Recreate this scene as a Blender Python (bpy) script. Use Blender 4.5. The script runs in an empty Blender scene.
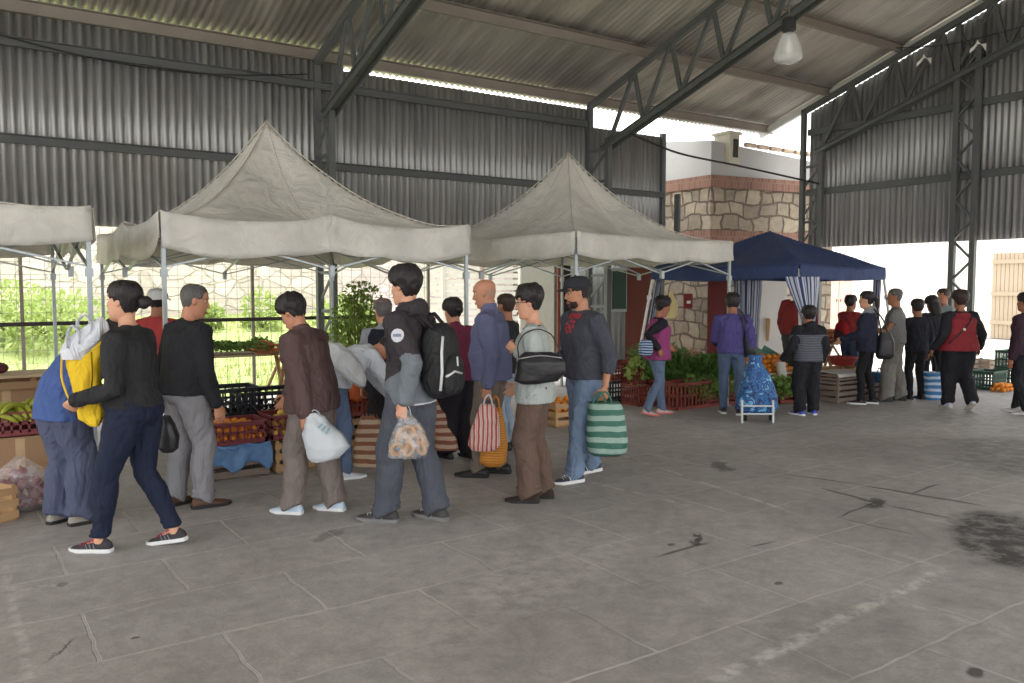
import bpy, math, random
from mathutils import Vector, Matrix, Euler, noise
from mathutils.bvhtree import BVHTree
R = math.radians
rnd = random.Random(7)
SC = bpy.context.scene
COL = SC.collection

# ------------------------------------------------------------------ camera
FPX = 829.0
PITCH = math.atan(54.5 / FPX)
CAMH = 1.55
YAW = R(55.5)                      # heading of the view in the hall's own axes (x along the long wall)
FH = Vector((math.cos(YAW), math.sin(YAW), 0))
RT = Vector((math.sin(YAW), -math.cos(YAW), 0))
CP, SP = math.cos(PITCH), math.sin(PITCH)
FV = FH * CP + Vector((0, 0, -SP))
UV = FH * SP + Vector((0, 0, CP))

def ray(px, py):
    return FV + RT * ((px - 512) / FPX) + UV * ((341.5 - py) / FPX)
def gp(px, py, z=0.0):
    d = ray(px, py); t = (z - CAMH) / d.z
    return Vector((d.x * t, d.y * t, z))
def at(px, py, d):
    r = ray(px, py); t = d / r.dot(FH)
    return Vector((r.x * t, r.y * t, CAMH + r.z * t))
def gpd(px, d, z=0.0):
    zc = d * CP - (z - CAMH) * SP
    return FH * d + RT * ((px - 512) / FPX * zc) + Vector((0, 0, z))
def cam_xy(x, d, z=0.0):
    return RT * x + FH * d + Vector((0, 0, z))
def depth(p):
    return Vector((p.x, p.y, 0)).dot(FH)

cd = bpy.data.cameras.new('camera'); cam = bpy.data.objects.new('camera', cd); COL.objects.link(cam)
cd.sensor_width = 36; cd.lens = 36 * FPX / 1024; cd.clip_end = 300; cd.clip_start = 0.05
cam.location = (0, 0, CAMH); cam.rotation_euler = (math.pi / 2 - PITCH, 0, YAW - math.pi / 2)
SC.camera = cam
SC.view_settings.view_transform = 'Standard'; SC.view_settings.look = 'None'
SC.view_settings.gamma = 1; SC.view_settings.use_curve_mapping = False

# ------------------------------------------------------------------ materials
def lin(c):
    c = c / 255.0
    return c / 12.92 if c <= 0.04045 else ((c + 0.055) / 1.055) ** 2.4
def C(r, g, b, k=1.0):
    return tuple(min(0.92, lin(v) * k) for v in (r, g, b)) + (1.0,)
_mats = {}
def new_mat(name):
    m = bpy.data.materials.new(name); m.use_nodes = True
    nt = m.node_tree; nt.nodes.clear()
    out = nt.nodes.new('ShaderNodeOutputMaterial'); b = nt.nodes.new('ShaderNodeBsdfPrincipled')
    nt.links.new(b.outputs[0], out.inputs[0])
    return m, nt, b, out
def N(nt, kind, **kw):
    n = nt.nodes.new(kind)
    for k, v in kw.items():
        if k.startswith('in_'):
            key = k[3:]
            n.inputs[int(key) if key.isdigit() else key].default_value = v
        else: setattr(n, k, v)
    return n
def coords(nt, kind='Object', scale=(1, 1, 1), rot=(0, 0, 0), loc=(0, 0, 0)):
    tc = N(nt, 'ShaderNodeTexCoord'); mp = N(nt, 'ShaderNodeMapping')
    mp.inputs['Scale'].default_value = scale; mp.inputs['Rotation'].default_value = rot; mp.inputs['Location'].default_value = loc
    nt.links.new(tc.outputs[kind], mp.inputs[0]); return mp.outputs[0]
def scale_c(c, k): return (min(c[0] * k, .95), min(c[1] * k, .95), min(c[2] * k, .95), 1)
def plain(name, col, rough=.7, metal=0.0, var=.15, nscale=8, bump=.15, bscale=40, col2=None, spec=.4, transl=0.0):
    key = name
    if key in _mats: return _mats[key]
    m, nt, b, out = new_mat(name)
    v = coords(nt)
    n1 = N(nt, 'ShaderNodeTexNoise', in_Scale=nscale, in_Detail=4.0); nt.links.new(v, n1.inputs[0])
    mx = N(nt, 'ShaderNodeMix', data_type='RGBA'); nt.links.new(n1.outputs[0], mx.inputs[0])
    mx.inputs[6].default_value = scale_c(col, 1 - var); mx.inputs[7].default_value = col2 or scale_c(col, 1 + var)
    nt.links.new(mx.outputs[2], b.inputs['Base Color'])
    b.inputs['Roughness'].default_value = rough; b.inputs['Metallic'].default_value = metal
    b.inputs['Specular IOR Level'].default_value = spec
    if bump:
        n2 = N(nt, 'ShaderNodeTexNoise', in_Scale=bscale, in_Detail=3.0); nt.links.new(v, n2.inputs[0])
        bp = N(nt, 'ShaderNodeBump', in_Strength=bump, in_Distance=.02); nt.links.new(n2.outputs[0], bp.inputs['Height'])
        nt.links.new(bp.outputs[0], b.inputs['Normal'])
    if transl:
        tl = N(nt, 'ShaderNodeBsdfTranslucent'); nt.links.new(mx.outputs[2], tl.inputs[0])
        ms = N(nt, 'ShaderNodeMixShader', in_0=transl)
        nt.links.new(b.outputs[0], ms.inputs[1]); nt.links.new(tl.outputs[0], ms.inputs[2]); nt.links.new(ms.outputs[0], out.inputs[0])
    _mats[key] = m
    return m
def fabric(name, col, rough=.85, fold=.5, var=.14):
    if name in _mats: return _mats[name]
    m, nt, b, out = new_mat(name)
    v = coords(nt)
    n1 = N(nt, 'ShaderNodeTexNoise', in_Scale=5.0, in_Detail=5.0); nt.links.new(v, n1.inputs[0])
    mx = N(nt, 'ShaderNodeMix', data_type='RGBA'); nt.links.new(n1.outputs[0], mx.inputs[0])
    mx.inputs[6].default_value = scale_c(col, 1 - var); mx.inputs[7].default_value = scale_c(col, 1 + var)
    nt.links.new(mx.outputs[2], b.inputs['Base Color'])
    b.inputs['Roughness'].default_value = rough; b.inputs['Specular IOR Level'].default_value = .2
    v2 = coords(nt, scale=(1, 1, .55), rot=(.3, .5, 0))
    n2 = N(nt, 'ShaderNodeTexNoise', in_Scale=9.0, in_Detail=2.0, in_Distortion=1.4); nt.links.new(v2, n2.inputs[0])
    n3 = N(nt, 'ShaderNodeTexNoise', in_Scale=220.0, in_Detail=1.0); nt.links.new(v, n3.inputs[0])
    b1 = N(nt, 'ShaderNodeBump', in_Strength=fold, in_Distance=.06); nt.links.new(n2.outputs[0], b1.inputs['Height'])
    b2 = N(nt, 'ShaderNodeBump', in_Strength=.12, in_Distance=.004); nt.links.new(n3.outputs[0], b2.inputs['Height'])
    nt.links.new(b1.outputs[0], b2.inputs['Normal']); nt.links.new(b2.outputs[0], b.inputs['Normal'])
    _mats[name] = m
    return m
def stripes(name, cols, period, axis='Z', rough=.6, kind='Object', transl=0):
    """bands of colours along an axis of the object"""
    if name in _mats: return _mats[name]
    m, nt, b, out = new_mat(name)
    v = coords(nt, kind); sp = N(nt, 'ShaderNodeSeparateXYZ'); nt.links.new(v, sp.inputs[0])
    nz = N(nt, 'ShaderNodeTexNoise', in_Scale=6.0); nt.links.new(v, nz.inputs[0])
    mm = N(nt, 'ShaderNodeMath', operation='MULTIPLY_ADD', in_1=.03, in_2=0.0); nt.links.new(nz.outputs[0], mm.inputs[0])
    ad = N(nt, 'ShaderNodeMath', operation='ADD'); nt.links.new(sp.outputs[axis], ad.inputs[0]); nt.links.new(mm.outputs[0], ad.inputs[1])
    dv = N(nt, 'ShaderNodeMath', operation='DIVIDE', in_1=period); nt.links.new(ad.outputs[0], dv.inputs[0])
    fr = N(nt, 'ShaderNodeMath', operation='FRACT'); nt.links.new(dv.outputs[0], fr.inputs[0])
    cr = N(nt, 'ShaderNodeValToRGB'); cr.color_ramp.interpolation = 'CONSTANT'
    els = cr.color_ramp.elements
    els[0].position = 0; els[0].color = cols[0][1]
    els[1].position = cols[1][0]; els[1].color = cols[1][1]
    for p, c in cols[2:]:
        e = els.new(p); e.color = c
    nt.links.new(fr.outputs[0], cr.inputs[0]); nt.links.new(cr.outputs[0], b.inputs['Base Color'])
    b.inputs['Roughness'].default_value = rough
    n2 = N(nt, 'ShaderNodeTexNoise', in_Scale=14.0, in_Detail=2.0); nt.links.new(v, n2.inputs[0])
    bp = N(nt, 'ShaderNodeBump', in_Strength=.5, in_Distance=.03); nt.links.new(n2.outputs[0], bp.inputs['Height'])
    nt.links.new(bp.outputs[0], b.inputs['Normal'])
    if transl:
        tl = N(nt, 'ShaderNodeBsdfTranslucent'); nt.links.new(cr.outputs[0], tl.inputs[0])
        ms = N(nt, 'ShaderNodeMixShader', in_0=transl)
        nt.links.new(b.outputs[0], ms.inputs[1]); nt.links.new(tl.outputs[0], ms.inputs[2]); nt.links.new(ms.outputs[0], out.inputs[0])
    _mats[name] = m
    return m
def mottled(name, cols, scale=20, rough=.6):
    m, nt, b, out = new_mat(name); v = coords(nt)
    n1 = N(nt, 'ShaderNodeTexNoise', in_Scale=scale, in_Detail=4.0, in_Distortion=1.0); nt.links.new(v, n1.inputs[0])
    cr = N(nt, 'ShaderNodeValToRGB'); cr.color_ramp.interpolation = 'CONSTANT'; e = cr.color_ramp.elements
    e[0].position = 0; e[0].color = cols[0]; e[1].position = .42; e[1].color = cols[1]
    for p, c in zip((.5, .58, .66), cols[2:]): q = e.new(p); q.color = c
    nt.links.new(n1.outputs[0], cr.inputs[0]); nt.links.new(cr.outputs[0], b.inputs['Base Color']); b.inputs['Roughness'].default_value = rough
    return m
def clear_plastic(name, tint=(.9, .92, .92, 1), trans=.7, rough=.25):
    if name in _mats: return _mats[name]
    m, nt, b, out = new_mat(name)
    b.inputs['Base Color'].default_value = tint; b.inputs['Roughness'].default_value = rough
    v = coords(nt); n2 = N(nt, 'ShaderNodeTexNoise', in_Scale=18.0, in_Detail=3.0); nt.links.new(v, n2.inputs[0])
    bp = N(nt, 'ShaderNodeBump', in_Strength=.9, in_Distance=.03); nt.links.new(n2.outputs[0], bp.inputs['Height'])
    nt.links.new(bp.outputs[0], b.inputs['Normal'])
    tr = N(nt, 'ShaderNodeBsdfTransparent'); ms = N(nt, 'ShaderNodeMixShader')
    mr = N(nt, 'ShaderNodeMapRange', in_1=.3, in_2=.7, in_3=trans - .2, in_4=min(.97, trans + .2)); nt.links.new(n2.outputs[0], mr.inputs[0])
    nt.links.new(mr.outputs[0], ms.inputs[0])
    nt.links.new(b.outputs[0], ms.inputs[1]); nt.links.new(tr.outputs[0], ms.inputs[2]); nt.links.new(ms.outputs[0], out.inputs[0])
    _mats[name] = m
    return m

# ------------------------------------------------------------------ mesh building
def frame_from(t, hint=None):
    t = t.normalized()
    h = hint if hint is not None else (Vector((0, 0, 1)) if abs(t.z) < .9 else Vector((1, 0, 0)))
    s = t.cross(h)
    if s.length < 1e-5: s = t.cross(Vector((0, 1, 0)))
    s.normalize(); u = s.cross(t).normalized()
    return s, u
class MB:
    def __init__(self): self.v = []; self.f = []; self.mi = []; self.cur = 0
    def face(self, idx): self.f.append(idx); self.mi.append(self.cur)
    def add(self, vs, fs):
        b = len(self.v); self.v.extend(Vector(p) for p in vs)
        for f in fs: self.face(tuple(b + i for i in f))
        return self
    def box(self, c, s, rz=0.0, M=None, taper=1.0):
        c = Vector(c); hx, hy, hz = s[0] / 2, s[1] / 2, s[2] / 2
        rot = Matrix.Rotation(rz, 3, 'Z') if M is None else M
        vs = []
        for z in (-hz, hz):
            k = taper if z > 0 else 1
            for x, y in ((-hx, -hy), (hx, -hy), (hx, hy), (-hx, hy)): vs.append(c + rot @ Vector((x * k, y * k, z)))
        return self.add(vs, [(0, 3, 2, 1), (4, 5, 6, 7), (0, 1, 5, 4), (1, 2, 6, 5), (2, 3, 7, 6), (3, 0, 4, 7)])
    def bar(self, a, b, w, h=None, hint=None):
        a, b = Vector(a), Vector(b); h = h or w
        s, u = frame_from(b - a, hint)
        vs = []
        for p in (a, b):
            for x, y in ((-1, -1), (1, -1), (1, 1), (-1, 1)): vs.append(p + s * (x * w / 2) + u * (y * h / 2))
        return self.add(vs, [(0, 1, 2, 3), (7, 6, 5, 4), (0, 4, 5, 1), (1, 5, 6, 2), (2, 6, 7, 3), (3, 7, 4, 0)])
    def loft(self, rings, cap=True, closed=False):
        n = len(rings[0]); b = len(self.v)
        for r in rings: self.v.extend(Vector(p) for p in r)
        m = len(rings)
        for i in range(m - 1 if not closed else m):
            i2 = (i + 1) % m
            for j in range(n):
                k = (j + 1) % n
                self.face((b + i * n + j, b + i * n + k, b + i2 * n + k, b + i2 * n + j))
        if cap and not closed:
            for i, fl in ((0, True), (m - 1, False)):
                c = sum((Vector(p) for p in rings[i]), Vector()) / n
                ci = len(self.v); self.v.append(c)
                for j in range(n):
                    k = (j + 1) % n
                    self.face((ci, b + i * n + k, b + i * n + j) if fl else (ci, b + i * n + j, b + i * n + k))
        return self
    def tube(self, pts, r, n=10, round_ends=False, flat=None):
        pts = [Vector(p) for p in pts]
        rs = list(r) if isinstance(r, (list, tuple)) else [r] * len(pts)
        if round_ends:
            t0 = (pts[0] - pts[1]).normalized(); t1 = (pts[-1] - pts[-2]).normalized()
            r0, r1 = rs[0], rs[-1]
            pts = [pts[0] + t0 * r0 * .92, pts[0] + t0 * r0 * .6] + pts + [pts[-1] + t1 * r1 * .6, pts[-1] + t1 * r1 * .92]
            rs = [r0 * .38, r0 * .8] + rs + [r1 * .8, r1 * .38]
        rings = []; prev = None
        for i, p in enumerate(pts):
            if i == 0: t = pts[1] - pts[0]
            elif i == len(pts) - 1: t = pts[-1] - pts[-2]
            else: t = (pts[i + 1] - pts[i]).normalized() + (pts[i] - pts[i - 1]).normalized()
            if t.length < 1e-9: t = pts[-1] - pts[0]
            t.normalize()
            if prev is None: s, u = frame_from(t)
            else:
                s = prev - t * prev.dot(t); s.normalize(); u = t.cross(s) * -1
                u = s.cross(t)
            prev = s
            rings.append([p + (s * math.cos(2 * math.pi * j / n) + u * math.sin(2 * math.pi * j / n) * (flat or 1)) * rs[i] for j in range(n)])
        return self.loft(rings)
    def lathe(self, prof, c=(0, 0, 0), n=20, cap=True):
        c = Vector(c)
        return self.loft([[c + Vector((r * math.cos(2 * math.pi * j / n), r * math.sin(2 * math.pi * j / n), z)) for j in range(n)] for r, z in prof], cap)
    def ball(self, c, r, n=12, m=8, M=None):
        c = Vector(c); r = Vector(r) if not isinstance(r, (int, float)) else Vector((r, r, r))
        rings = []
        for i in range(m + 1):
            a = -math.pi / 2 + math.pi * (i + .02) / (m + .04)
            ring = []
            for j in range(n):
                q = Vector((math.cos(a) * math.cos(2 * math.pi * j / n) * r.x, math.cos(a) * math.sin(2 * math.pi * j / n) * r.y, math.sin(a) * r.z))
                ring.append(c + (M @ q if M is not None else q))
            rings.append(ring)
        return self.loft(rings)
    def grid(self, fn, nu, nv, thick=0.0):
        b = len(self.v)
        P = [[Vector(fn(i / nu, j / nv)) for i in range(nu + 1)] for j in range(nv + 1)]
        for row in P: self.v.extend(row)
        for j in range(nv):
            for i in range(nu):
                a = b + j * (nu + 1) + i
                self.face((a, a + 1, a + nu + 2, a + nu + 1))
        return self
    def build(self, name, mats, parent=None, smooth=False, loc=None, bevel=0.0, auto=None):
        me = bpy.data.meshes.new(name); me.from_pydata([tuple(v) for v in self.v], [], self.f)
        mats = mats if isinstance(mats, (list, tuple)) else [mats]
        for m in mats: me.materials.append(m)
        if len(mats) > 1: me.polygons.foreach_set('material_index', self.mi)
        if smooth: me.polygons.foreach_set('use_smooth', [True] * len(me.polygons))
        me.update()
        o = bpy.data.objects.new(name, me); COL.objects.link(o)
        if auto is not None and hasattr(me, 'set_sharp_from_angle'): me.set_sharp_from_angle(angle=R(auto))
        if parent is not None: o.parent = parent
        if loc is not None: o.location = loc
        if bevel:
            bv = o.modifiers.new('bevel', 'BEVEL'); bv.width = bevel; bv.segments = 2; bv.limit_method = 'ANGLE'
        return o
def solidify(o, t, offset=0.0):
    s = o.modifiers.new('solidify', 'SOLIDIFY'); s.thickness = t; s.offset = offset; return o
def tag(o, label=None, cat=None, group=None, kind=None):
    if label: o['label'] = label
    if cat: o['category'] = cat
    if group: o['group'] = group
    if kind: o['kind'] = kind
    return o
def empty(name, loc=(0, 0, 0), rz=0.0, label=None, cat=None, group=None):
    o = bpy.data.objects.new(name, None); COL.objects.link(o); o.location = loc; o.rotation_euler = (0, 0, rz)
    o.empty_display_size = .1
    return tag(o, label, cat, group)
def copy_tree(o, parent=None):
    c = o.copy(); COL.objects.link(c)
    if parent is not None: c.parent = parent
    for ch in list(o.children): copy_tree(ch, c)
    return c
def struct(o): o['kind'] = 'structure'; return o
BAKE = []          # (temp object, modifiers already set, callback)
def smoothstep(a, b, x):
    t = max(0.0, min(1.0, (x - a) / (b - a))); return t * t * (3 - 2 * t)
def lerp(a, b, t): return a + (b - a) * t
# ================================================================== SETTING
EAVE_V, EAVE_H, SLOPE, RIDGE_V = 11.55, 4.80, .33, 3.5
X0, X1 = -7.5, 14.40
TR = [-5.51, -.52, 4.47, 9.46]                      # trusses along the long wall
def roof_h(v): return EAVE_H + SLOPE * (EAVE_V - v) if v >= RIDGE_V else EAVE_H + SLOPE * (EAVE_V - RIDGE_V) - SLOPE * (RIDGE_V - v)
steel = plain('dark painted steel', C(82, 84, 82, 1.1), rough=.55, var=.2, nscale=3, bump=.1)
steel_pale = plain('dusty purlin steel', C(128, 120, 110, 1.1), rough=.6, var=.2, nscale=3, bump=.1)
def tin(name, col, metal=.55, rough=.42, streak=(1.5, 14, .6), rust=.12):
    m, nt, b, out = new_mat(name)
    v = coords(nt, scale=streak)
    n1 = N(nt, 'ShaderNodeTexNoise', in_Scale=1.2, in_Detail=5.0); nt.links.new(v, n1.inputs[0])
    cr = N(nt, 'ShaderNodeValToRGB'); e = cr.color_ramp.elements
    e[0].position = .3; e[0].color = scale_c(col, .72); e[1].position = .7; e[1].color = scale_c(col, 1.25)
    nt.links.new(n1.outputs[0], cr.inputs[0])
    v2 = coords(nt); n2 = N(nt, 'ShaderNodeTexNoise', in_Scale=.9, in_Detail=6.0); nt.links.new(v2, n2.inputs[0])
    mr = N(nt, 'ShaderNodeMapRange', in_1=.58, in_2=.75, in_3=0.0, in_4=rust * 3); nt.links.new(n2.outputs[0], mr.inputs[0])
    mx = N(nt, 'ShaderNodeMix', data_type='RGBA'); mx.inputs[7].default_value = C(120, 100, 80, .9)
    nt.links.new(mr.outputs[0], mx.inputs[0]); nt.links.new(cr.outputs[0], mx.inputs[6])
    nt.links.new(mx.outputs[2], b.inputs['Base Color'])
    b.inputs['Metallic'].default_value = metal
    rr = N(nt, 'ShaderNodeMapRange', in_3=rough - .1, in_4=rough + .15); nt.links.new(n1.outputs[0], rr.inputs[0])
    nt.links.new(rr.outputs[0], b.inputs['Roughness'])
    return m
tin_wall = tin('corrugated wall sheet', C(158, 158, 156, 1.0), streak=(14, 14, .5))
tin_roof = tin('corrugated roof sheet', C(192, 187, 178, 1.0), metal=.5, rough=.45, streak=(3, .5, .5))

def corrugated(name, p0, p1, zbot, ztop, mat, pitch=.105, amp=.019, seg=6, rows=None):
    """vertical sheet from p0 to p1; ztop may be a function of the distance along it"""
    p0, p1 = Vector(p0), Vector(p1); L = (p1 - p0).length; t = (p1 - p0) / L; nrm = Vector((-t.y, t.x, 0))
    n = int(L / pitch * seg); mb = MB(); nr = 2
    for i in range(n + 1):
        s = L * i / n; a = 2 * math.pi * s / pitch
        # trapezoid-like wave
        w = max(-1, min(1, math.sin(a) * 1.35)) * amp
        q = p0 + t * s + nrm * w
        zt = ztop(s) if callable(ztop) else ztop
        mb.v.append(Vector((q.x, q.y, zbot))); mb.v.append(Vector((q.x, q.y, zt)))
        if i: b = 2 * i - 2; mb.face((b, b + 2, b + 3, b + 1))
    o = mb.build(name, mat, smooth=True, auto=40); solidify(o, .003)
    return struct(o)
# long wall (left in the photo): sheets hung above a 2.3 m gap
wa = corrugated('wall_left', (X0, 11.42, 0), (9.46, 11.42, 0), 2.30, lambda s: 4.80 if X0 + s < 4.9 else 4.66, tin_wall)
wb = corrugated('wall_left_end', (9.50, 11.42, 0), (11.25, 11.42, 0), 2.05, 4.36, tin_wall)
wb.name = 'wall_left.001'
wr = corrugated('wall_right', (14.38, -4.5, 0), (14.38, 10.42, 0), 2.33, lambda s: roof_h(-4.5 + s) - .16, tin_wall)
# roof sheets, corrugations run down the slope
def roof_sheet(name, va, vb):
    mb = MB(); pitch, seg, amp = .11, 6, .015; n = int((X1 - X0 + .5) / pitch * seg); rows = 6
    for i in range(n + 1):
        x = X0 - .2 + (X1 - X0 + .5) * i / n; w = max(-1, min(1, math.sin(2 * math.pi * x / pitch) * 1.3)) * amp
        for j in range(2):
            v = lerp(va, vb, j); mb.v.append(Vector((x, v, roof_h(v) + .06 + w)))
        if i: b = 2 * i - 2; mb.face((b, b + 1, b + 3, b + 2))
    o = mb.build(name, tin_roof, smooth=True, auto=40); solidify(o, .003); return struct(o)
roof_sheet('ceiling', 11.75, RIDGE_V)
roof_sheet('ceiling.001', RIDGE_V, -4.6)
# purlins and girts
def cpur(name, a, b, w=.07, h=.15, mat=steel_pale):
    mb = MB(); a, b = Vector(a), Vector(b)
    mb.bar(a, b, w * .12, h, Vector((0, 0, 1)))
    up = Vector((0, 0, h / 2)); sd = (b - a).normalized().cross(Vector((0, 0, 1))) * (w / 2)
    for k in (-1, 1):
        mb.bar(a + up * k + sd, b + up * k + sd, w, .012, Vector((0, 0, 1)))
    return struct(mb.build(name, mat, bevel=.003))
k = 1
v = 11.40
while v > -4.4:
    if v > 11 or True:
        cpur('trim_%d' % k, (X0, v, roof_h(v) - .04), (X1 + .05, v, roof_h(v) - .04)); k += 1
    v -= 1.46
for z in (3.27, 4.38):
    cpur('trim_%d' % k, (X0, 11.34, z), (9.40, 11.34, z), .05, .10, steel); k += 1
cpur('trim_%d' % k, (9.5, 11.34, 3.27), (11.25, 11.34, 3.27), .05, .09, steel); k += 1
for z, ve in ((3.42, 10.42), (4.60, 10.42)):
    cpur('trim_%d' % k, (14.27, -4.4, z), (14.27, ve, z), .05, .11, steel); k += 1
# pale edge channel where roof meets the right hand wall
mb = MB(); mb.bar((14.30, 11.6, roof_h(11.6) - .06), (14.30, RIDGE_V, roof_h(RIDGE_V) - .06), .08, .14)
struct(mb.build('trim_%d' % k, plain('pale verge channel', C(205, 205, 200, 1.0), rough=.5, var=.08), bevel=.004)); k += 1
# jamb post at the free end of the long wall
mb = MB(); mb.bar((11.27, 11.40, 0), (11.27, 11.40, 4.42), .09, .09); struct(mb.build('trim_%d' % k, steel)); k += 1
mb = MB(); mb.bar((11.42, 11.15, 2.05), (11.42, 11.15, 3.28), .12, .05); struct(mb.build('trim_%d' % k, steel)); k += 1

# trusses: lattice columns and lattice rafters in one plane across the hall
def truss(x, label, vcol=11.36, vin=10.86, w=.09, far=True, colmid=None):
    root = empty('roof_truss', (x, vcol, 0), 0, label, 'truss')
    loc = Vector((x, vcol, 0))
    def P(v, z): return Vector((0, v - vcol, z))
    hb = lambda v: roof_h(v) - 1.06
    def one(name, a, b, ww, hh=None, prof=None):
        m = MB(); m.bar(a, b, ww, hh or ww, Vector((1, 0, 0))); return m.build(name, steel, root, bevel=.004)
    one('column_chord', P(vcol, 0), P(vcol, roof_h(vcol) - .12), .09, .09)
    one('column_chord', P(vin, 0), P(vin, hb(vin) + .12), .09, .09)
    z = .25; s = 1
    while z < hb(vin) - .3:
        one('column_lacing', P(vcol, z), P(vin, z + .42 * 1), .05, .02); z += .42
        one('column_lacing', P(vin, z), P(vcol, z), .05, .02)
        z += .12
    rv = RIDGE_V
    for sgn in (0, 1):
        q = lambda v: v if not sgn else 2 * rv - v
        one('top_chord', P(q(vcol), roof_h(vcol) - .17), P(q(rv), roof_h(rv) - .17), .10, .09)
        # bottom chord: a pair of angles with a gap
        for dx in (-.055, .055):
            m = MB(); m.bar(P(q(vin + .1), hb(vin + .1)) + Vector((dx, 0, 0)), P(q(rv), hb(rv)) + Vector((dx, 0, 0)), .012, .12, Vector((1, 0, 0)))
            m.bar(P(q(vin + .1), hb(vin + .1)) + Vector((dx * 1.4, 0, -.05)), P(q(rv), hb(rv)) + Vector((dx * 1.4, 0, -.05)), .012, .07, Vector((0, 0, 1)))
            m.build('bottom_chord', steel, root)
        v = vin; i = 0; step = .62
        while v - step > rv:
            a = P(q(v), hb(v)) if i % 2 == 0 else P(q(v), roof_h(v) - .17)
            b = P(q(v - step), roof_h(v - step) - .17) if i % 2 == 0 else P(q(v - step * .35), hb(v - step * .35))
            one('web_member', a, b, .065, .05)
            v -= step if i % 2 == 0 else step * .35; i += 1
    mb2 = MB(); mb2.bar(P(2 * rv - vcol, 0), P(2 * rv - vcol, roof_h(vcol) - .12), .12, .3, Vector((1, 0, 0))); mb2.build('far_column', steel, root)
    return root
truss(TR[2], 'lattice roof truss and column behind the large white canopy, nearest truss in view')
truss(TR[3], 'lattice roof truss whose rafter passes beside the hanging glass lamp')
g = truss(14.18, 'lattice truss standing against the right hand corrugated wall', 10.44, 10.02)
# tall lattice post in the right hand wall
pr = empty('lattice_post', (14.18, 7.26, 0), 0, 'dark lattice steel post standing in the opening of the right wall', 'post')
for dv in (-.17, .17):
    m = MB(); m.bar((0, dv, 0), (0, dv, roof_h(7.26) - .3), .09, .09); m.build('post_chord', steel, pr, bevel=.004)
z = .3; i = 0
while z < 5.6:
    m = MB(); s = 1 if i % 2 else -1
    m.bar((0, -.17 * s, z), (0, .17 * s, z + .34), .05, .03); m.build('lacing_bar', steel, pr); z += .34; i += 1
m = MB(); m.box((0, 0, .01), (.3, .5, .02)); m.build('base_plate', steel, pr)

# ------------------------------------------------------------------ floor
def seg_mask(nt, pos, a, b, w, jitter_out, soft=.4):
    """1 inside a thin band along segment a-b (hall floor metres)"""
    ax, ay = a[0], a[1]; d = Vector((b[0] - ax, b[1] - ay, 0)); L = d.length; d /= L
    sub = N(nt, 'ShaderNodeVectorMath', operation='SUBTRACT'); nt.links.new(pos, sub.inputs[0]); sub.inputs[1].default_value = (ax, ay, 0)
    ad = N(nt, 'ShaderNodeVectorMath', operation='ADD'); nt.links.new(sub.outputs[0], ad.inputs[0]); nt.links.new(jitter_out, ad.inputs[1])
    dt = N(nt, 'ShaderNodeVectorMath', operation='DOT_PRODUCT'); nt.links.new(ad.outputs[0], dt.inputs[0]); dt.inputs[1].default_value = d
    dn = N(nt, 'ShaderNodeVectorMath', operation='DOT_PRODUCT'); nt.links.new(ad.outputs[0], dn.inputs[0]); dn.inputs[1].default_value = (-d.y, d.x, 0)
    ab = N(nt, 'ShaderNodeMath', operation='ABSOLUTE'); nt.links.new(dn.outputs['Value'], ab.inputs[0])
    m1 = N(nt, 'ShaderNodeMapRange', in_1=w * (1 - soft), in_2=w * (1 + soft), in_3=1.0, in_4=0.0); nt.links.new(ab.outputs[0], m1.inputs[0])
    c1 = N(nt, 'ShaderNodeMath', operation='SUBTRACT', in_1=L / 2); nt.links.new(dt.outputs['Value'], c1.inputs[0])
    c2 = N(nt, 'ShaderNodeMath', operation='ABSOLUTE'); nt.links.new(c1.outputs[0], c2.inputs[0])
    m2 = N(nt, 'ShaderNodeMapRange', in_1=L / 2 - .1, in_2=L / 2 + .02, in_3=1.0, in_4=0.0); nt.links.new(c2.outputs[0], m2.inputs[0])
    mu = N(nt, 'ShaderNodeMath', operation='MULTIPLY'); nt.links.new(m1.outputs[0], mu.inputs[0]); nt.links.new(m2.outputs[0], mu.inputs[1])
    return mu.outputs[0]
def blob_mask(nt, pos, c, rx, ry, rot, jitter_out):
    sub = N(nt, 'ShaderNodeVectorMath', operation='SUBTRACT'); nt.links.new(pos, sub.inputs[0]); sub.inputs[1].default_value = (c[0], c[1], 0)
    ad = N(nt, 'ShaderNodeVectorMath', operation='ADD'); nt.links.new(sub.outputs[0], ad.inputs[0]); nt.links.new(jitter_out, ad.inputs[1])
    mp = N(nt, 'ShaderNodeMapping', vector_type='TEXTURE'); mp.inputs['Rotation'].default_value = (0, 0, rot); mp.inputs['Scale'].default_value = (rx, ry, 1)
    nt.links.new(ad.outputs[0], mp.inputs[0])
    ln = N(nt, 'ShaderNodeVectorMath', operation='LENGTH'); nt.links.new(mp.outputs[0], ln.inputs[0])
    m1 = N(nt, 'ShaderNodeMapRange', in_1=.75, in_2=1.15, in_3=1.0, in_4=0.0); nt.links.new(ln.outputs['Value'], m1.inputs[0])
    return m1.outputs[0]
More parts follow.
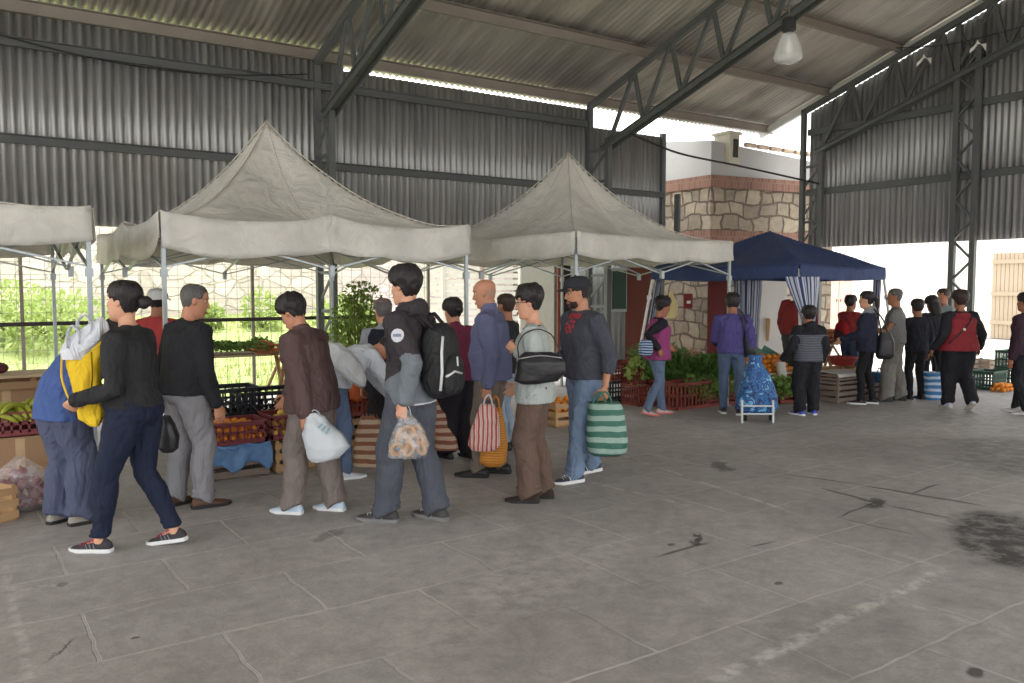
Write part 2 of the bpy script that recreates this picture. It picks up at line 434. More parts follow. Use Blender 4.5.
def floor_mat():
    m, nt, b, out = new_mat('worn concrete slabs')
    L = nt.links.new
    pos = coords(nt)
    base = N(nt, 'ShaderNodeTexNoise', in_Scale=.55, in_Detail=8.0, in_Roughness=.62); L(pos, base.inputs[0])
    fine = N(nt, 'ShaderNodeTexNoise', in_Scale=9.0, in_Detail=8.0, in_Roughness=.7); L(pos, fine.inputs[0])
    ramp = N(nt, 'ShaderNodeValToRGB'); e = ramp.color_ramp.elements
    e[0].position = .3; e[0].color = C(128, 123, 119, 1.5); e[1].position = .72; e[1].color = C(156, 152, 148, 1.5); L(base.outputs[0], ramp.inputs[0])
    r2 = N(nt, 'ShaderNodeValToRGB'); e = r2.color_ramp.elements
    e[0].position = .28; e[0].color = (.72, .72, .72, 1); e[1].position = .7; e[1].color = (1.1, 1.1, 1.1, 1); L(fine.outputs[0], r2.inputs[0])
    mul = N(nt, 'ShaderNodeMix', data_type='RGBA', blend_type='MULTIPLY', in_0=.75); L(ramp.outputs[0], mul.inputs[6]); L(r2.outputs[0], mul.inputs[7])
    # slab joints
    jn = N(nt, 'ShaderNodeTexNoise', in_Scale=3.0, in_Detail=6.0); L(pos, jn.inputs[0])
    js = N(nt, 'ShaderNodeVectorMath', operation='SUBTRACT'); L(jn.outputs['Color'], js.inputs[0]); js.inputs[1].default_value = (.5, .5, .5)
    j1 = N(nt, 'ShaderNodeVectorMath', operation='SCALE'); L(js.outputs[0], j1.inputs[0]); j1.inputs['Scale'].default_value = .07
    jp = N(nt, 'ShaderNodeVectorMath', operation='ADD'); L(pos, jp.inputs[0]); L(j1.outputs[0], jp.inputs[1])
    bk = N(nt, 'ShaderNodeTexBrick', offset=.5); L(jp.outputs[0], bk.inputs[0])
    bk.inputs['Scale'].default_value = 1.0; bk.inputs['Brick Width'].default_value = .98; bk.inputs['Row Height'].default_value = .62
    bk.inputs['Mortar Size'].default_value = .010; bk.inputs['Mortar Smooth'].default_value = .3
    bk.inputs['Color1'].default_value = (.93, .93, .93, 1); bk.inputs['Color2'].default_value = (1.04, 1.03, 1.02, 1); bk.inputs['Mortar'].default_value = (1, 1, 1, 1)
    m3 = N(nt, 'ShaderNodeMix', data_type='RGBA', blend_type='MULTIPLY', in_0=1.0); L(mul.outputs[2], m3.inputs[6]); L(bk.outputs['Color'], m3.inputs[7])
    # joints: mostly a pale dusty grout, dark where damp
    dn = N(nt, 'ShaderNodeTexNoise', in_Scale=.8, in_Detail=4.0); dmap = coords(nt, loc=(3, 5, 0)); L(dmap, dn.inputs[0])
    jr = N(nt, 'ShaderNodeValToRGB'); e = jr.color_ramp.elements
    e[0].position = .33; e[0].color = C(98, 94, 90, 1.2); e[1].position = .45; e[1].color = C(188, 184, 176, 1.3); L(dn.outputs[0], jr.inputs[0])
    jf = N(nt, 'ShaderNodeMath', operation='MULTIPLY', in_1=.50); L(bk.outputs['Fac'], jf.inputs[0])
    wn_ = N(nt, 'ShaderNodeTexNoise', in_Scale=1.3, in_Detail=9.0, in_Roughness=.75); L(coords(nt, loc=(9, 2, 0)), wn_.inputs[0])
    wr_ = N(nt, 'ShaderNodeMapRange', in_1=.40, in_2=.62, in_3=.06, in_4=1.0); L(wn_.outputs[0], wr_.inputs[0])
    jg = N(nt, 'ShaderNodeMath', operation='MULTIPLY'); L(jf.outputs[0], jg.inputs[0]); L(wr_.outputs[0], jg.inputs[1])
    # fine grit and scuffs
    gr = N(nt, 'ShaderNodeTexNoise', in_Scale=60.0, in_Detail=4.0, in_Roughness=.8); L(pos, gr.inputs[0])
    gm_ = N(nt, 'ShaderNodeMapRange', in_1=.3, in_2=.7, in_3=.86, in_4=1.12); L(gr.outputs[0], gm_.inputs[0])
    sc_ = N(nt, 'ShaderNodeTexNoise', in_Scale=2.6, in_Detail=9.0, in_Roughness=.78, in_Distortion=1.5); L(coords(nt, loc=(1, 7, 0)), sc_.inputs[0])
    sm_ = N(nt, 'ShaderNodeMapRange', in_1=.35, in_2=.65, in_3=.86, in_4=1.12); L(sc_.outputs[0], sm_.inputs[0])
    pm_ = N(nt, 'ShaderNodeMath', operation='MULTIPLY'); L(gm_.outputs[0], pm_.inputs[0]); L(sm_.outputs[0], pm_.inputs[1])
    gc_ = N(nt, 'ShaderNodeCombineColor')
    for i_ in range(3): L(pm_.outputs[0], gc_.inputs[i_])
    mg = N(nt, 'ShaderNodeMix', data_type='RGBA', blend_type='MULTIPLY', in_0=1.0); L(m3.outputs[2], mg.inputs[6]); L(gc_.outputs[0], mg.inputs[7]); m3 = mg
    m4 = N(nt, 'ShaderNodeMix', data_type='RGBA'); L(jg.outputs[0], m4.inputs[0]); L(m3.outputs[2], m4.inputs[6]); L(jr.outputs[0], m4.inputs[7])
    cur = m4.outputs[2]
    jb = N(nt, 'ShaderNodeVectorMath', operation='SCALE'); L(js.outputs[0], jb.inputs[0]); jb.inputs['Scale'].default_value = .16
    jbig = N(nt, 'ShaderNodeTexNoise', in_Scale=1.6, in_Detail=6.0, in_Roughness=.65); L(pos, jbig.inputs[0])
    jbs = N(nt, 'ShaderNodeVectorMath', operation='SUBTRACT'); L(jbig.outputs['Color'], jbs.inputs[0]); jbs.inputs[1].default_value = (.5, .5, .5)
    jb2 = N(nt, 'ShaderNodeVectorMath', operation='SCALE'); L(jbs.outputs[0], jb2.inputs[0]); jb2.inputs['Scale'].default_value = .9
    def over(mask, col, k=1.0):
        nonlocal cur
        mm = N(nt, 'ShaderNodeMath', operation='MULTIPLY', in_1=k); L(mask, mm.inputs[0])
        mx = N(nt, 'ShaderNodeMix', data_type='RGBA'); L(mm.outputs[0], mx.inputs[0]); L(cur, mx.inputs[6]); mx.inputs[7].default_value = col
        cur = mx.outputs[2]
    jf2 = N(nt, 'ShaderNodeTexNoise', in_Scale=7.0, in_Detail=6.0, in_Roughness=.7); L(pos, jf2.inputs[0])
    jf3 = N(nt, 'ShaderNodeVectorMath', operation='SUBTRACT'); L(jf2.outputs['Color'], jf3.inputs[0]); jf3.inputs[1].default_value = (.5, .5, .5)
    jsm = N(nt, 'ShaderNodeVectorMath', operation='SCALE'); L(jf3.outputs[0], jsm.inputs[0]); jsm.inputs['Scale'].default_value = .35
    fm = N(nt, 'ShaderNodeMapRange', in_1=.42, in_2=.6); L(fine.outputs[0], fm.inputs[0])
    def broken(mask):
        q = N(nt, 'ShaderNodeMath', operation='MULTIPLY'); L(mask, q.inputs[0]); L(fm.outputs[0], q.inputs[1]); return q.outputs[0]
    fm2 = N(nt, 'ShaderNodeMapRange', in_1=.36, in_2=.56, in_3=.25); L(jf2.outputs[0], fm2.inputs[0])
    def broken2(mask):
        q = N(nt, 'ShaderNodeMath', operation='MULTIPLY'); L(mask, q.inputs[0]); L(fm2.outputs[0], q.inputs[1]); return q.outputs[0]
    # painted lines, worn
    for (a, b2, w, kk) in (((712, 681), (945, 569), .035, .8), ((945, 569), (890, 552), .025, .5), ((622, 455), (800, 515), .018, .55),
                           ((558, 474), (690, 506), .02, .5), ((8, 592), (118, 577), .02, .45), ((5, 560), (30, 683), .02, .35), ((480, 425), (600, 452), .02, .35),
                           ((900, 600), (1024, 640), .02, .3), ((30, 640), (165, 600), .012, .25)):
        over(broken(seg_mask(nt, pos, gp(*a), gp(*b2), w, j1.outputs[0])), C(196, 193, 186, 1.2), kk)
    dark = C(48, 44, 42, 1.0)
    for (a, b2, w) in (((784, 474), (860, 484), .012), ((860, 485), (985, 506), .02), ((820, 488), (885, 505), .02), ((885, 505), (950, 518), .015),
                       ((838, 518), (880, 500), .010), ((910, 494), (940, 484), .012), ((655, 557), (712, 541), .014), ((748, 548), (774, 541), .010),
                       ((840, 518), (915, 535), .006), ((1012, 512), (1024, 514), .05)):
        over(seg_mask(nt, pos, gp(*a), gp(*b2), w, j1.outputs[0], .6), dark, .75)
    for (c, rx, ry, rot, kk) in (((875, 503), .16, .05, .3, .8), ((720, 466), .22, .08, 1.0, .6), ((699, 540), .12, .03, .4, .8), ((1012, 541), .72, .34, .6, .95),
                       ((1010, 455), 1.0, .5, .4, .5), ((977, 674), .05, .03, .2, .8), ((62, 648), .10, .018, 1.1, .7), ((778, 582), .035, .02, 0, .7),
                       ((668, 544), .03, .02, 0, .7), ((134, 640), .02, .015, 0, .7), ((60, 585), .03, .03, 0, .5), ((840, 640), .5, .3, .2, .18), ((700, 590), .7, .3, .2, .14), ((330, 535), .15, .06, .5, .4)):
        over((broken2 if rx > .4 else (lambda q: q))(blob_mask(nt, pos, gp(*c), rx, ry, rot, (jb.outputs[0] if rx < .06 else jsm.outputs[0]) if rx < .5 else jb2.outputs[0])), dark, kk)
    for (c, rx, ry, kk) in (((560, 560), .8, .35, .22), ((470, 610), .6, .3, .18), ((980, 420), 1.5, .6, .25)):  # last patch paints the light from the right opening into the floor colour
        over(broken(blob_mask(nt, pos, gp(*c), rx, ry, .4, jb2.outputs[0])), C(190, 186, 178, 1.2), kk)
    L(cur, b.inputs['Base Color'])
    rr = N(nt, 'ShaderNodeMapRange', in_1=.3, in_2=.7, in_3=.5, in_4=.82); L(base.outputs[0], rr.inputs[0]); L(rr.outputs[0], b.inputs['Roughness'])
    b.inputs['Specular IOR Level'].default_value = .45
    inv = N(nt, 'ShaderNodeMath', operation='MULTIPLY_ADD', in_1=-1.5); L(bk.outputs['Fac'], inv.inputs[0]); L(fine.outputs[0], inv.inputs[2])
    bp = N(nt, 'ShaderNodeBump', in_Strength=.35, in_Distance=.012); L(inv.outputs[0], bp.inputs['Height']); L(bp.outputs[0], b.inputs['Normal'])
    return m
mb = MB(); mb.grid(lambda a, b: (lerp(-9, 14.45, a), lerp(-8, 11.7, b), 0), 2, 2)
fl = mb.build('floor', floor_mat()); solidify(fl, .12, 1 if False else -1); struct(fl)

# ------------------------------------------------------------------ outside ground, bank and walls
conc_out = plain('pale yard concrete', C(190, 184, 172, 1.0), rough=.9, var=.12, nscale=.8, bump=.2, bscale=12)
mb = MB(); mb.grid(lambda a, b: (lerp(14.45, 60, a), lerp(-30, 11.7, b), -.01), 2, 2); mb.grid(lambda a, b: (lerp(8.2, 60, a), lerp(11.7, 60, b), -.01), 2, 2)
mb.grid(lambda a, b: (lerp(-60, 14.45, a), lerp(-60, -8, b), -.01), 2, 2); mb.grid(lambda a, b: (lerp(-60, -9, a), lerp(-8, 11.7, b), -.01), 2, 2)
mb.grid(lambda a, b: (lerp(14.45, 60, a), lerp(-60, -30, b), -.01), 2, 2)
struct(mb.build('floor_yard', conc_out)).name = 'floor.001'
grass_m = plain('sunlit grass', C(150, 168, 100, 1.0), rough=.95, var=.3, nscale=3, bump=.8, bscale=30, col2=C(176, 184, 120, 1.0))
def bank(x, y): return smoothstep(11.7, 16.5, y) * .95 + .12 * noise.noise(Vector((x * .6, y * .6, 0))) * smoothstep(11.7, 13, y)
mb = MB(); mb.grid(lambda a, b: (lerp(-30, 8.2, a), lerp(11.7, 18.5, b), bank(lerp(-30, 8.2, a), lerp(11.7, 18.5, b)) - .01), 90, 24)
gb = mb.build('grass_bank', grass_m, smooth=True); tag(gb, kind='structure'); gb.name = 'floor_grass'
def stones(name, base, grout, scale=2.2, sx=(1, 1, 1), dist=.06):
    m, nt, b, out = new_mat(name); L = nt.links.new
    pos = coords(nt, scale=sx)
    nz = N(nt, 'ShaderNodeTexNoise', in_Scale=2.0); L(pos, nz.inputs[0])
    sc = N(nt, 'ShaderNodeVectorMath', operation='SCALE'); sc.inputs['Scale'].default_value = .25; L(nz.outputs['Color'], sc.inputs[0])
    ad = N(nt, 'ShaderNodeVectorMath', operation='ADD'); L(pos, ad.inputs[0]); L(sc.outputs[0], ad.inputs[1])
    vo = N(nt, 'ShaderNodeTexVoronoi', in_Scale=scale, feature='DISTANCE_TO_EDGE'); L(ad.outputs[0], vo.inputs[0])
    vc = N(nt, 'ShaderNodeTexVoronoi', in_Scale=scale); L(ad.outputs[0], vc.inputs[0])
    mr = N(nt, 'ShaderNodeMapRange', in_1=dist * .3, in_2=dist); L(vo.outputs[0], mr.inputs[0])
    hs = N(nt, 'ShaderNodeSeparateColor'); L(vc.outputs['Color'], hs.inputs[0])
    va = N(nt, 'ShaderNodeMix', data_type='RGBA'); L(hs.outputs[0], va.inputs[0]); va.inputs[6].default_value = scale_c(base, .8); va.inputs[7].default_value = scale_c(base, 1.15)
    mx = N(nt, 'ShaderNodeMix', data_type='RGBA'); L(mr.outputs[0], mx.inputs[0]); mx.inputs[6].default_value = grout; L(va.outputs[2], mx.inputs[7])
    fn = N(nt, 'ShaderNodeTexNoise', in_Scale=9.0, in_Detail=6.0); L(pos, fn.inputs[0])
    r2 = N(nt, 'ShaderNodeMapRange', in_3=.75, in_4=1.2); L(fn.outputs[0], r2.inputs[0])
    m2 = N(nt, 'ShaderNodeMix', data_type='RGBA', blend_type='MULTIPLY', in_0=1.0); L(mx.outputs[2], m2.inputs[6])
    cb = N(nt, 'ShaderNodeCombineColor')
    for i in range(3): L(r2.outputs[0], cb.inputs[i])
    L(cb.outputs[0], m2.inputs[7]); L(m2.outputs[2], b.inputs['Base Color']); b.inputs['Roughness'].default_value = .9
    hh = N(nt, 'ShaderNodeMath', operation='MULTIPLY_ADD', in_1=.3); L(fn.outputs[0], hh.inputs[0]); L(mr.outputs[0], hh.inputs[2])
    bp = N(nt, 'ShaderNodeBump', in_Strength=.8, in_Distance=.05); L(hh.outputs[0], bp.inputs['Height']); L(bp.outputs[0], b.inputs['Normal'])
    return m
stone_out = stones('pale rubble stone', C(228, 214, 208, 1.0), C(220, 206, 198, 1.0), 2.3, (1, 1, 1.5), .05)
mb = MB(); mb.box((-9, 18.6, 2.1), (44, .5, 4.4)); struct(mb.build('wall_back', stone_out))
# stone house with brick bands, corner towards the hall
def squared_stone():
    m, nt, b, out = new_mat('squared house stone'); L = nt.links.new
    pos = coords(nt, 'UV')
    nz = N(nt, 'ShaderNodeTexNoise', in_Scale=1.7, in_Detail=2.0); L(pos, nz.inputs[0])
    sb = N(nt, 'ShaderNodeVectorMath', operation='SUBTRACT'); L(nz.outputs['Color'], sb.inputs[0]); sb.inputs[1].default_value = (.5, .5, .5)
    sc = N(nt, 'ShaderNodeVectorMath', operation='SCALE'); sc.inputs['Scale'].default_value = .34; L(sb.outputs[0], sc.inputs[0])
    ad = N(nt, 'ShaderNodeVectorMath', operation='ADD'); L(pos, ad.inputs[0]); L(sc.outputs[0], ad.inputs[1])
    bk = N(nt, 'ShaderNodeTexBrick', offset=.43, squash=.75, squash_frequency=3); L(ad.outputs[0], bk.inputs[0]); bk.inputs['Scale'].default_value = 1
    bk.inputs['Brick Width'].default_value = .34; bk.inputs['Row Height'].default_value = .27; bk.inputs['Mortar Size'].default_value = .026; bk.inputs['Mortar Smooth'].default_value = .6
    bk.inputs['Color1'].default_value = C(166, 153, 133, 1.0); bk.inputs['Color2'].default_value = C(132, 121, 106, 1.0); bk.inputs['Mortar'].default_value = C(108, 93, 82, 1.0)
    fn = N(nt, 'ShaderNodeTexNoise', in_Scale=6.0, in_Detail=7.0, in_Roughness=.7); L(pos, fn.inputs[0])
    r2 = N(nt, 'ShaderNodeMapRange', in_1=.3, in_2=.7, in_3=.7, in_4=1.15); L(fn.outputs[0], r2.inputs[0])
    cb = N(nt, 'ShaderNodeCombineColor')
    for i in range(3): L(r2.outputs[0], cb.inputs[i])
    m2 = N(nt, 'ShaderNodeMix', data_type='RGBA', blend_type='MULTIPLY', in_0=1.0); L(bk.outputs[0], m2.inputs[6]); L(cb.outputs[0], m2.inputs[7])
    L(m2.outputs[2], b.inputs['Base Color']); b.inputs['Roughness'].default_value = .92
    hh = N(nt, 'ShaderNodeMath', operation='MULTIPLY_ADD', in_1=-1.0); L(bk.outputs['Fac'], hh.inputs[0]); L(fn.outputs[0], hh.inputs[2])
    bp = N(nt, 'ShaderNodeBump', in_Strength=.8, in_Distance=.05); L(hh.outputs[0], bp.inputs['Height']); L(bp.outputs[0], b.inputs['Normal'])
    return m
stone_house = squared_stone()
brick = None
def brick_mat():
    m, nt, b, out = new_mat('red brick band'); L = nt.links.new
    pos = coords(nt, 'UV')
    bk = N(nt, 'ShaderNodeTexBrick'); L(pos, bk.inputs[0]); bk.inputs['Scale'].default_value = 1
    bk.inputs['Brick Width'].default_value = .07; bk.inputs['Row Height'].default_value = .16; bk.inputs['Mortar Size'].default_value = .006
    bk.inputs['Color1'].default_value = C(142, 104, 90, .9); bk.inputs['Color2'].default_value = C(122, 86, 74, .9); bk.inputs['Mortar'].default_value = C(140, 120, 104, .9)
    L(bk.outputs[0], b.inputs['Base Color']); b.inputs['Roughness'].default_value = .9
    return m
brick = brick_mat()
plaster = plain('weathered white plaster', C(168, 166, 164, 1.0), rough=.9, var=.1, nscale=1.2, bump=.3, bscale=10)
HC = gpd(708, 16.6)                                    # house corner
h_right = Vector((math.cos(R(9.0)), math.sin(R(9.0)), 0)) # right face direction
h_left = Vector((0, 1, 0))
h_right = Vector((1, -.16, 0)).normalized()
hz = lambda px, py: at(px, py, 16.6).z
zb1 = hz(708, 175); zb0 = hz(708, 187); zc1 = hz(708, 230); zc0 = hz(708, 242)
def house_prism(name, z0, z1, mat, out=0.0, slope_top=None, uvs=False, wl=7.0, wr=3.3):
    A = HC + h_left * wl; B = HC; Cc = HC + h_right * wr; D = A + h_right * wr
    cen = (A + Cc) / 2
    ring = []
    for p in (A, B, Cc, D):
        ring.append(Vector((p.x, p.y, 0)))
    mb = MB()
    if out:
        ring[0] += Vector((-out, out, 0)); ring[1] += Vector((-out, -out, 0)); ring[2] += Vector((out, -out, 0)); ring[3] += Vector((out, out, 0))
    mb.loft([[r + Vector((0, 0, z0)) for r in ring], [r + Vector((0, 0, z1 if not slope_top else slope_top[i])) for i, r in enumerate(ring)]])
    o = mb.build(name, mat)
    if uvs:
        uv = o.data.uv_layers.new(name='uv')
        for p in o.data.polygons:
            for li in p.loop_indices:
                co = o.data.vertices[o.data.loops[li].vertex_index].co
                uv.data[li].uv = ((co.x + co.y), co.z)
    return o
hs = empty('stone_house', HC, 0, 'stone house with red brick bands and white plaster parapet beyond the canopies', 'house')
def under(o, root):
    o.parent = root; o.matrix_parent_inverse = Matrix.Translation(-root.location); return o
under(house_prism('stone_wall', 0, zc0, stone_house, uvs=True), hs)
under(house_prism('brick_band', zc0, zc1, brick, .02, uvs=True), hs)
under(house_prism('upper_stone_wall', zc1, zb0, stone_house, uvs=True), hs)
under(house_prism('brick_band', zb0, zb1, brick, .05, uvs=True), hs)
zt = hz(716, 143); ztl = hz(690, 131)
under(house_prism('plaster_parapet', zb1, zt, plaster, 0, slope_top=[zt + .9, zt + .05, zt - .25, zt + .2]), hs)
m = MB(); cc = HC + h_right * .48 + Vector((0, .1, 0)); m.box((cc.x, cc.y, zt - .08), (.3, .4, .6)); m.box((cc.x, cc.y, zt + .22), (.38, .46, .05))
under(m.build('chimney_block', plain('lichen stone', C(176, 170, 154, 1), rough=.9, var=.2, nscale=4)), hs)
m = MB(); m.box((cc.x + .03, cc.y - .20, zt - .08), (.13, .03, .36)); under(m.build('vent_shade_block', plain('vent shade colour', C(50, 48, 42), rough=.9)), hs)  # solid block, coloured as the shade inside the vent
m = MB()
for i in range(10):
    a = HC + h_right * (.8 + i * .33); m.tube([a + Vector((0, -.05, zt + .02 - .015 * i)), a + Vector((.3, -.05, zt + .02 - .015 * i))], .05, 6)
under(m.build('roof_tiles', plain('clay tile edge', C(190, 170, 150, 1), rough=.9, var=.3)), hs)
# kiosk front of corrugated sheet with red door posts, just behind the free end of the long wall
ks = empty('sheet_kiosk', gpd(600, 15.4), 0, 'grey corrugated kiosk with green shutter window and rust red panels behind cap man', 'kiosk')
ko = ks.location.copy(); kd = Vector((.97, -.25, 0)).normalized(); kn = Vector((kd.y, -kd.x, 0))
def kpx(px, d=15.4): return (gpd(px, d) - ko).dot(kd)
k0, k1 = kpx(548), kpx(659)
kt = at(600, 240, 15.4).z
m = MB(); n = 260
for i in range(n + 1):
    s = lerp(kpx(563), kpx(630), i / n); w = .02 * math.sin(2 * math.pi * s / .12)
    q = kd * s + kn * w; m.v += [Vector((q.x, q.y, 0)), Vector((q.x, q.y, kt))]
    if i: b_ = 2 * i - 2; m.face((b_, b_ + 2, b_ + 3, b_ + 1))
solidify(m.build('sheet_front', plain('pale grey kiosk sheet', C(150, 152, 148, .9), rough=.6, var=.2, nscale=2), ks, smooth=True), .01)
def kpanel(name, pa, pb, z0, z1, mat, off=.05, th=.06, par=None):
    a, b = kpx(pa), kpx(pb); c = kd * ((a + b) / 2) + kn * off
    mm = MB(); mm.box((c.x, c.y, (z0 + z1) / 2), (abs(b - a), th, z1 - z0), math.atan2(kd.y, kd.x)); return mm.build(name, mat, par or ks, bevel=.005)
rustred = plain('rust red board', C(112, 62, 48, .9), rough=.85, var=.2, nscale=3)
kpanel('red_board', 629, 660, 0, kt + .1, rustred); kpanel('red_post', 549, 556, 0, kt, rustred)
kpanel('doorway_shade_panel', 556, 564, 0, kt - .05, plain('doorway shade colour', C(52, 44, 42, .8), rough=.9), .02)  # solid panel; the shade inside the doorway is put into its colour
kpanel('window_frame', 603, 629, at(600, 312, 15.4).z, at(600, 268, 15.4).z, plain('pale window frame', C(170, 172, 166), rough=.6), .05)
kpanel('green_shutter', 612, 627, at(600, 309, 15.4).z, at(600, 271, 15.4).z, plain('dark green shutter', C(52, 72, 62, .9), rough=.6), .09)
kpanel('window_pane', 604.5, 609.5, at(600, 309, 15.4).z, at(600, 271, 15.4).z, plain('dim window pane', C(70, 82, 80, .9), rough=.15), .09)
m = MB(); m.box(((kd * ((k0 + k1) / 2) - kn * .9).x, (kd * ((k0 + k1) / 2) - kn * .9).y, kt / 2 - .05), (k1 - k0, 1.7, kt - .1), math.atan2(kd.y, kd.x)); m.build('kiosk_body', plain('kiosk side', C(120, 116, 110), rough=.9), ks)
# pale slatted fence panels behind the gap between the two white canopies
sf = empty('slatted_fence', gpd(432, 17.4), 0, 'pale fence of thin horizontal slats behind the young man', 'fence')
so = sf.location.copy(); sdir = Vector((.9, -.43, 0)).normalized()
sx0 = (gpd(402, 17.4) - so).dot(sdir); sx1 = (gpd(468, 17.4) - so).dot(sdir) + 1.9
pale = plain('pale painted slats', C(222, 218, 208), rough=.7, var=.06)
z = .1
m = MB()
while z < 2.5:
    m.bar(sdir * sx0 + Vector((0, 0, z)), sdir * sx1 + Vector((0, 0, z)), .03, .09, Vector((0, 0, 1))); z += .13
m.build('slat_panel', pale, sf)
for k_ in range(5):
    s = lerp(sx0, sx1, k_ / 4); mm = MB(); mm.bar(sdir * s - Vector((-.03, .05, 0)), sdir * s + Vector((.03, -.05, 2.65)), .07, .07)
    mm.build('fence_post', plain('pinkish post', C(176, 150, 138), rough=.8) if k_ == 2 else pale, sf)
# small leaning sheet above it
# white yard wall with wooden gate, seen through the right hand opening
WX = 26.0
wy = plain('bright yard wall', C(226, 222, 214), rough=.9, var=.05, nscale=.7, bump=.2, bscale=6)
mb = MB(); mb.box((WX + .2, 17, 1.6), (.4, 50, 3.2)); struct(mb.build('wall_yard', wy))
gt = empty('wooden_gate', (WX - .03, 12.15, 0), 0, 'pale plank gate with crossbars in the white yard wall', 'gate')
def ypx(px):
    r = ray(px, 300); t = (WX - .02) / r.x; return r.y * t
ya, yb = ypx(992), ypx(1040); gt.location.y = (ya + yb) / 2; gw = abs(ya - yb)
gz0, gz1 = .02, 2.55
plank = plain('pale gate planks', C(176, 160, 138, .9), rough=.85, var=.14, nscale=2)  # pale brown with slight random tone
np_ = 11
for i in range(np_):
    m = MB(); m.box((0, -gw / 2 + gw * (i + .5) / np_, (gz0 + gz1) / 2), (.05, gw / np_ - .012, gz1 - gz0)); m.build('plank', plank, gt)
for zz in (.5, 1.35, 2.3):
    m = MB(); m.box((-.05, 0, zz), (.05, gw, .12)); m.build('crossbar', plank, gt)
pd = empty('pink_door', (WX - .03, (ypx(828) + ypx(851)) / 2, 0), 0, 'faded pink double door in the white wall beyond the blue canopy', 'door')
dw = abs(ypx(828) - ypx(851)); pinkm = plain('faded pink paint', C(214, 176, 164), rough=.8, var=.06)
for s in (-1, 1):
    m = MB(); m.box((0, s * dw / 4, 1.15), (.05, dw / 2 - .03, 2.3)); l = m.build('door_leaf', pinkm, pd)
    m = MB(); m.box((-.03, s * .08, 1.1), (.03, .03, .14)); m.build('door_handle', steel, l)
for zz in (.55, 1.15, 1.75):
    m = MB(); m.box((-.04, 0, zz), (.03, dw - .1, .05)); m.build('door_rail', pinkm, pd)

# wire fence under the long wall
wf = empty('wire_fence', (0, 11.62, 0), 0, 'wire mesh fence with a dark rail along the open side of the hall', 'fence')
rail = plain('dark rail', C(52, 44, 42), rough=.7)
m = MB(); m.bar((X0, 0, 1.10), (6.4, 0, 1.10), .05, .05); m.build('rail', rail, wf)
m = MB(); x = -2.2
while x < 6.4: m.bar((x, .03, .02), (x, .03, 2.3), .005); x += .155
z = .15
while z < 2.3: m.bar((-2.2, .035, z), (6.4, .035, z), .005); z += .155
m.build('wire_mesh', plain('galvanised wire', C(150, 146, 138), rough=.5), wf)
x = -2.0
while x < 6.5:
    m = MB(); m.bar((x, .05, -.02), (x, .05, 2.32), .04, .04); m.build('fence_post', steel_pale, wf); x += 2.8

# lamp and cables
LP = at(789, 18, 10.2)
gl = empty('high_bay_lamp', LP, 0, 'hanging high bay lamp with ribbed glass dome under the roof', 'lamp')
m = MB(); m.lathe([(.001, 0), (.07, 0), (.085, -.02), (.085, -.15), (.06, -.17), (.001, -.17)], n=20); m.build('ballast_housing', plain('black lamp housing', C(45, 44, 42), rough=.5), gl, smooth=True, auto=40)
gm, gnt, gb_, go_ = new_mat('ribbed lamp glass')
gb_.inputs['Base Color'].default_value = (.9, .9, .88, 1); gb_.inputs['Roughness'].default_value = .08
gtr = N(gnt, 'ShaderNodeBsdfTransparent'); gms = N(gnt, 'ShaderNodeMixShader', in_0=.68)
gnt.links.new(gb_.outputs[0], gms.inputs[1]); gnt.links.new(gtr.outputs[0], gms.inputs[2]); gnt.links.new(gms.outputs[0], go_.inputs[0])
m = MB(); nn = 72
m.loft([[Vector(((r + (.004 if j % 3 == 0 else 0)) * math.cos(2 * math.pi * j / nn), (r + (.004 if j % 3 == 0 else 0)) * math.sin(2 * math.pi * j / nn), z)) for j in range(nn)]
        for r, z in ((.055, -.17), (.085, -.20), (.115, -.27), (.145, -.36), (.165, -.44), (.168, -.47), (.14, -.51), (.08, -.53), (.02, -.535))], cap=True)
m.build('glass_dome', gm, gl, smooth=True)
m = MB(); m.ball((0, 0, -.33), (.045, .045, .09)); m.build('bulb', plain('opal bulb', C(235, 235, 225), rough=.3), gl, smooth=True)
hk = roof_h(LP.y) - LP.z - .0
m = MB(); m.tube([(0, 0, 0), (0, 0, hk)], .012, 8); m.build('suspension_rod', steel, gl)
def cable(name, pts, r, mat, label, group=None):
    P = [Vector(p) for p in pts]; out = []
    for i in range(len(P) - 1):
        for k in range(6): out.append(P[i].lerp(P[i + 1], k / 6))
    out.append(P[-1])
    # smooth
    for _ in range(4):
        out = [out[0]] + [(out[i - 1] + out[i] * 2 + out[i + 1]) / 4 for i in range(1, len(out) - 1)] + [out[-1]]
    m = MB(); m.tube(out, r, 6); return tag(m.build(name, mat, smooth=True), label, 'cable', group)
blackc = plain('black cable', C(34, 34, 36), rough=.6, bump=0)
ca = Vector((9.46, 10.3, roof_h(10.3) - 1.15)); cb = Vector((14.1, 10.02, at(815, 166, 13.9).z))
mid = ca.lerp(cb, .5); mid.z = at(735, 166, depth(mid)).z; mid.y -= .1
q1 = ca.lerp(cb, .22); q1.z = at(680, 154, depth(q1)).z
cable('power_cable', [ca, q1, mid, cb], .018, blackc, 'black power cable sagging across the open bay before the stone house')
s0 = Vector((14.1, 9.2, at(865, 48, 13.8).z)); s1 = Vector((14.1, 5.3, at(1024, 25, 12.5).z))
r0 = ray(868, 49); s0 = r0 * (14.05 / r0.x) + Vector((0, 0, CAMH)); r1 = ray(1040, 22); s1 = r1 * (14.05 / r1.x) + Vector((0, 0, CAMH)); rm = ray(950, 46); sm = rm * (14.05 / rm.x) + Vector((0, 0, CAMH))
cable('string_line', [s0, sm, s1], .008, blackc, 'thin string stretched high along the right hand wall')
paper = plain('white ribbon', C(225, 225, 220), rough=.7, var=.05)
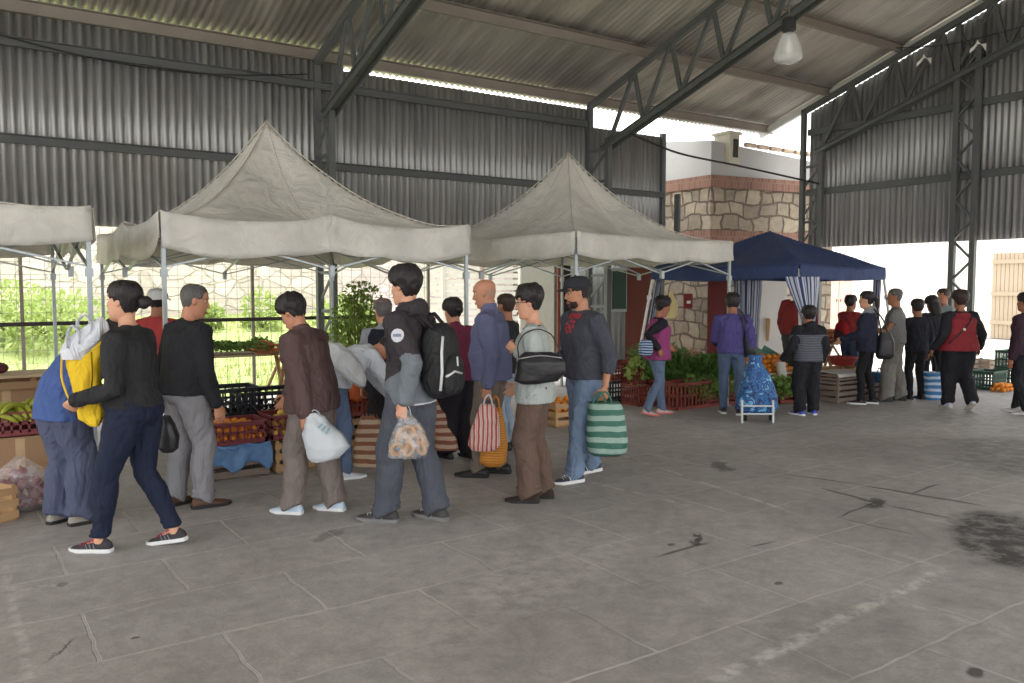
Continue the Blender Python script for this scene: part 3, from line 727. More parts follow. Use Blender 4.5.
for k_, (px, py, lb) in enumerate(((924, 57, 'white ribbon bow tied to the high string left of the lattice post'), (978, 43, 'white ribbon bow tied to the high string right of the lattice post'))):
    r_ = ray(px, py); c_ = r_ * (13.98 / r_.x) + Vector((0, 0, CAMH))
    m = MB()
    m.grid(lambda a, b: c_ + Vector((.02 * math.sin(a * 5), -.16 * a + .02, .05 + (-.16 + .05 * b) * a * (1.3 - b) - .06 * b)), 4, 2)
    m.grid(lambda a, b: c_ + Vector((.02 * math.sin(a * 4), .12 * a, .05 - .13 * a - .06 * b)), 4, 2)
    solidify(tag(m.build('ribbon_bow', paper), lb, 'ribbon'), .004)
# thin wires hanging along the left purlin
m = MB(); pts = [Vector((lerp(.2, 4.3, i / 20), 11.28, 4.50 - .22 * math.sin(math.pi * i / 20))) for i in range(21)]
m.tube(pts, .008, 5); tag(m.build('slack_wire', blackc), 'slack dark wire drooping under the left eave purlin', 'cable')

# ------------------------------------------------------------------ world and light
w = bpy.data.worlds.new('overcast sky'); SC.world = w; w.use_nodes = True
wn = w.node_tree; bg = wn.nodes['Background']
tcw = wn.nodes.new('ShaderNodeTexCoord'); nzw = wn.nodes.new('ShaderNodeTexNoise'); nzw.inputs['Scale'].default_value = 1.6; nzw.inputs['Detail'].default_value = 5
crw = wn.nodes.new('ShaderNodeValToRGB'); crw.color_ramp.elements[0].color = (.86, .90, .96, 1); crw.color_ramp.elements[1].color = (1, .99, .97, 1)
wn.links.new(tcw.outputs['Generated'], nzw.inputs[0]); wn.links.new(nzw.outputs[0], crw.inputs[0]); wn.links.new(crw.outputs[0], bg.inputs[0])
bg.inputs[1].default_value = 1.6
sd = bpy.data.lights.new('sun', 'SUN'); sd.energy = 3.3; sd.angle = R(25); so_ = bpy.data.objects.new('sun', sd); COL.objects.link(so_)
so_.rotation_euler = (R(-14), R(10), 0)
SC.view_settings.exposure = 1.15
SC.cycles.use_denoising = True
SC.cycles.max_bounces = 6; SC.cycles.diffuse_bounces = 4; SC.cycles.transparent_max_bounces = 12
# ================================================================== CANOPIES
def tent_mat(name, col, transl=.25, dirt=.25):
    m, nt, b, out = new_mat(name); L = nt.links.new
    v = coords(nt); n1 = N(nt, 'ShaderNodeTexNoise', in_Scale=1.6, in_Detail=7.0, in_Roughness=.65); L(v, n1.inputs[0])
    cr = N(nt, 'ShaderNodeValToRGB'); e = cr.color_ramp.elements
    e[0].position = .32; e[0].color = scale_c(col, 1 - dirt); e[1].position = .66; e[1].color = scale_c(col, 1.05); L(n1.outputs[0], cr.inputs[0])
    L(cr.outputs[0], b.inputs['Base Color']); b.inputs['Roughness'].default_value = .75; b.inputs['Specular IOR Level'].default_value = .25
    n2 = N(nt, 'ShaderNodeTexNoise', in_Scale=4.0, in_Detail=4.0, in_Distortion=1.2); L(v, n2.inputs[0])
    n3 = N(nt, 'ShaderNodeTexNoise', in_Scale=22.0, in_Detail=2.0); L(v, n3.inputs[0])
    b1 = N(nt, 'ShaderNodeBump', in_Strength=.45, in_Distance=.10); L(n2.outputs[0], b1.inputs['Height'])
    b2 = N(nt, 'ShaderNodeBump', in_Strength=.2, in_Distance=.01); L(n3.outputs[0], b2.inputs['Height']); L(b1.outputs[0], b2.inputs['Normal']); L(b2.outputs[0], b.inputs['Normal'])
    tl = N(nt, 'ShaderNodeBsdfTranslucent'); L(cr.outputs[0], tl.inputs[0]); ms = N(nt, 'ShaderNodeMixShader', in_0=transl)
    L(b.outputs[0], ms.inputs[1]); L(tl.outputs[0], ms.inputs[2]); L(ms.outputs[0], out.inputs[0])
    return m
canvas = tent_mat('off white canvas', C(232, 228, 220, 1.0), .3)
navy = tent_mat('navy canopy cloth', C(62, 76, 116, 1.0), .06, .2)
alum = plain('tent pole metal', C(158, 164, 168), rough=.4, metal=.5, var=.08)
polew = plain('white tent pole', C(214, 214, 212), rough=.45, var=.05)
seam = plain('canvas seam', C(196, 190, 178), rough=.8)

def tent(name, N0, phi, sx, sy, hv, hapex, label, group, mat=canvas, drop=.24, power=1.55, midpost=0.0, seed=1, polemat=alum, legs=(1, 1, 1, 1), flare=0.0, apexr=.0, navyt=False, scis=True):
    """N0: nearest corner (ground). edge a at angle phi (camera x/depth plane), edge b at right angles to it, away"""
    a = RT * math.cos(phi) + FH * math.sin(phi); b = RT * -math.sin(phi) + FH * math.cos(phi)
    root = empty(name, N0, 0, label, 'canopy', group)
    def W(s, t, z): return a * (s * sx) + b * (t * sy) + Vector((0, 0, z))
    def wr(s, t, k=1.0): return noise.noise(Vector((s * 4 + seed * 7, t * 4, seed))) * .035 * k
    def height(s, t):
        u, w = abs(2 * s - 1), abs(2 * t - 1); r = max(u, w)
        rr = max(0.0, (1 - r)); z = (hapex - hv) * rr ** power
        # cloth sags between the ridges and at mid edge
        dd = min(u, w) / max(r, .05)
        z -= .10 * (1 - dd) * math.sin(math.pi * min(1, rr)) * (1 if not navyt else .8)
        z += midpost * math.exp(-((min(u, w)) / .12) ** 2) * math.exp(-rr / .25)
        if midpost and r > .6: z -= .05 * math.sin(math.pi * min(u, w)) * smoothstep(.6, 1, r)
        z -= .03 * r ** 4 * (1 - abs(min(u, w))) if not midpost else 0
        return hv + z + wr(s, t, .8 if r < .97 else .3)
    n = 56
    mb = MB(); mb.grid(lambda s, t: W(s, t, height(s, t)), n, n)
    cap_ = mb.build('canopy_cloth', mat, root, smooth=True); solidify(cap_, .004)
    # valance: four strips hanging from the edge
    edges = (('s', 0), ('s', 1), ('t', 0), ('t', 1))
    for ax, e in edges:
        def fn(q, r, ax=ax, e=e):
            s, t = (q, e) if ax == 's' else (e, q)
            o = (b * (-1 if e == 0 else 1)) if ax == 's' else (a * (-1 if e == 0 else 1))
            scal = .035 * abs(math.sin(q * math.pi * 3)) * (0 if navyt else 1)
            z = height(s, t) - r * (drop + scal) + .0
            w_ = .035 * noise.noise(Vector((q * 9, r * 1.2, seed + e * 3 + (5 if ax == 's' else 0)))) * r
            return W(s, t, z) + o * (.015 + w_ + .01 * r)
        m2 = MB(); m2.grid(fn, 48, 5); vo = m2.build('valance', mat, root, smooth=True); solidify(vo, .004)
    # seams along the ridges
    if not navyt:
        for (c0, c1) in (((0, 0), (1, 1)), ((1, 0), (0, 1)), ((.5, 0), (.5, 1)), ((0, .5), (1, .5))):
            pts = []
            for i in range(41):
                s = lerp(c0[0], c1[0], i / 40); t = lerp(c0[1], c1[1], i / 40); pts.append(W(s, t, height(s, t) + .006))
            m3 = MB(); m3.tube(pts, .006, 5); m3.build('seam', seam, root, smooth=True)
    # legs
    i = 0
    for (s, t) in ((0, 0), (1, 0), (0, 1), (1, 1)):
        if legs[i]:
            top = W(lerp(s, .5, .015), lerp(t, .5, .015), hv - .06)
            out = (a * (s - .5) + b * (t - .5)).normalized() * flare
            foot = Vector((top.x, top.y, 0)) + out
            m4 = MB(); m4.bar(foot, top, .032, .032); lg = m4.build('leg', polemat, root, bevel=.003)
            m5 = MB(); m5.box(foot + Vector((0, 0, .006)), (.09, .09, .012)); m5.build('foot_plate', polemat, lg)
            kk = foot.lerp(top, (hv - .42) / hv); m5 = MB(); m5.box(kk, (.05, .05, .06)); m5.build('slider', polemat, lg)
        i += 1
    # scissor truss bars below each edge
    if scis:
        zt, zb = hv - .10, hv - .42
        for (A, B) in (((0, 0), (1, 0)), ((0, 0), (0, 1)), ((1, 0), (1, 1)), ((0, 1), (1, 1))):
            for h0, h1 in ((0, .5), (.5, 1)):
                for fl in (0, 1):
                    z0, z1 = (zt, zb) if fl else (zb, zt)
                    f = lambda q, z: W(lerp(lerp(A[0], B[0], q), .5, .02), lerp(lerp(A[1], B[1], q), .5, .02), z)
                    m6 = MB(); m6.bar(f(h0 + .005, z0), f(h1 - .005, z1), .026, .014, Vector((0, 0, 1))); m6.build('scissor_bar', polemat, root)
        for (s, t) in ((.5, 0), (0, .5), (1, .5), (.5, 1)):
            for q0 in (0, .5):
                m6 = MB(); m6.bar(W(s, t, zb + .02 if q0 else zt), W(lerp(s, .5, .96), lerp(t, .5, .96), zt + .1 if q0 else zb + .25), .024, .014, Vector((0, 0, 1))); m6.build('cross_bar', polemat, root)
            m6 = MB(); m6.box(W(s, t, zb - .02), (.04, .04, .09)); m6.build('joint_bracket', polemat, root)
        m6 = MB(); m6.tube([W(.5, .5, hv - .15), W(.5, .5, hapex - .05)], .02, 8); m6.build('centre_pole', polemat, root)
    return root, W, height
GW = 'white peaked canopies'
c1 = at(160, 211, 6.35); d1 = math.atan2(.566, .824) - .02
T1 = tent('market_canopy', Vector((c1.x, c1.y, 0)), d1, 2.72, 3.5, c1.z, at(263, 117, 8.45).z - .02, 'large white peaked canopy with tall point, in the middle of the left stalls', None, midpost=.03, seed=2, power=2.0, drop=.27)
c0 = at(91, 207, 6.0)
a_dir = RT * math.cos(d1) + FH * math.sin(d1)
T0 = tent('market_canopy', Vector((c0.x, c0.y, 0)) - a_dir * 3.0, d1, 3.0, 3.0, c0.z, c0.z + .22, 'white canopy at the left edge of the picture, only its flat valance in view', None, seed=5)
c2 = at(576, 231, 8.7)
T2 = tent('market_canopy', Vector((c2.x, c2.y, 0)), R(43.5), 3.0, 3.0, c2.z, at(572, 157, 10.8).z + .06, 'white peaked canopy above the man in the cap, next to the navy canopy', None, seed=9, power=2.0)
c3 = at(799, 264, 11.1)
T3 = tent('navy_canopy', Vector((c3.x, c3.y, 0)), R(44), 2.8, 2.4, c3.z, at(769, 233, 13.0).z + .03, 'navy blue low pitched canopy with striped corner curtains', None, mat=navy, drop=.19, power=1.0, seed=4, polemat=polew, flare=.30, navyt=True, scis=False)
T3[0]['category'] = 'canopy'
# striped gathered curtains on the navy canopy corners
curt = stripes('blue and white stripes', [(0, C(70, 84, 128)), (.35, C(214, 216, 220)), (.55, C(70, 84, 128)), (.7, C(214, 216, 220))], 1.0, 'X', .8, 'UV')
def curtain(root, W, s, t, hv, spread, zbot, swing, n_fold=7, w1=.34, w0=.07, dy=.05):
    top0 = W(s, t, hv)
    def fn(q, r):
        w = lerp(w1, w0, smoothstep(0, 1, r) ** .7); x = (q - .5) * w
        fold = math.sin(q * math.pi * n_fold) * .03 * (1 - .3 * r)
        return top0 + Vector((0, 0, -.17 - r * (hv - zbot - .17))) + RT * (x + swing * r) + FH * (fold + dy)
    m = MB(); m.grid(fn, 42, 16); o = m.build('corner_curtain', curt, root, smooth=True)
    uv = o.data.uv_layers.new(name='uv'); nu = 43
    for p in o.data.polygons:
        for li in p.loop_indices:
            vi = o.data.loops[li].vertex_index; uv.data[li].uv = ((vi % nu) / 42 * 5, (vi // nu) / 16)
    solidify(o, .004)
r3, W3, _ = T3
curtain(r3, W3, .0, .0, c3.z, .3, .72, .17, w1=.46, w0=.08, dy=-.13)
curtain(r3, W3, .98, .97, c3.z, .3, .35, .0, w1=.5, w0=.4)
curtain(r3, W3, .97, .02, c3.z, .3, .5, -.02, w1=.12, w0=.10)
curtain(r3, W3, .03, .97, c3.z, .3, .1, -.25, w1=.10, w0=.10)
# ================================================================== PEOPLE
def skin_mat(name, col):
    if name in _mats: return _mats[name]
    m, nt, b, out = new_mat(name); v = coords(nt)
    n1 = N(nt, 'ShaderNodeTexNoise', in_Scale=14.0, in_Detail=4.0); nt.links.new(v, n1.inputs[0])
    mx = N(nt, 'ShaderNodeMix', data_type='RGBA'); nt.links.new(n1.outputs[0], mx.inputs[0])
    mx.inputs[6].default_value = scale_c(col, .86); mx.inputs[7].default_value = (min(1, col[0] * 1.12), col[1] * 1.04, col[2] * 1.0, 1)
    nt.links.new(mx.outputs[2], b.inputs['Base Color']); b.inputs['Roughness'].default_value = .55; b.inputs['Specular IOR Level'].default_value = .35
    _mats[name] = m; return m
SK = skin_mat('warm brown skin', C(186, 134, 106)); SKL = skin_mat('light tan skin', C(206, 156, 128)); SKD = skin_mat('deep tan skin', C(160, 110, 84))
LIP = plain('lips', C(150, 84, 74), rough=.5, bump=0); EYEW = plain('eye white', C(226, 220, 212), rough=.3, bump=0, var=.02); EYED = plain('dark iris', C(34, 24, 20), rough=.2, bump=0)
def hair_mat(name, col):
    if name in _mats: return _mats[name]
    m, nt, b, out = new_mat(name); v = coords(nt, scale=(60, 60, 8)); n1 = N(nt, 'ShaderNodeTexNoise', in_Scale=2.0, in_Detail=3.0); nt.links.new(v, n1.inputs[0])
    mx = N(nt, 'ShaderNodeMix', data_type='RGBA'); nt.links.new(n1.outputs[0], mx.inputs[0]); mx.inputs[6].default_value = scale_c(col, .6); mx.inputs[7].default_value = scale_c(col, 1.5)
    nt.links.new(mx.outputs[2], b.inputs['Base Color']); b.inputs['Roughness'].default_value = .5; b.inputs['Specular IOR Level'].default_value = .35
    bp = N(nt, 'ShaderNodeBump', in_Strength=.6, in_Distance=.01); nt.links.new(n1.outputs[0], bp.inputs['Height']); nt.links.new(bp.outputs[0], b.inputs['Normal'])
    _mats[name] = m; return m
HBLK = hair_mat('black hair', C(36, 30, 30)); HGR = hair_mat('dark grey hair', C(84, 80, 78)); HBR = hair_mat('dark brown hair', C(54, 38, 32))

HEADR = [(-.119, .058, .005, .022), (-.112, .074, -.01, .036), (-.098, .083, -.03, .047), (-.08, .086, -.05, .056), (-.06, .086, -.066, .062), (-.04, .086, -.076, .066),
         (-.02, .087, -.084, .069), (0, .088, -.090, .071), (.02, .088, -.094, .073), (.04, .092, -.097, .075), (.06, .088, -.097, .076), (.08, .078, -.090, .071),
         (.096, .062, -.076, .060), (.107, .044, -.056, .044), (.114, .022, -.032, .026), (.1165, .008, -.012, .010)]
def gauss(x, s): return math.exp(-(x / s) ** 2)
def head_ring(z, n=40, off=None, face=True, nose=1.0):
    for i in range(len(HEADR) - 1):
        if HEADR[i][0] <= z <= HEADR[i + 1][0]: break
    a, b_ = HEADR[i], HEADR[i + 1]; t = max(0, min(1, (z - a[0]) / (b_[0] - a[0])))
    f, bk, w = (lerp(a[k], b_[k], t) for k in (1, 2, 3))
    cy, ry = (f + bk) / 2, (f - bk) / 2; ring = []
    for j in range(n):
        th = 2 * math.pi * j / n; cx, sy = math.cos(th), math.sin(th)
        p = 2.12; k = (abs(cx) ** p + abs(sy) ** p) ** (-1 / p)
        x, y = w * k * cx, cy + ry * k * sy
        if face and sy > 0 and y > 0:
            fr = smoothstep(.2, .75, sy)
            d = 0
            d += .026 * nose * gauss(x, .0125 + .004 * smoothstep(.03, -.035, z)) * smoothstep(.036, -.030, z) * (1 - smoothstep(-.030, -.044, z) if z > -.044 else 0) if z < .036 and z > -.044 else 0
            d -= .012 * (gauss(x - .031, .017) + gauss(x + .031, .017)) * gauss(z - .014, .013)
            d += .006 * (gauss(x - .03, .022) + gauss(x + .03, .022)) * gauss(z - .037, .010)
            d += .007 * gauss(x, .022) * (gauss(z + .060, .006) + gauss(z + .073, .006)) - .004 * gauss(x, .03) * gauss(z + .0665, .003)
            d -= .005 * gauss(x, .03) * gauss(z + .087, .008)
            d += .005 * gauss(x, .022) * gauss(z + .103, .010)
            d += .004 * (gauss(x - .040, .018) + gauss(x + .040, .018)) * gauss(z + .020, .018)
            y += d * fr
        if off: 
            o = off(x, y, z); v = Vector((x, y - cy, z * .5)); v.normalize(); x += v.x * o; y += v.y * o
            ring.append(Vector((x, y, z + (o * smoothstep(.06, .11, z)))))
        else: ring.append(Vector((x, y, z)))
    return ring
def head_rings(n=40, m=44, **kw):
    return [head_ring(lerp(-.1189, .1164, i / (m - 1)), n, **kw) for i in range(m)]

def ik(a, t, l1, l2, pole):
    d = t - a; L = d.length
    if L > (l1 + l2) * .998: d = d.normalized() * (l1 + l2) * .998; L = d.length; t = a + d
    x = (l1 * l1 - l2 * l2 + L * L) / (2 * L); h = math.sqrt(max(0, l1 * l1 - x * x))
    n = d.normalized(); p = pole - n * pole.dot(n)
    if p.length < 1e-4: p = Vector((0, -1, 0))
    p.normalize(); return a + n * x + p * h, t

def bake(temp, vox, smooth=2, wr=None, dec=None):
    md = temp.modifiers.new('r', 'REMESH'); md.mode = 'VOXEL'; md.voxel_size = vox; md.use_smooth_shade = True
    if smooth:
        ms = temp.modifiers.new('s', 'SMOOTH'); ms.factor = .5; ms.iterations = smooth
    if wr:
        for sc_, st in wr:
            tx = bpy.data.textures.new('w', 'CLOUDS'); tx.noise_scale = sc_; tx.noise_depth = 2
            dm = temp.modifiers.new('d', 'DISPLACE'); dm.texture = tx; dm.strength = st; dm.mid_level = .5; dm.texture_coords = 'LOCAL'

class Person: pass
def hand(mb, wrist, d, nrm, thumb, s, curl=.35, spread=1.0):
    """d: direction of the hand, nrm: palm normal (fingers close towards it), thumb: side of the thumb"""
    d = d.normalized(); thumb = (thumb - d * thumb.dot(d)).normalized(); nrm = (nrm - d * nrm.dot(d) - thumb * nrm.dot(thumb)).normalized()
    rings = []
    for t, w, h in ((-.012, .024, .018), (.01, .026, .016), (.035, .036, .0155), (.065, .042, .014), (.085, .041, .012), (.092, .036, .009)):
        c = wrist + d * (t * s); rings.append([c + thumb * (math.cos(2 * math.pi * j / 12) * w * s) + nrm * (math.sin(2 * math.pi * j / 12) * h * s) for j in range(12)])
    mb.loft(rings)
    for i, (off, ln, r) in enumerate(((.030, .072, .0085), (.0105, .080, .0088), (-.0095, .074, .0084), (-.029, .060, .0076))):
        base = wrist + d * (.080 * s) + thumb * (off * s * (1 + .06 * spread)); a = curl * .7 + .05 * i; dirn = (d + thumb * (off * 2.2 * spread)).normalized()
        pts = [base - d * .01 * s, base]; cur = base
        for k, fr in enumerate((.45, .32, .25)):
            a2 = a * (1.0 + k * .9); v = dirn * math.cos(a2) + nrm * math.sin(a2); cur = cur + v * (ln * fr * s); pts.append(cur)
        mb.tube(pts, [r * s, r * s, r * .98 * s, r * .9 * s, r * .75 * s], 8, True)
    b0 = wrist + d * (.022 * s) + thumb * (.024 * s)
    t1 = b0 + (d * .55 + thumb * .75 + nrm * (.25 + curl * .4)).normalized() * (.040 * s); t2 = t1 + (d * .85 + thumb * .25 + nrm * (.2 + curl * .6)).normalized() * (.032 * s)
    t3 = t2 + (d * .95 + nrm * (.15 + curl * .6) - thumb * .1).normalized() * (.024 * s)
    mb.tube([b0 - thumb * .01 * s, b0, t1, t2, t3], [.014 * s, .014 * s, .011 * s, .0095 * s, .0075 * s], 8, True)

def shoe(root, ank, yaw, pitch, s, upper, sole, laces=None, low=True, stripe=None):
    """ank: point on the ground below the ankle; heel pitch raises the heel about the ball"""
    M = Matrix.Rotation(yaw, 3, 'Z') @ Matrix.Rotation(-pitch, 3, 'X'); ball = Vector((0, .12 * s, 0))
    def T(x, y, z): return ank + Matrix.Rotation(yaw, 3, 'Z') @ ball + M @ (Vector((x, y, z)) * s - ball)
    secs = [(-.082, .020, .050), (-.075, .030, .070), (-.05, .036, .088), (-.02, .038, .092), (.01, .039, .088), (.04, .040, .074), (.07, .043, .060), (.10, .047, .050), (.13, .047, .044), (.16, .041, .038), (.18, .030, .031), (.192, .016, .024)]
    def upr(y, w, h, z0=.018, k=1.0):
        r = []
        for j in range(16):
            a = 2 * math.pi * j / 16; c, sn = math.cos(a), math.sin(a); zz = z0 + (h - z0) * max(0, sn) ** .8 if sn > 0 else z0 + .002 * sn
            r.append(T(w * k * c * (1 - .35 * max(0, sn) ** 2), y, zz))
        return r
    m = MB(); m.loft([upr(*q) for q in secs]); u = m.build('shoe', upper, root, smooth=True)
    m = MB(); rings = []
    for z, k in ((.0, .96), (.004, 1.04), (.022, 1.08), (.026, 1.02)):
        out = []
        for q in secs: out.append(T(q[1] * k, q[0] * (1.03 if z else 1.01), z + (.006 if q[0] > .15 and z < .01 else 0)))
        for q in reversed(secs): out.append(T(-q[1] * k, q[0] * (1.03 if z else 1.01), z + (.006 if q[0] > .15 and z < .01 else 0)))
        rings.append(out)
    m.loft(rings); m.build('sole', sole, u)
    if laces is not None:
        m = MB()
        for i in range(5):
            y = .035 + .02 * i; h = lerp(.077, .049, i / 4)
            m.tube([T(-.024, y, h - .006), T(0, y + .004, h + .004), T(.024, y, h - .006)], .0032 * s, 6)
        m.tube([T(0, .035, .082), T(.018, .02, .095), T(.03, .035, .08)], .003 * s, 6); m.tube([T(0, .035, .082), T(-.018, .02, .095), T(-.03, .035, .08)], .003 * s, 6)
        m.build('laces', laces, u)
    if stripe is not None:
        m = MB()
        for sd_ in (-1, 1):
            for y0 in (.01, .035, .06): m.tube([T(sd_ * .0415, y0, .028), T(sd_ * .036, y0 + .012, .058)], .0035 * s, 5)
        m.build('side_stripe', stripe, u)
    return u

def person(label, pos, heading, H, sex='m', build=1.0, lean=0, side=0, twist=0, head_yaw=0, head_pitch=0, head_roll=0,
           feet=((-.06, .0, 0, 0), (.06, .0, 0, 0)), hands=(None, None), curl=(.35, .35), handdir=(None, None), palm=(None, None), elbow=(None, None), skin=SK,
           top=None, bottom=None, hair=None, shoes=None, extras=(), detail=1, crouch=0.0, belly=0.0, hx=.0):
    """pos ground point; heading in degrees: 0 looks away from the camera, 90 to its left; -90 to its right"""
    P = Person(); s = H / 1.70
    rz = YAW + R(heading) - math.pi / 2
    root = empty('person', pos, rz, label, 'person'); P.root = root; P.s = s; P.M = Matrix.Translation(pos) @ Matrix.Rotation(rz, 4, 'Z')
    far = detail == 0
    vb = .0050 if detail >= 2 else (.0065 if detail == 1 else .011); vg = .011 if detail >= 1 else .015
    legL1, legL2 = .245 * H, .235 * H; ank = .045 * H
    fem = sex == 'f'; hipw = (.175 if fem else .160) * build * s; shw = (.158 if fem else .182) * lerp(1, build, .6) * s
    hj = (.088 if fem else .085) * s * lerp(1, build, .5)
    zp = .520 * H - crouch * H
    fp = []
    for (fx, fy, fyaw, raise_) in feet:
        ap = Vector((fx * H, fy * H, ank)); f = R(raise_)
        if raise_: ap += Vector((0, (1 - math.cos(f)) * .12 * s, math.sin(f) * .12 * s))
        fp.append(ap)
        dxy = math.hypot(abs(fx * H) - hj, fy * H - hx * H); mx = (legL1 + legL2) * .997
        zp = min(zp, ap.z + math.sqrt(max(.01, mx * mx - dxy * dxy)))
    ph = Vector((0, hx * H, zp)); lean_r, side_r = R(lean), R(side)
    # spine
    def ang(t): return lean_r * (.22 + .78 * smoothstep(-.02, .34, t)) if t > 0 else lean_r * .22 * (1 if t > -.15 else 1)
    def spine(t):
        t0 = t; p = ph.copy(); n = 14; st = t * s / n
        for i in range(n):
            a = ang(t0 * (i + .5) / n) if t0 > 0 else lean_r * .10
            p += Vector((math.sin(side_r) * st * (1 if t0 > 0 else 0), math.sin(a) * st, math.cos(a) * st))
        a = ang(t0) if t0 > 0 else lean_r * .10
        return p, a
    def frame(t):
        p, a = spine(t); tw = R(twist) * smoothstep(.05, .35, t)
        sx = Vector((math.cos(tw), math.sin(tw), 0)); up = Vector((math.sin(side_r) * .7, math.sin(a), math.cos(a))).normalized(); fy = up.cross(sx).normalized(); sx = fy.cross(up).normalized()
        return p, sx, fy, up
    P.frame = frame
    def torso(mb, rows, n=28, p_=2.3):
        rings = []
        for row in rows:
            t, w, d = row[:3]; fo = row[3] if len(row) > 3 else 0
            p, sx, fy, up = frame(t); r = []
            for j in range(n):
                a = 2 * math.pi * j / n; c, q = math.cos(a), math.sin(a); k = (abs(c) ** p_ + abs(q) ** p_) ** (-1 / p_)
                r.append(p + sx * (w * k * c * s) + fy * ((d * k * q + fo) * s))
            rings.append(r)
        mb.loft(rings)
    b = build
    if fem: base = [(-.10, .10, .09, -.01), (-.05, .155 * b, .115 * b, -.012), (0, .172 * b, .120 * b, -.012), (.07, .155 * b, .108 * b + belly * .4, belly * .4), (.14, .130 * b, .098 * b + belly * .5, belly * .5), (.20, .128 * b, .096 * b + belly * .3, belly * .3),
                    (.27, .138 * b, .108 * b, .012), (.32, .142 * b, .114 * b, .016), (.38, .145 * b, .100 * b, .004), (.43, .150, .080, -.004), (.465, .125, .062, -.01), (.495, .07, .052, -.012), (.52, .048, .048, -.01)]
    else: base = [(-.10, .10, .09, -.01), (-.05, .145 * b, .110 * b, -.01), (0, .158 * b, .115 * b, -.01), (.07, .150 * b, .106 * b + belly * .5, belly * .5), (.14, .142 * b, .104 * b + belly, belly), (.20, .145 * b, .106 * b + belly * .6, belly * .6),
                  (.27, .158 * b, .112 * b, .006), (.33, .165 * b, .112 * b, .006), (.39, .168 * b, .102 * b, 0), (.435, .172, .084, -.004), (.465, .150, .066, -.008), (.495, .08, .056, -.012), (.52, .054, .052, -.01)]
    # arms
    sh = []; arms = []
    L1, L2 = .172 * H, .150 * H
    for i, sg in enumerate((-1, 1)):
        p, sx, fy, up = frame(.435); sp = p + sx * (sg * shw) + up * (-.012 * s) - fy * .004
        tgt = hands[i]
        if tgt is None: tg = sp + Vector((sg * .055 * s, .05 * s, -(L1 + L2) * .975))
        elif len(tgt) == 3: tg = Vector((tgt[0] * H, tgt[1] * H, tgt[2] * H))
        pole = Vector(elbow[i]) if elbow[i] else Vector((sg * .16, -1, -.1))
        e, w = ik(sp, tg, L1, L2, pole); sh.append(sp); arms.append((sp, e, w))
    P.arms = arms
    # head placement
    pn, sxn, fyn, upn = frame(.50)
    hy = R(twist * .6 + head_yaw); hp = R(head_pitch)
    na = ang(.5) * .62 + hp * .35
    neck_dir = Vector((math.sin(side_r) * .5, math.sin(na) * math.cos(hy * .3), math.cos(na))).normalized()
    sb = pn + neck_dir * (.070 * s) + Vector((0, 0, 0))
    HM = Matrix.Rotation(hy, 3, 'Z') @ Matrix.Rotation(R(head_roll), 3, 'Y') @ Matrix.Rotation(-hp, 3, 'X')
    hs_ = s ** .45 * (.98 if fem else 1.0)
    hc = sb + HM @ Vector((0, .018, .078)) * hs_
    P.head = hc; P.HM = HM; P.hs = hs_
    def HT(v): return hc + HM @ (Vector(v) * hs_)
    P.HT = HT
    # ---------------- body (one continuous skin)
    mb = MB()
    torso(mb, [(t, w * .86, d * .86) + ((r[0],) if r else ()) for (t, w, d, *r) in base[:-2]] + [base[-2], base[-1]], 20)
    nr = (.047 if fem else .055) * hs_
    mb.tube([pn - upn * .05 * s, pn + neck_dir * .02 * s, HT((0, -.018, -.075)), HT((0, -.012, -.03))], [nr * 1.25, nr * 1.05, nr, nr], 16)
    mb.loft([[HT(q) for q in r] for r in head_rings(44, 50, nose=1.0 if not fem else .88)])
    for sg in (-1, 1):
        E = Matrix.Rotation(sg * .25, 3, 'Z')
        mb.ball(HT((sg * .0755, -.004, .004)), (.010 * hs_, .018 * hs_, .030 * hs_), 10, 8, HM @ E)
    for i, (sp, e, w) in enumerate(arms):
        mb.tube([sp - (sp - pn) * .25, sp, sp.lerp(e, .5), e, e.lerp(w, .3), w], [.045 * s, .047 * s, .042 * s, .035 * s, .037 * s, .0235 * s], 14, True)
        sg = -1 if i == 0 else 1
        d = Vector(handdir[i]) if handdir[i] else (w - e).normalized() * .8 + Vector((0, 0, -.35))
        pl = Vector(palm[i]) if palm[i] else Vector((-sg, 0, 0))
        dn = d.normalized(); th = dn.cross(pl) * (-sg if True else sg)
        if palm[i] is None: th = Vector((0, 1, .2))
        if far and detail == 0 and False: pass
        hand(mb, w, d, pl, th, s * (.94 if fem else 1), curl[i])
        P.__dict__['hand%d' % i] = w + dn * .085 * s + pl.normalized() * .018 * s
        P.__dict__['wrist%d' % i] = w
    legs = []
    for i, sg in enumerate((-1, 1)):
        hjp = ph + Vector((sg * hj, 0, -.0 * s)); yaw = R(feet[i][2]); fwd = Vector((-math.sin(yaw), math.cos(yaw), 0))
        k_, a_ = ik(hjp, fp[i], legL1, legL2, fwd + Vector((sg * .05, 0, 0)))
        legs.append((hjp, k_, a_))
        mb.tube([hjp + Vector((0, 0, .02)), hjp.lerp(k_, .4), k_, k_.lerp(a_, .3) - fwd * .006, a_, a_ - Vector((0, 0, .015))], [.07 * s, .062 * s, .045 * s, .044 * s, .032 * s, .032 * s], 14, True)
        mb.tube([a_ + Vector((0, 0, -.02)) - fwd * .015 * s, a_ + fwd * .06 * s + Vector((0, 0, -.035 * s))], [.03 * s, .022 * s], 10, True)
    P.legs = legs
    tmp = mb.build('body', skin, root); bake(tmp, vb, 1); BAKE.append((tmp, None, None))
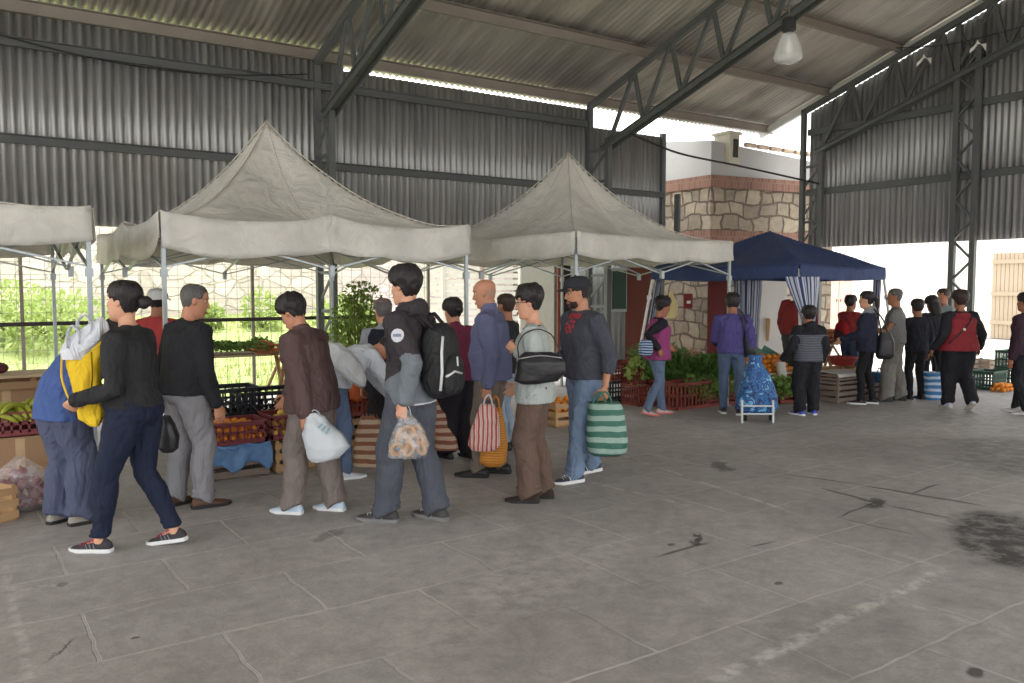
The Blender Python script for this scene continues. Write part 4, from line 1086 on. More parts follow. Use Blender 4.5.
    # eyes, brows, lips
    if detail >= 1:
        for sg in (-1, 1):
            m = MB(); m.ball(HT((sg * .031, .0625, .014)), .0125 * hs_, 12, 8); eo = m.build('eye', EYEW, root, smooth=True)
            m = MB(); m.ball(HT((sg * .0312, .0700, .0138)), .0066 * hs_, 10, 6); m.build('iris', EYED, eo, smooth=True)
            m = MB(); m.tube([HT((sg * .013, .0925, .034)), HT((sg * .03, .0875, .041)), HT((sg * .05, .074, .036))], [.0028, .0036, .002], 6); m.build('eyebrow', hair['mat'] if hair else HBLK, root)
        m = MB(); m.tube([HT((-.022, .0835, -.067)), HT((-.008, .0945, -.063)), HT((.008, .0945, -.063)), HT((.022, .0835, -.067))], [.002, .0045, .0045, .002], 8)
        m.tube([HT((-.019, .0845, -.069)), HT((0, .0945, -.072)), HT((.019, .0845, -.069))], [.002, .005, .002], 8); m.build('lips', LIP, root, smooth=True)
    # ---------------- trousers
    if bottom:
        lo = bottom.get('loose', 1.0); mb = MB()
        torso(mb, [(t, w * 1.05 + .004, d * 1.07 + .004) + ((r[0],) if r else ()) for (t, w, d, *r) in base if t <= bottom.get('waist', .12)], 28)
        for i, (hjp, k_, a_) in enumerate(legs):
            sg = -1 if i == 0 else 1; yaw = R(feet[i][2]); fwd = Vector((-math.sin(yaw), math.cos(yaw), 0))
            hem = bottom.get('hem', .0); endp = k_.lerp(a_, 1.0 - hem)
            th_ = bottom.get('thigh', .088) * s * lo * lerp(1, b, .6); kn = bottom.get('knee', .064) * s * lo; an = bottom.get('ankle', .052) * s * lo
            pts = [hjp + Vector((-sg * .008, -.005, .03)), hjp.lerp(k_, .25) + Vector((0, -.004, 0)), hjp.lerp(k_, .65), k_ + fwd * .004, k_.lerp(endp, .35) - fwd * .014 * s, k_.lerp(endp, .8) - fwd * .004, endp]
            rr = [th_ * 1.0, th_, lerp(th_, kn, .6), kn, lerp(kn, an, .25), an, an * bottom.get('flare', 1.04)]
            if hem <= 0.02: pts.append(endp + (endp - k_).normalized() * .018 * s - fwd * .01 * s); rr.append(an * bottom.get('flare', 1.06))
            mb.tube(pts, rr, 22)
            # slack folds over the shoe and behind the knee
            for q in range(4):
                c = k_.lerp(endp, .86 + .045 * q); mb.ball(c + fwd * (.012 * (1 if q % 2 else -1) * s), (an * 1.06, an * 1.06, .012 * s), 14, 6)
        tmp = mb.build('trousers', bottom['mats'], root); bake(tmp, vg, 2, [(.11, .018 * bottom.get('fold', 1)), (.04, .006)]); BAKE.append((tmp, bottom.get('paint'), P))
    # ---------------- upper garment(s)
    for g in (top or []):
        lo = g.get('loose', .012); hem = g.get('hem', -.06); mb = MB(); rows = []
        ph_, _ = spine(0)
        ts = [hem] + [r[0] for r in base if r[0] > hem + .02 and r[0] < g.get('neck', .50)]
        def look(t):
            for i in range(len(base) - 1):
                if base[i][0] <= t <= base[i + 1][0]:
                    q = (t - base[i][0]) / (base[i + 1][0] - base[i][0]); return [lerp(base[i][k], base[i + 1][k], q) for k in (1, 2, 3)]
            return base[2][1:4] if t < 0 else base[-1][1:4]
        for t in ts + ([g['neck']] if g.get('neck') else [.505]):
            if t < .0: w, d, fo = base[2][1:4]; w = w + .006; 
            else: w, d, fo = look(t)
            box = g.get('box', 0)      # hang straight from the chest
            if box and t < .26: cw = look(.30); w = lerp(w, max(w, cw[0]), box); d = lerp(d, max(d, cw[1]), box); fo = lerp(fo, cw[2] * .4, box)
            l2 = lo * (1.25 if t < .2 else (1.0 if t < .40 else .55))
            rows.append((t, w + l2, d + l2, fo))
        torso(mb, rows, 30)
        if g.get('sleeve', 1) > 0:
            for i, (sp, e, w) in enumerate(arms):
                ln = g.get('sleeve', 1); ru, re, rw = (.058 + lo * .8) * s * lerp(1, b, .5), (.046 + lo * .7) * s, (.034 + lo * .6) * s
                pts = [sp - (sp - pn) * .32 - Vector((0, 0, .02 * s)), sp, sp.lerp(e, .5), e]; rr = [ru * .98, ru, lerp(ru, re, .5) * 1.03, re * 1.05]
                if ln >= .55:
                    q = (ln - .5) * 2; endp = e.lerp(w, q); pts += [e.lerp(endp, .5), endp]; rr += [lerp(re, rw, .45 * q) * 1.04, lerp(re, rw, q)]
                else: pts = pts[:2] + [sp.lerp(e, ln)]; rr = rr[:2] + [lerp(ru, re, ln) * 1.05]
                mb.tube(pts, rr, 18)
                if ln >= .9:
                    for q in (.55, .72, .88): mb.ball(e.lerp(w, q), Vector((1, 1, 1)) * lerp(re, rw, q) * 1.07, 10, 6)
        if g.get('collar'):
            c0 = pn + neck_dir * (.0) - fyn * .004; cr_ = g.get('collar_r', .062) * s
            n = 22
            up0 = lambda q, hh: pn + neck_dir * hh * s + sxn * (math.cos(q) * cr_) + fyn * (math.sin(q) * cr_ * .98)
            rings = [[up0(2 * math.pi * j / n, -.045) + (pn - pn) for j in range(n)], [up0(2 * math.pi * j / n, .01) for j in range(n)], [pn + neck_dir * g['collar'] * s + (sxn * math.cos(2 * math.pi * j / n) + fyn * math.sin(2 * math.pi * j / n)) * cr_ * .93 for j in range(n)]]
            mb.loft(rings)
        if g.get('hood'):
            mb.ball(pn - fyn * .075 * s + upn * .0 * s, (.10 * s, .055 * s, .075 * s), 16, 10); mb.tube([pn + sxn * .085 * s + fyn * .02, pn - fyn * .085 * s + upn * .03 * s, pn - sxn * .085 * s + fyn * .02], [.028 * s, .045 * s, .028 * s], 12, True)
        if g.get('extra'): g['extra'](mb, P, frame, arms)
        tmp = mb.build(g.get('name', 'shirt'), g['mats'], root); bake(tmp, vg * .9, 2, [(.12, .020 * g.get('fold', 1)), (.045, .007)]); BAKE.append((tmp, g.get('paint'), P))
    # ---------------- hair
    if hair:
        th = hair.get('thick', .014); low = hair.get('low', -.055); front = hair.get('front', .066); st = hair.get('style', 'short')
        sides = hair.get('side_y', .012)
        def off(x, y, z):
            m1 = (z - front - .010 * math.sin(x * 60)) / .012
            lowl = lerp(hair.get('ear', .002), low, 1 - smoothstep(-.036, -.008, y)); m2 = min((sides - y) / .012, (z - lowl) / .012)
            m3 = min((.052 - y) / .012, (z - .022) / .012)
            mm = smoothstep(-1.1, .7, max(m1, m2, m3) + 1.2 * noise.noise(Vector((x * 55, y * 55, z * 30 + 9))))
            nz = noise.noise(Vector((x * 38, y * 38, z * 22))) * hair.get('rough', .006)
            if hair.get('bald'): mm = smoothstep(-.5, .5, min((sides - y) / .012, (z - low) / .012, (.030 - z) / .02))
            tk = th * (.35 + .65 * smoothstep(low, low + .075, z)) + nz + hair.get('puff', .006) * smoothstep(-.02, .08, z) + .4 * nz * noise.noise(Vector((x * 90, y * 90, z * 90)))
            tk *= lerp(.42, 1, smoothstep(.088, .035, y)) if y < .088 else .42
            return lerp(-.014, max(tk, .0015), mm)
        m = MB(); rr = [[HT(q) for q in r] for r in head_rings(56, 56, off=off, face=False)]
        m.loft(rr); ho = m.build('hair', hair['mat'], root, smooth=True)
        if hair.get('bun'):
            bx = hair['bun']; m = MB(); m.ball(HT(bx[:3]), bx[3] * hs_, 18, 12); m.ball(HT((bx[0], bx[1] + .03, bx[2])), bx[3] * .6 * hs_, 12, 8)
            for v_ in m.v: v_ += (v_ - HT(bx[:3])) * noise.noise(v_ * 45) * .22
            m.build('hair_bun', hair['mat'], ho, smooth=True)
        if hair.get('tail'):
            pts = [HT(q) for q in hair['tail']]; m = MB(); m.tube(pts, [r * hs_ for r in hair['tail_r']], 12, True)
            for v_ in m.v: v_ += Vector((1, 1, 0)) * noise.noise(v_ * 40) * .008
            m.build('ponytail', hair['mat'], ho, smooth=True)
        if hair.get('long'):
            L_ = hair['long']; m = MB(); rings = []
            for i in range(9):
                q = i / 8; z = lerp(.05, -L_, q); w_ = lerp(.086, .098, math.sin(q * math.pi)) * (1 - .25 * q ** 3); rings.append([])
                for j in range(26):
                    a = 2 * math.pi * j / 26; c, sn = math.cos(a), math.sin(a)
                    y = -.045 - .02 * q + sn * (.062 if sn < 0 else .045) * (1 - .3 * q)
                    rings[-1].append(HT((w_ * c + .004 * math.sin(j * 5), y + .005 * math.sin(j * 3.1), z)))
            m.loft(rings); m.build('long_hair', hair['mat'], ho, smooth=True)
        if hair.get('ears') is not False: pass
    # ---------------- shoes
    if shoes:
        for i in (0, 1):
            fx, fy, fyaw, ra = feet[i]; shoe(root, Vector((fx * H, fy * H, 0)), R(fyaw), R(ra), s * (.95 if fem else 1.03), shoes['upper'], shoes['sole'], shoes.get('laces'), stripe=shoes.get('stripe'))
    return P

def cap(P, mat, brim=True, tilt=0, back=False, brim_mat=None, z0=.048, th=.020):
    def off(x, y, z):
        lim = z0 + (y) * .12
        return lerp(-.014, th, smoothstep(-.5, .5, (z - lim) / .008))
    m = MB(); m.loft([[P.HT(q) for q in r] for r in head_rings(48, 60, off=off, face=False)]); c = m.build('cap', mat, P.root, smooth=True)
    if brim:
        sg = -1 if back else 1; m = MB()
        def fn(u, v):
            a = lerp(-1.15, 1.15, u); r0 = .088; x = math.sin(a) * lerp(.080, .086, v); y = sg * (.045 + math.cos(a) * lerp(.055, .125, v) * 1.0)
            return P.HT((x, y, z0 + .012 - .012 * v - .018 * (a / 1.15) ** 2))
        m.grid(fn, 20, 6); b = m.build('brim', brim_mat or mat, c, smooth=True); solidify(b, .006)
    m = MB(); m.ball(P.HT((0, -.004, .142)), .008, 8, 6); m.build('cap_button', brim_mat or mat, c)
    return c

def do_bakes():
    dg = bpy.context.evaluated_depsgraph_get(); dg.update(); done = []
    for tmp, paint, P in BAKE:
        me = bpy.data.meshes.new_from_object(tmp.evaluated_get(dg), depsgraph=dg); done.append(me)
    for (tmp, paint, P), me in zip(BAKE, done):
        old = tmp.data; mats = list(old.materials); me.materials.clear()
        for m in mats: me.materials.append(m)
        tmp.modifiers.clear(); tmp.data = me; me.name = tmp.name
        me.polygons.foreach_set('use_smooth', [True] * len(me.polygons))
        if paint:
            me.polygons.foreach_set('material_index', [paint(p.center, P) for p in me.polygons])
        else: me.polygons.foreach_set('material_index', [0] * len(me.polygons))
        me.update()
    for o in [t[0] for t in BAKE]: pass
    BAKE.clear()
# ---- wardrobe
K = 1.12
def F(n, r, g, b, **kw):
    m = (r + g + b) / 3; q = .32
    return fabric(n, C(lerp(r, m, q), lerp(g, m, q), lerp(b, m, q), K), fold=.65, **kw)
whsole = plain('white rubber sole', C(222, 222, 220), rough=.6, var=.04); dksole = plain('dark rubber sole', C(40, 38, 38), rough=.7, var=.1)
blk_leather = plain('black leather', C(34, 32, 34), rough=.4, var=.1)
def gh(px, py, top, **k): 
    g = gp(px, py); return g, at(px, top, depth(g)).z
# 2  woman in black
g, h = gh(138, 548, 270)
PW = person('person in black cardigan and dark jeans carrying a yellow bag, striding left', g, 86, h * .995, 'f', 1.12, lean=4, twist=0,
    feet=((-.05, .115, 0, 0), (.05, -.115, -4, 9)), hands=((-.155, .135, .555), (.13, .13, .50)), handdir=((.5, .5, -.5), None), curl=(.7, .4), palm=((.9, .2, .2), None), elbow=((-.1, -1, -.3), (.5, -1, 0)),
    skin=SKL, detail=2, hair=dict(mat=HBLK, thick=.013, low=-.06, front=.062, side_y=.02, bun=(0, -.130, .004, .042)), head_pitch=-2, belly=.03,
    top=[dict(name='cardigan', mats=[F('black knit', 44, 44, 46)], loose=.014, hem=.02, sleeve=.97, fold=1.2)],
    bottom=dict(mats=[F('dark blue denim', 28, 36, 62)], loose=1.05, thigh=.098, knee=.068, ankle=.050, hem=.06, waist=.13),
    shoes=dict(upper=plain('dark running shoe mesh', C(58, 54, 58), rough=.8), sole=whsole, laces=plain('pink laces', C(190, 60, 90), rough=.7), stripe=plain('grey shoe trim', C(120, 118, 122), rough=.6)))
# 1  bent person in blue
g, h = gh(66, 524, 327)
PB = person('person in royal blue shirt and slate trousers bending forward, seen from behind', g, -30, 1.50, 'm', 1.12, lean=46, twist=-4,
    feet=((-.055, .0, 5, 0), (.06, .03, -12, 0)), hands=((-.10, .34, .50), (.13, .34, .52)), curl=(.6, .6), skin=SKD, detail=1, head_pitch=52, hair=dict(mat=HBLK, thick=.012, low=-.07),
    top=[dict(name='shirt', mats=[F('royal blue cotton', 54, 84, 156)], loose=.03, hem=-.10, sleeve=.95, box=.7, collar=.02)],
    bottom=dict(mats=[F('slate blue twill', 72, 78, 108)], loose=1.32, thigh=.094, knee=.080, ankle=.074, waist=.1, fold=1.6),
    shoes=dict(upper=plain('grey canvas slipper', C(150, 142, 132), rough=.8), sole=dksole))
# 3  white cap, red shirt
g = gpd(161, 7.9)
PC = person('person in white cap and red shirt behind the black cardigan, facing the bank', g, -8, at(161, 286, 7.9).z, 'm', .95, detail=0, skin=SKD, hair=dict(mat=HBLK, thick=.010),
    top=[dict(name='shirt', mats=[F('bright red cotton', 186, 44, 44)], loose=.016)], bottom=dict(mats=[F('dark trousers', 50, 50, 58)]), shoes=dict(upper=blk_leather, sole=dksole))
cap(PC, plain('white cap cloth', C(214, 212, 210), rough=.85, var=.05), brim=True, z0=.03)
# 4  grey haired man
g, h = gh(188, 507, 278)
PG = person('grey haired person in black pullover and light grey slacks facing the orange crates', g, -40, h, 'm', 1.16, lean=7, feet=((-.07, -.02, 8, 0), (.06, .04, -14, 0)),
    hands=((-.12, .12, .58), (.155, .06, .455)), curl=(.5, .45), skin=SK, detail=2, head_yaw=-26, head_pitch=10, hair=dict(mat=HGR, thick=.007, low=-.05, front=.075, puff=.002, rough=.003),
    top=[dict(name='pullover', mats=[F('black wool', 38, 38, 42)], loose=.022, hem=-.035, box=.5, collar=.03)],
    bottom=dict(mats=[F('light grey wool', 126, 124, 128)], loose=1.16, thigh=.092, knee=.074, ankle=.066, fold=1.2),
    shoes=dict(upper=plain('brown leather', C(92, 62, 46), rough=.5), sole=dksole))
# 5  brown jacket woman
g, h = gh(315, 512, 295)
PJ = person('person in dark brown jacket and taupe trousers carrying a white plastic bag', g, 74, h * 1.04, 'f', 1.15, lean=13, twist=-4, feet=((-.05, .08, 2, 0), (.05, -.075, 0, 0)),
    hands=((-.15, -.045, .44), (.12, .20, .50)), curl=(1.0, .5), skin=SK, detail=2, head_pitch=28, hair=dict(mat=HBLK, thick=.020, low=-.05, front=.055, side_y=.035, puff=.012, rough=.010),
    top=[dict(name='jacket', mats=[F('dark brown fleece', 92, 66, 64)], loose=.034, hem=-.10, box=.9, collar=.045, collar_r=.07)],
    bottom=dict(mats=[F('taupe trousers', 122, 106, 98)], loose=1.2, thigh=.09, knee=.078, ankle=.072, fold=1.2),
    shoes=dict(upper=plain('pale blue sneaker', C(190, 208, 224), rough=.7), sole=whsole, laces=whsole))
# 6  bent person with pale top behind
g = gp(335, 478)
PD = person('person in pale grey top bent double over the stall behind the brown jacket', g, -62, 1.48, 'f', 1.0, lean=70, feet=((-.05, 0, 0, 0), (.055, .05, 0, 0)), hands=((-.1, .42, .34), (.1, .42, .34)), curl=(.5, .5), detail=1, head_pitch=70,
    skin=SK, hair=dict(mat=HBLK, thick=.016), top=[dict(name='jacket', mats=[F('pale grey blue fleece', 190, 196, 206)], loose=.03, hem=-.02, box=.5)],
    bottom=dict(mats=[F('mid blue jeans', 78, 100, 138)], loose=1.0, ankle=.05), shoes=dict(upper=plain('pale sneaker', C(190, 196, 206), rough=.7), sole=whsole))
# 7  vest man, back
g, h = gh(386, 461, 297)
PV = person('grey haired person in navy vest with back turned beside the leafy plant', g, 8, h * 1.01, 'm', 1.0, lean=6, head_pitch=14, head_yaw=22, feet=((-.05, 0, 6, 0), (.055, .03, -6, 0)), hands=((-.14, .02, .44), (.14, .14, .53)), curl=(.9, .5),
    detail=1, skin=SK, hair=dict(mat=HGR, thick=.008, low=-.06, puff=.002),
    top=[dict(name='shirt', mats=[F('grey flannel', 136, 136, 142)], loose=.014, hem=-.05, collar=.04), dict(name='vest', mats=[F('navy vest cloth', 30, 32, 46)], loose=.026, hem=-.03, sleeve=0, neck=.47)],
    bottom=dict(mats=[F('charcoal trousers', 46, 46, 50)], loose=1.12), shoes=dict(upper=blk_leather, sole=dksole))
cap(PV, plain('brown and white cap cloth', C(110, 90, 84), rough=.85, var=.3, nscale=20), brim=False, z0=.078, th=.014)
# 8  young man
dkb, gry, wht = F('dark brown softshell', 58, 50, 54), F('slate grey softshell', 104, 112, 120), F('white hem cloth', 200, 204, 210)
def paint8(c, P):
    p, sx, fy, up = P.frame(.22)
    for i, (sp, e, w) in enumerate(P.arms):
        if (c - w).length < .36 * P.s and min((c - e.lerp(w, q)).length for q in (0, .25, .5, .75, 1)) < .088 * P.s:
            d = (w - e).normalized(); q = (c - e).dot(d) + .16 * (c - e).dot(Vector((0, -1, .2)))
            return 1 if q > -.06 * P.s else 0
    z = (c - P.frame(0)[0]).z
    if z < -.085 * P.s: return 2
    y = (c - P.frame(.2)[0]).dot(Vector((0, 1, 0)))
    return 1 if z < (.10 - y * .5) * P.s else 0
g, h = gh(412, 521, 259)
PY = person('person in dark brown and grey jacket with backpack, holding bread in clear bag', g, 66, h, 'm', .98, lean=2, twist=0, feet=((-.05, .085, 10, 0), (.06, -.075, -10, 0)),
    hands=((-.13, -.045, .475), (.14, .08, .46)), curl=(1.0, .5), skin=SKL, detail=2, head_yaw=-4, head_pitch=4, hair=dict(mat=HBLK, thick=.021, low=-.07, front=.050, side_y=.030, puff=.012, rough=.009),
    top=[dict(name='jacket', mats=[dkb, gry, wht], loose=.026, hem=-.10, box=.6, collar=.05, collar_r=.068, hood=True, paint=paint8)],
    bottom=dict(mats=[F('dark grey denim', 72, 76, 88)], loose=1.22, thigh=.09, knee=.074, ankle=.068, fold=1.5),
    shoes=dict(upper=plain('dark grey trainer', C(66, 64, 64), rough=.7, var=.4, nscale=30), sole=plain('grey sole', C(120, 118, 116), rough=.7), laces=whsole, stripe=plain('silver trim', C(160, 160, 160), rough=.4)))
# 9  crimson woman
g, h = gh(459, 458, 300)
PR = person('person in crimson jacket and black trousers standing behind the black backpack', g, 40, h * 1.03, 'f', 1.15, lean=8, head_pitch=12, feet=((-.06, .04, 4, 0), (.06, -.03, 0, 0)), hands=((-.155, .08, .46), (.13, .16, .52)), curl=(.9, .5), detail=1, skin=SK,
    hair=dict(mat=HBLK, thick=.018, low=-.06, puff=.008, bun=(0, -.11, .0, .04)), top=[dict(name='jacket', mats=[F('crimson fleece', 122, 34, 62)], loose=.03, hem=-.06, box=.5, collar=.04)],
    bottom=dict(mats=[F('black slacks', 38, 34, 40)], loose=1.35, thigh=.095, knee=.085, ankle=.075), shoes=dict(upper=blk_leather, sole=dksole))
# 10 bald man
g, h = gh(492, 475, 273)
PL = person('bald person in violet blue fleece holding an orange net bag, walking left', g, 78, h, 'm', 1.16, lean=3, belly=.03, feet=((-.06, .055, 0, 0), (.055, -.035, 0, 0)), hands=((-.13, -.01, .455), (.13, .04, .46)), curl=(.95, .8), detail=2, skin=SK, head_pitch=10, head_yaw=4,
    hair=dict(mat=hair_mat('grey stubble', C(166, 128, 108)), thick=.0006, low=-.03, front=.2, side_y=-.01, puff=0, rough=.001, bald=True),
    top=[dict(name='fleece', mats=[F('violet blue fleece', 88, 92, 132)], loose=.026, hem=-.07, box=.7, collar=.065, collar_r=.07)],
    bottom=dict(mats=[F('khaki brown trousers', 112, 98, 84)], loose=1.15), shoes=dict(upper=blk_leather, sole=dksole))
# 11 half hidden head
g = gpd(507, 7.9)
PH = person('person in black jacket almost hidden between the bald person and the one in glasses', g, 70, at(507, 291, 7.9).z, 'm', .95, detail=0, skin=SKD, head_yaw=-20, hair=dict(mat=HBR, thick=.006), top=[dict(name='jacket', mats=[F('black jacket cloth', 40, 40, 44)], loose=.02)], bottom=dict(mats=[F('pale blue jeans', 130, 148, 170)]), shoes=dict(upper=blk_leather, sole=dksole))
# 12 glasses woman
g, h = gh(535, 500, 281)
PO = person('person with glasses in pale grey green cardigan and brown trousers with a black shoulder bag', g, 80, h, 'f', 1.06, lean=3, feet=((-.05, .02, 2, 0), (.045, -.035, 2, 0)), hands=((-.07, .075, .69), (.12, .10, .52)), curl=(.9, .5), handdir=((.3, .7, .5), None), palm=((.9, -.3, 0), None), elbow=((-.4, -.9, -.3), None), detail=2, skin=SKL,
    head_pitch=6, head_yaw=10, belly=.02, hair=dict(mat=HBLK, thick=.020, low=-.055, front=.056, side_y=.018, puff=.014, rough=.012),
    top=[dict(name='blouse', mats=[stripes('patterned blouse', [(0, C(60, 58, 66)), (.5, C(150, 146, 156))], .03, 'Z')], loose=.004, hem=-.06, sleeve=0, neck=.48), dict(name='cardigan', mats=[F('pale grey green knit', 158, 166, 160), F('blouse front', 74, 72, 82)], loose=.020, hem=-.11, box=.6, sleeve=.97, neck=.47,
        paint=lambda c, P: 1 if ((c - P.frame(.2)[0]).y > .075 * P.s and abs((c - P.frame(.2)[0]).x) < .035 and c.z < P.frame(.44)[0].z and min((c - e.lerp(w, q)).length for sp, e, w in P.arms for q in (0, .5, 1)) > .09) else 0)],
    bottom=dict(mats=[F('chestnut brown trousers', 102, 76, 62)], loose=1.2, thigh=.088, knee=.076, ankle=.072), shoes=dict(upper=plain('dark brown suede', C(52, 36, 32), rough=.8), sole=dksole))
# 13 cap man
g, h = gh(584, 478, 271)
PM = person('bearded person in dark cap and slate sweatshirt with red print, holding a green striped tote', g, 120, h, 'm', 1.06, lean=5, twist=0, feet=((-.05, .09, 0, 0), (.07, -.10, -8, 5)), hands=((-.165, .0, .46), (.14, .13, .52)), curl=(1.0, .5), detail=2, skin=SK, head_pitch=8, head_yaw=-24,
    hair=dict(mat=HBLK, thick=.009, low=-.05, front=.2), top=[dict(name='sweatshirt', mats=[F('slate sweatshirt', 66, 68, 80)], loose=.026, hem=-.045, box=.4, sleeve=.80, collar=.012)],
    bottom=dict(mats=[F('washed blue jeans', 98, 124, 158)], loose=1.14, thigh=.09, knee=.072, ankle=.066, fold=1.5),
    shoes=dict(upper=plain('navy grey runner', C(64, 68, 84), rough=.7), sole=whsole, laces=whsole, stripe=whsole))
capm = plain('charcoal cap cloth', C(42, 42, 46), rough=.85, var=.1)
cap(PM, capm, z0=.042, th=.024)
# 14 magenta
g, h = gh(656, 415, 297)
PZ = person('person in magenta vest with black sleeves and blue jeans by the crates of greens', g, -80, h * 1.02, 'f', 1.12, lean=5, head_pitch=14, feet=((-.06, .07, 0, 0), (.05, -.10, 0, 12)), hands=((-.12, .15, .56), (.155, -.04, .56)), curl=(.6, .7), detail=0, skin=SKD,
    hair=dict(mat=HBLK, thick=.024, low=-.06, puff=.012, rough=.01), top=[dict(name='shirt', mats=[F('black sleeve knit', 36, 34, 42)], loose=.018, hem=-.02), dict(name='vest', mats=[F('magenta vest cloth', 158, 44, 112)], loose=.036, hem=-.09, box=.8, sleeve=0, neck=.48, collar=.03)],
    bottom=dict(mats=[F('faded jeans', 84, 108, 142)], loose=1.05, ankle=.054), shoes=dict(upper=plain('white and red trainer', C(206, 200, 200), rough=.7, var=.1, nscale=40, col2=C(212, 170, 168)), sole=plain('coral sole', C(206, 112, 106), rough=.7)))
# 15 purple
g, h = gh(731, 414, 291)
PP = person('person in purple sweater and jeans with back turned, pulling a blue shopping trolley', g, -12, h, 'm', 1.05, lean=6, head_pitch=10, feet=((-.06, .04, 8, 0), (.06, -.02, -8, 0)), hands=((-.12, .2, .56), (.15, -.03, .50)), curl=(.6, .9), detail=0, skin=SKD,
    hair=dict(mat=HBLK, thick=.018, low=-.065, puff=.006), top=[dict(name='sweater', mats=[F('purple knit', 70, 60, 132)], loose=.028, hem=-.04, box=.6, sleeve=.97)],
    bottom=dict(mats=[F('blue denim', 74, 96, 132)], loose=1.05), shoes=dict(upper=blk_leather, sole=whsole))
# 16 red sweater behind the curtain
g = gpd(794, 12.75)
P16 = person('person in red sweater behind the striped curtain of the navy canopy', g, -35, at(799, 281, 12.75).z, 'm', 1.25, side=6, detail=0, skin=SKD, hands=((-.14, .10, .50), (.14, .14, .50)), hair=dict(mat=HBLK, thick=.02), top=[dict(name='sweater', mats=[F('red sweater knit', 150, 36, 34)], loose=.03, hem=-.03, box=.6)],
    bottom=dict(mats=[F('olive dark trousers', 62, 64, 58)], loose=1.2), shoes=dict(upper=blk_leather, sole=dksole))
# 17 boy
g, h = gh(807, 415, 307)
dk, gm_ = F('black hoodie cloth', 34, 34, 40), stripes('grey marl', [(0, C(92, 96, 104)), (.5, C(74, 76, 84))], .03, 'Z', .9)
P17 = person('child in grey and black hoodie and black trousers holding out a hand by the crates', g, 8, h * 1.02, 'm', 1.12, detail=0, skin=SKD, hands=((-.22, .06, .50), (.16, .05, .48)), handdir=((-.8, .2, -.3), None), hair=dict(mat=HBLK, thick=.016),
    top=[dict(name='hoodie', mats=[gm_, dk], loose=.03, hem=-.05, box=.6, hood=True, paint=lambda c, P: 1 if (c.z > P.frame(.36)[0].z or min((c - e.lerp(w, q)).length for sp, e, w in P.arms for q in (-.5, 0, .5, 1)) < .085) else 0)],
    bottom=dict(mats=[F('black sweatpants', 34, 34, 40)], loose=1.3, ankle=.07, knee=.08), shoes=dict(upper=plain('bright blue trainer', C(70, 84, 190), rough=.7), sole=whsole), feet=((-.07, 0, 25, 0), (.07, .02, -6, 0)))
# 18 red t-shirt boy
g = gpd(848, 12.7)
P18 = person('child in red t-shirt facing right with a small red backpack', g, -62, at(848, 294, 12.7).z, 'm', 1.0, detail=0, skin=SKD, hands=((-.1, .2, .55), (.1, .16, .62)), hair=dict(mat=HBLK, thick=.016),
    top=[dict(name='t_shirt', mats=[F('red t shirt cotton', 176, 44, 44)], loose=.028, hem=-.04, box=.6, sleeve=.45)], bottom=dict(mats=[F('blue jeans cloth', 56, 74, 104)], loose=1.1), shoes=dict(upper=blk_leather, sole=whsole))
# 19 navy jacket girl
g, h = gh(866, 404, 289)
P19 = person('person with ponytail in navy jacket and black leggings with a large black shoulder bag', g, 62, h, 'f', 1.0, detail=0, skin=SKL, lean=2, hands=((-.08, .2, .56), (.1, .2, .56)), hair=dict(mat=HBLK, thick=.012, tail=((0, -.10, .03), (0, -.14, 0), (0, -.145, -.09), (0, -.13, -.17)), tail_r=(.03, .035, .03, .012)),
    top=[dict(name='jacket', mats=[F('navy jacket cloth', 36, 40, 62), F('grey hood cloth', 150, 150, 160)], loose=.034, hem=-.10, box=.7, hood=True, paint=lambda c, P: 1 if c.z > P.frame(.47)[0].z else 0)],
    bottom=dict(mats=[F('black leggings', 30, 30, 34)], loose=1.0, ankle=.05, knee=.062), shoes=dict(upper=blk_leather, sole=whsole), feet=((-.05, .04, 0, 0), (.05, -.05, -6, 0)))
# 20 grey shirt man
g, h = gh(893, 401, 286)
P20 = person('person in grey short sleeved shirt and khaki trousers standing sideways beyond the navy jacket', g, 70, h, 'm', 1.0, detail=0, skin=SKD, belly=.05, hands=((-.08, .22, .60), (.1, .22, .6)), hair=dict(mat=HGR, thick=.007, puff=.002), top=[dict(name='shirt', mats=[F('grey shirt cotton', 112, 112, 108)], loose=.028, hem=-.03, box=.4, sleeve=.5)],
    bottom=dict(mats=[F('khaki grey trousers', 112, 108, 98)], loose=1.3, knee=.08, ankle=.078, fold=1.8), shoes=dict(upper=blk_leather, sole=dksole), feet=((-.06, .06, 0, 0), (.06, -.06, 0, 0)))
# 21
g, h = gh(915, 399, 298)
P21 = person('person in black coat with back turned, left of the long haired shopper', g, 4, h, 'm', .95, detail=0, skin=SKD, hair=dict(mat=HBLK, thick=.014), hands=((-.13, .2, .55), None), top=[dict(name='coat', mats=[F('black coat cloth', 36, 38, 48)], loose=.026, hem=-.08, box=.6)],
    bottom=dict(mats=[F('black trousers cloth', 32, 32, 36)], loose=1.1), shoes=dict(upper=blk_leather, sole=dksole))
# 22 long hair
g = gpd(931, 11.9)
P22 = person('person with long dark hair in dark coat beside the red vest, holding a striped bag', g, -20, at(931, 294, 11.9).z, 'f', 1.05, detail=0, skin=SKD, head_yaw=30, head_pitch=20, hands=(None, (.1, .2, .6)), hair=dict(mat=HBLK, thick=.02, long=.2), top=[dict(name='coat', mats=[F('dark grey coat cloth', 50, 52, 60)], loose=.03, hem=-.10, box=.6)],
    bottom=dict(mats=[F('charcoal slacks', 34, 34, 38)], loose=1.1), shoes=dict(upper=blk_leather, sole=dksole))
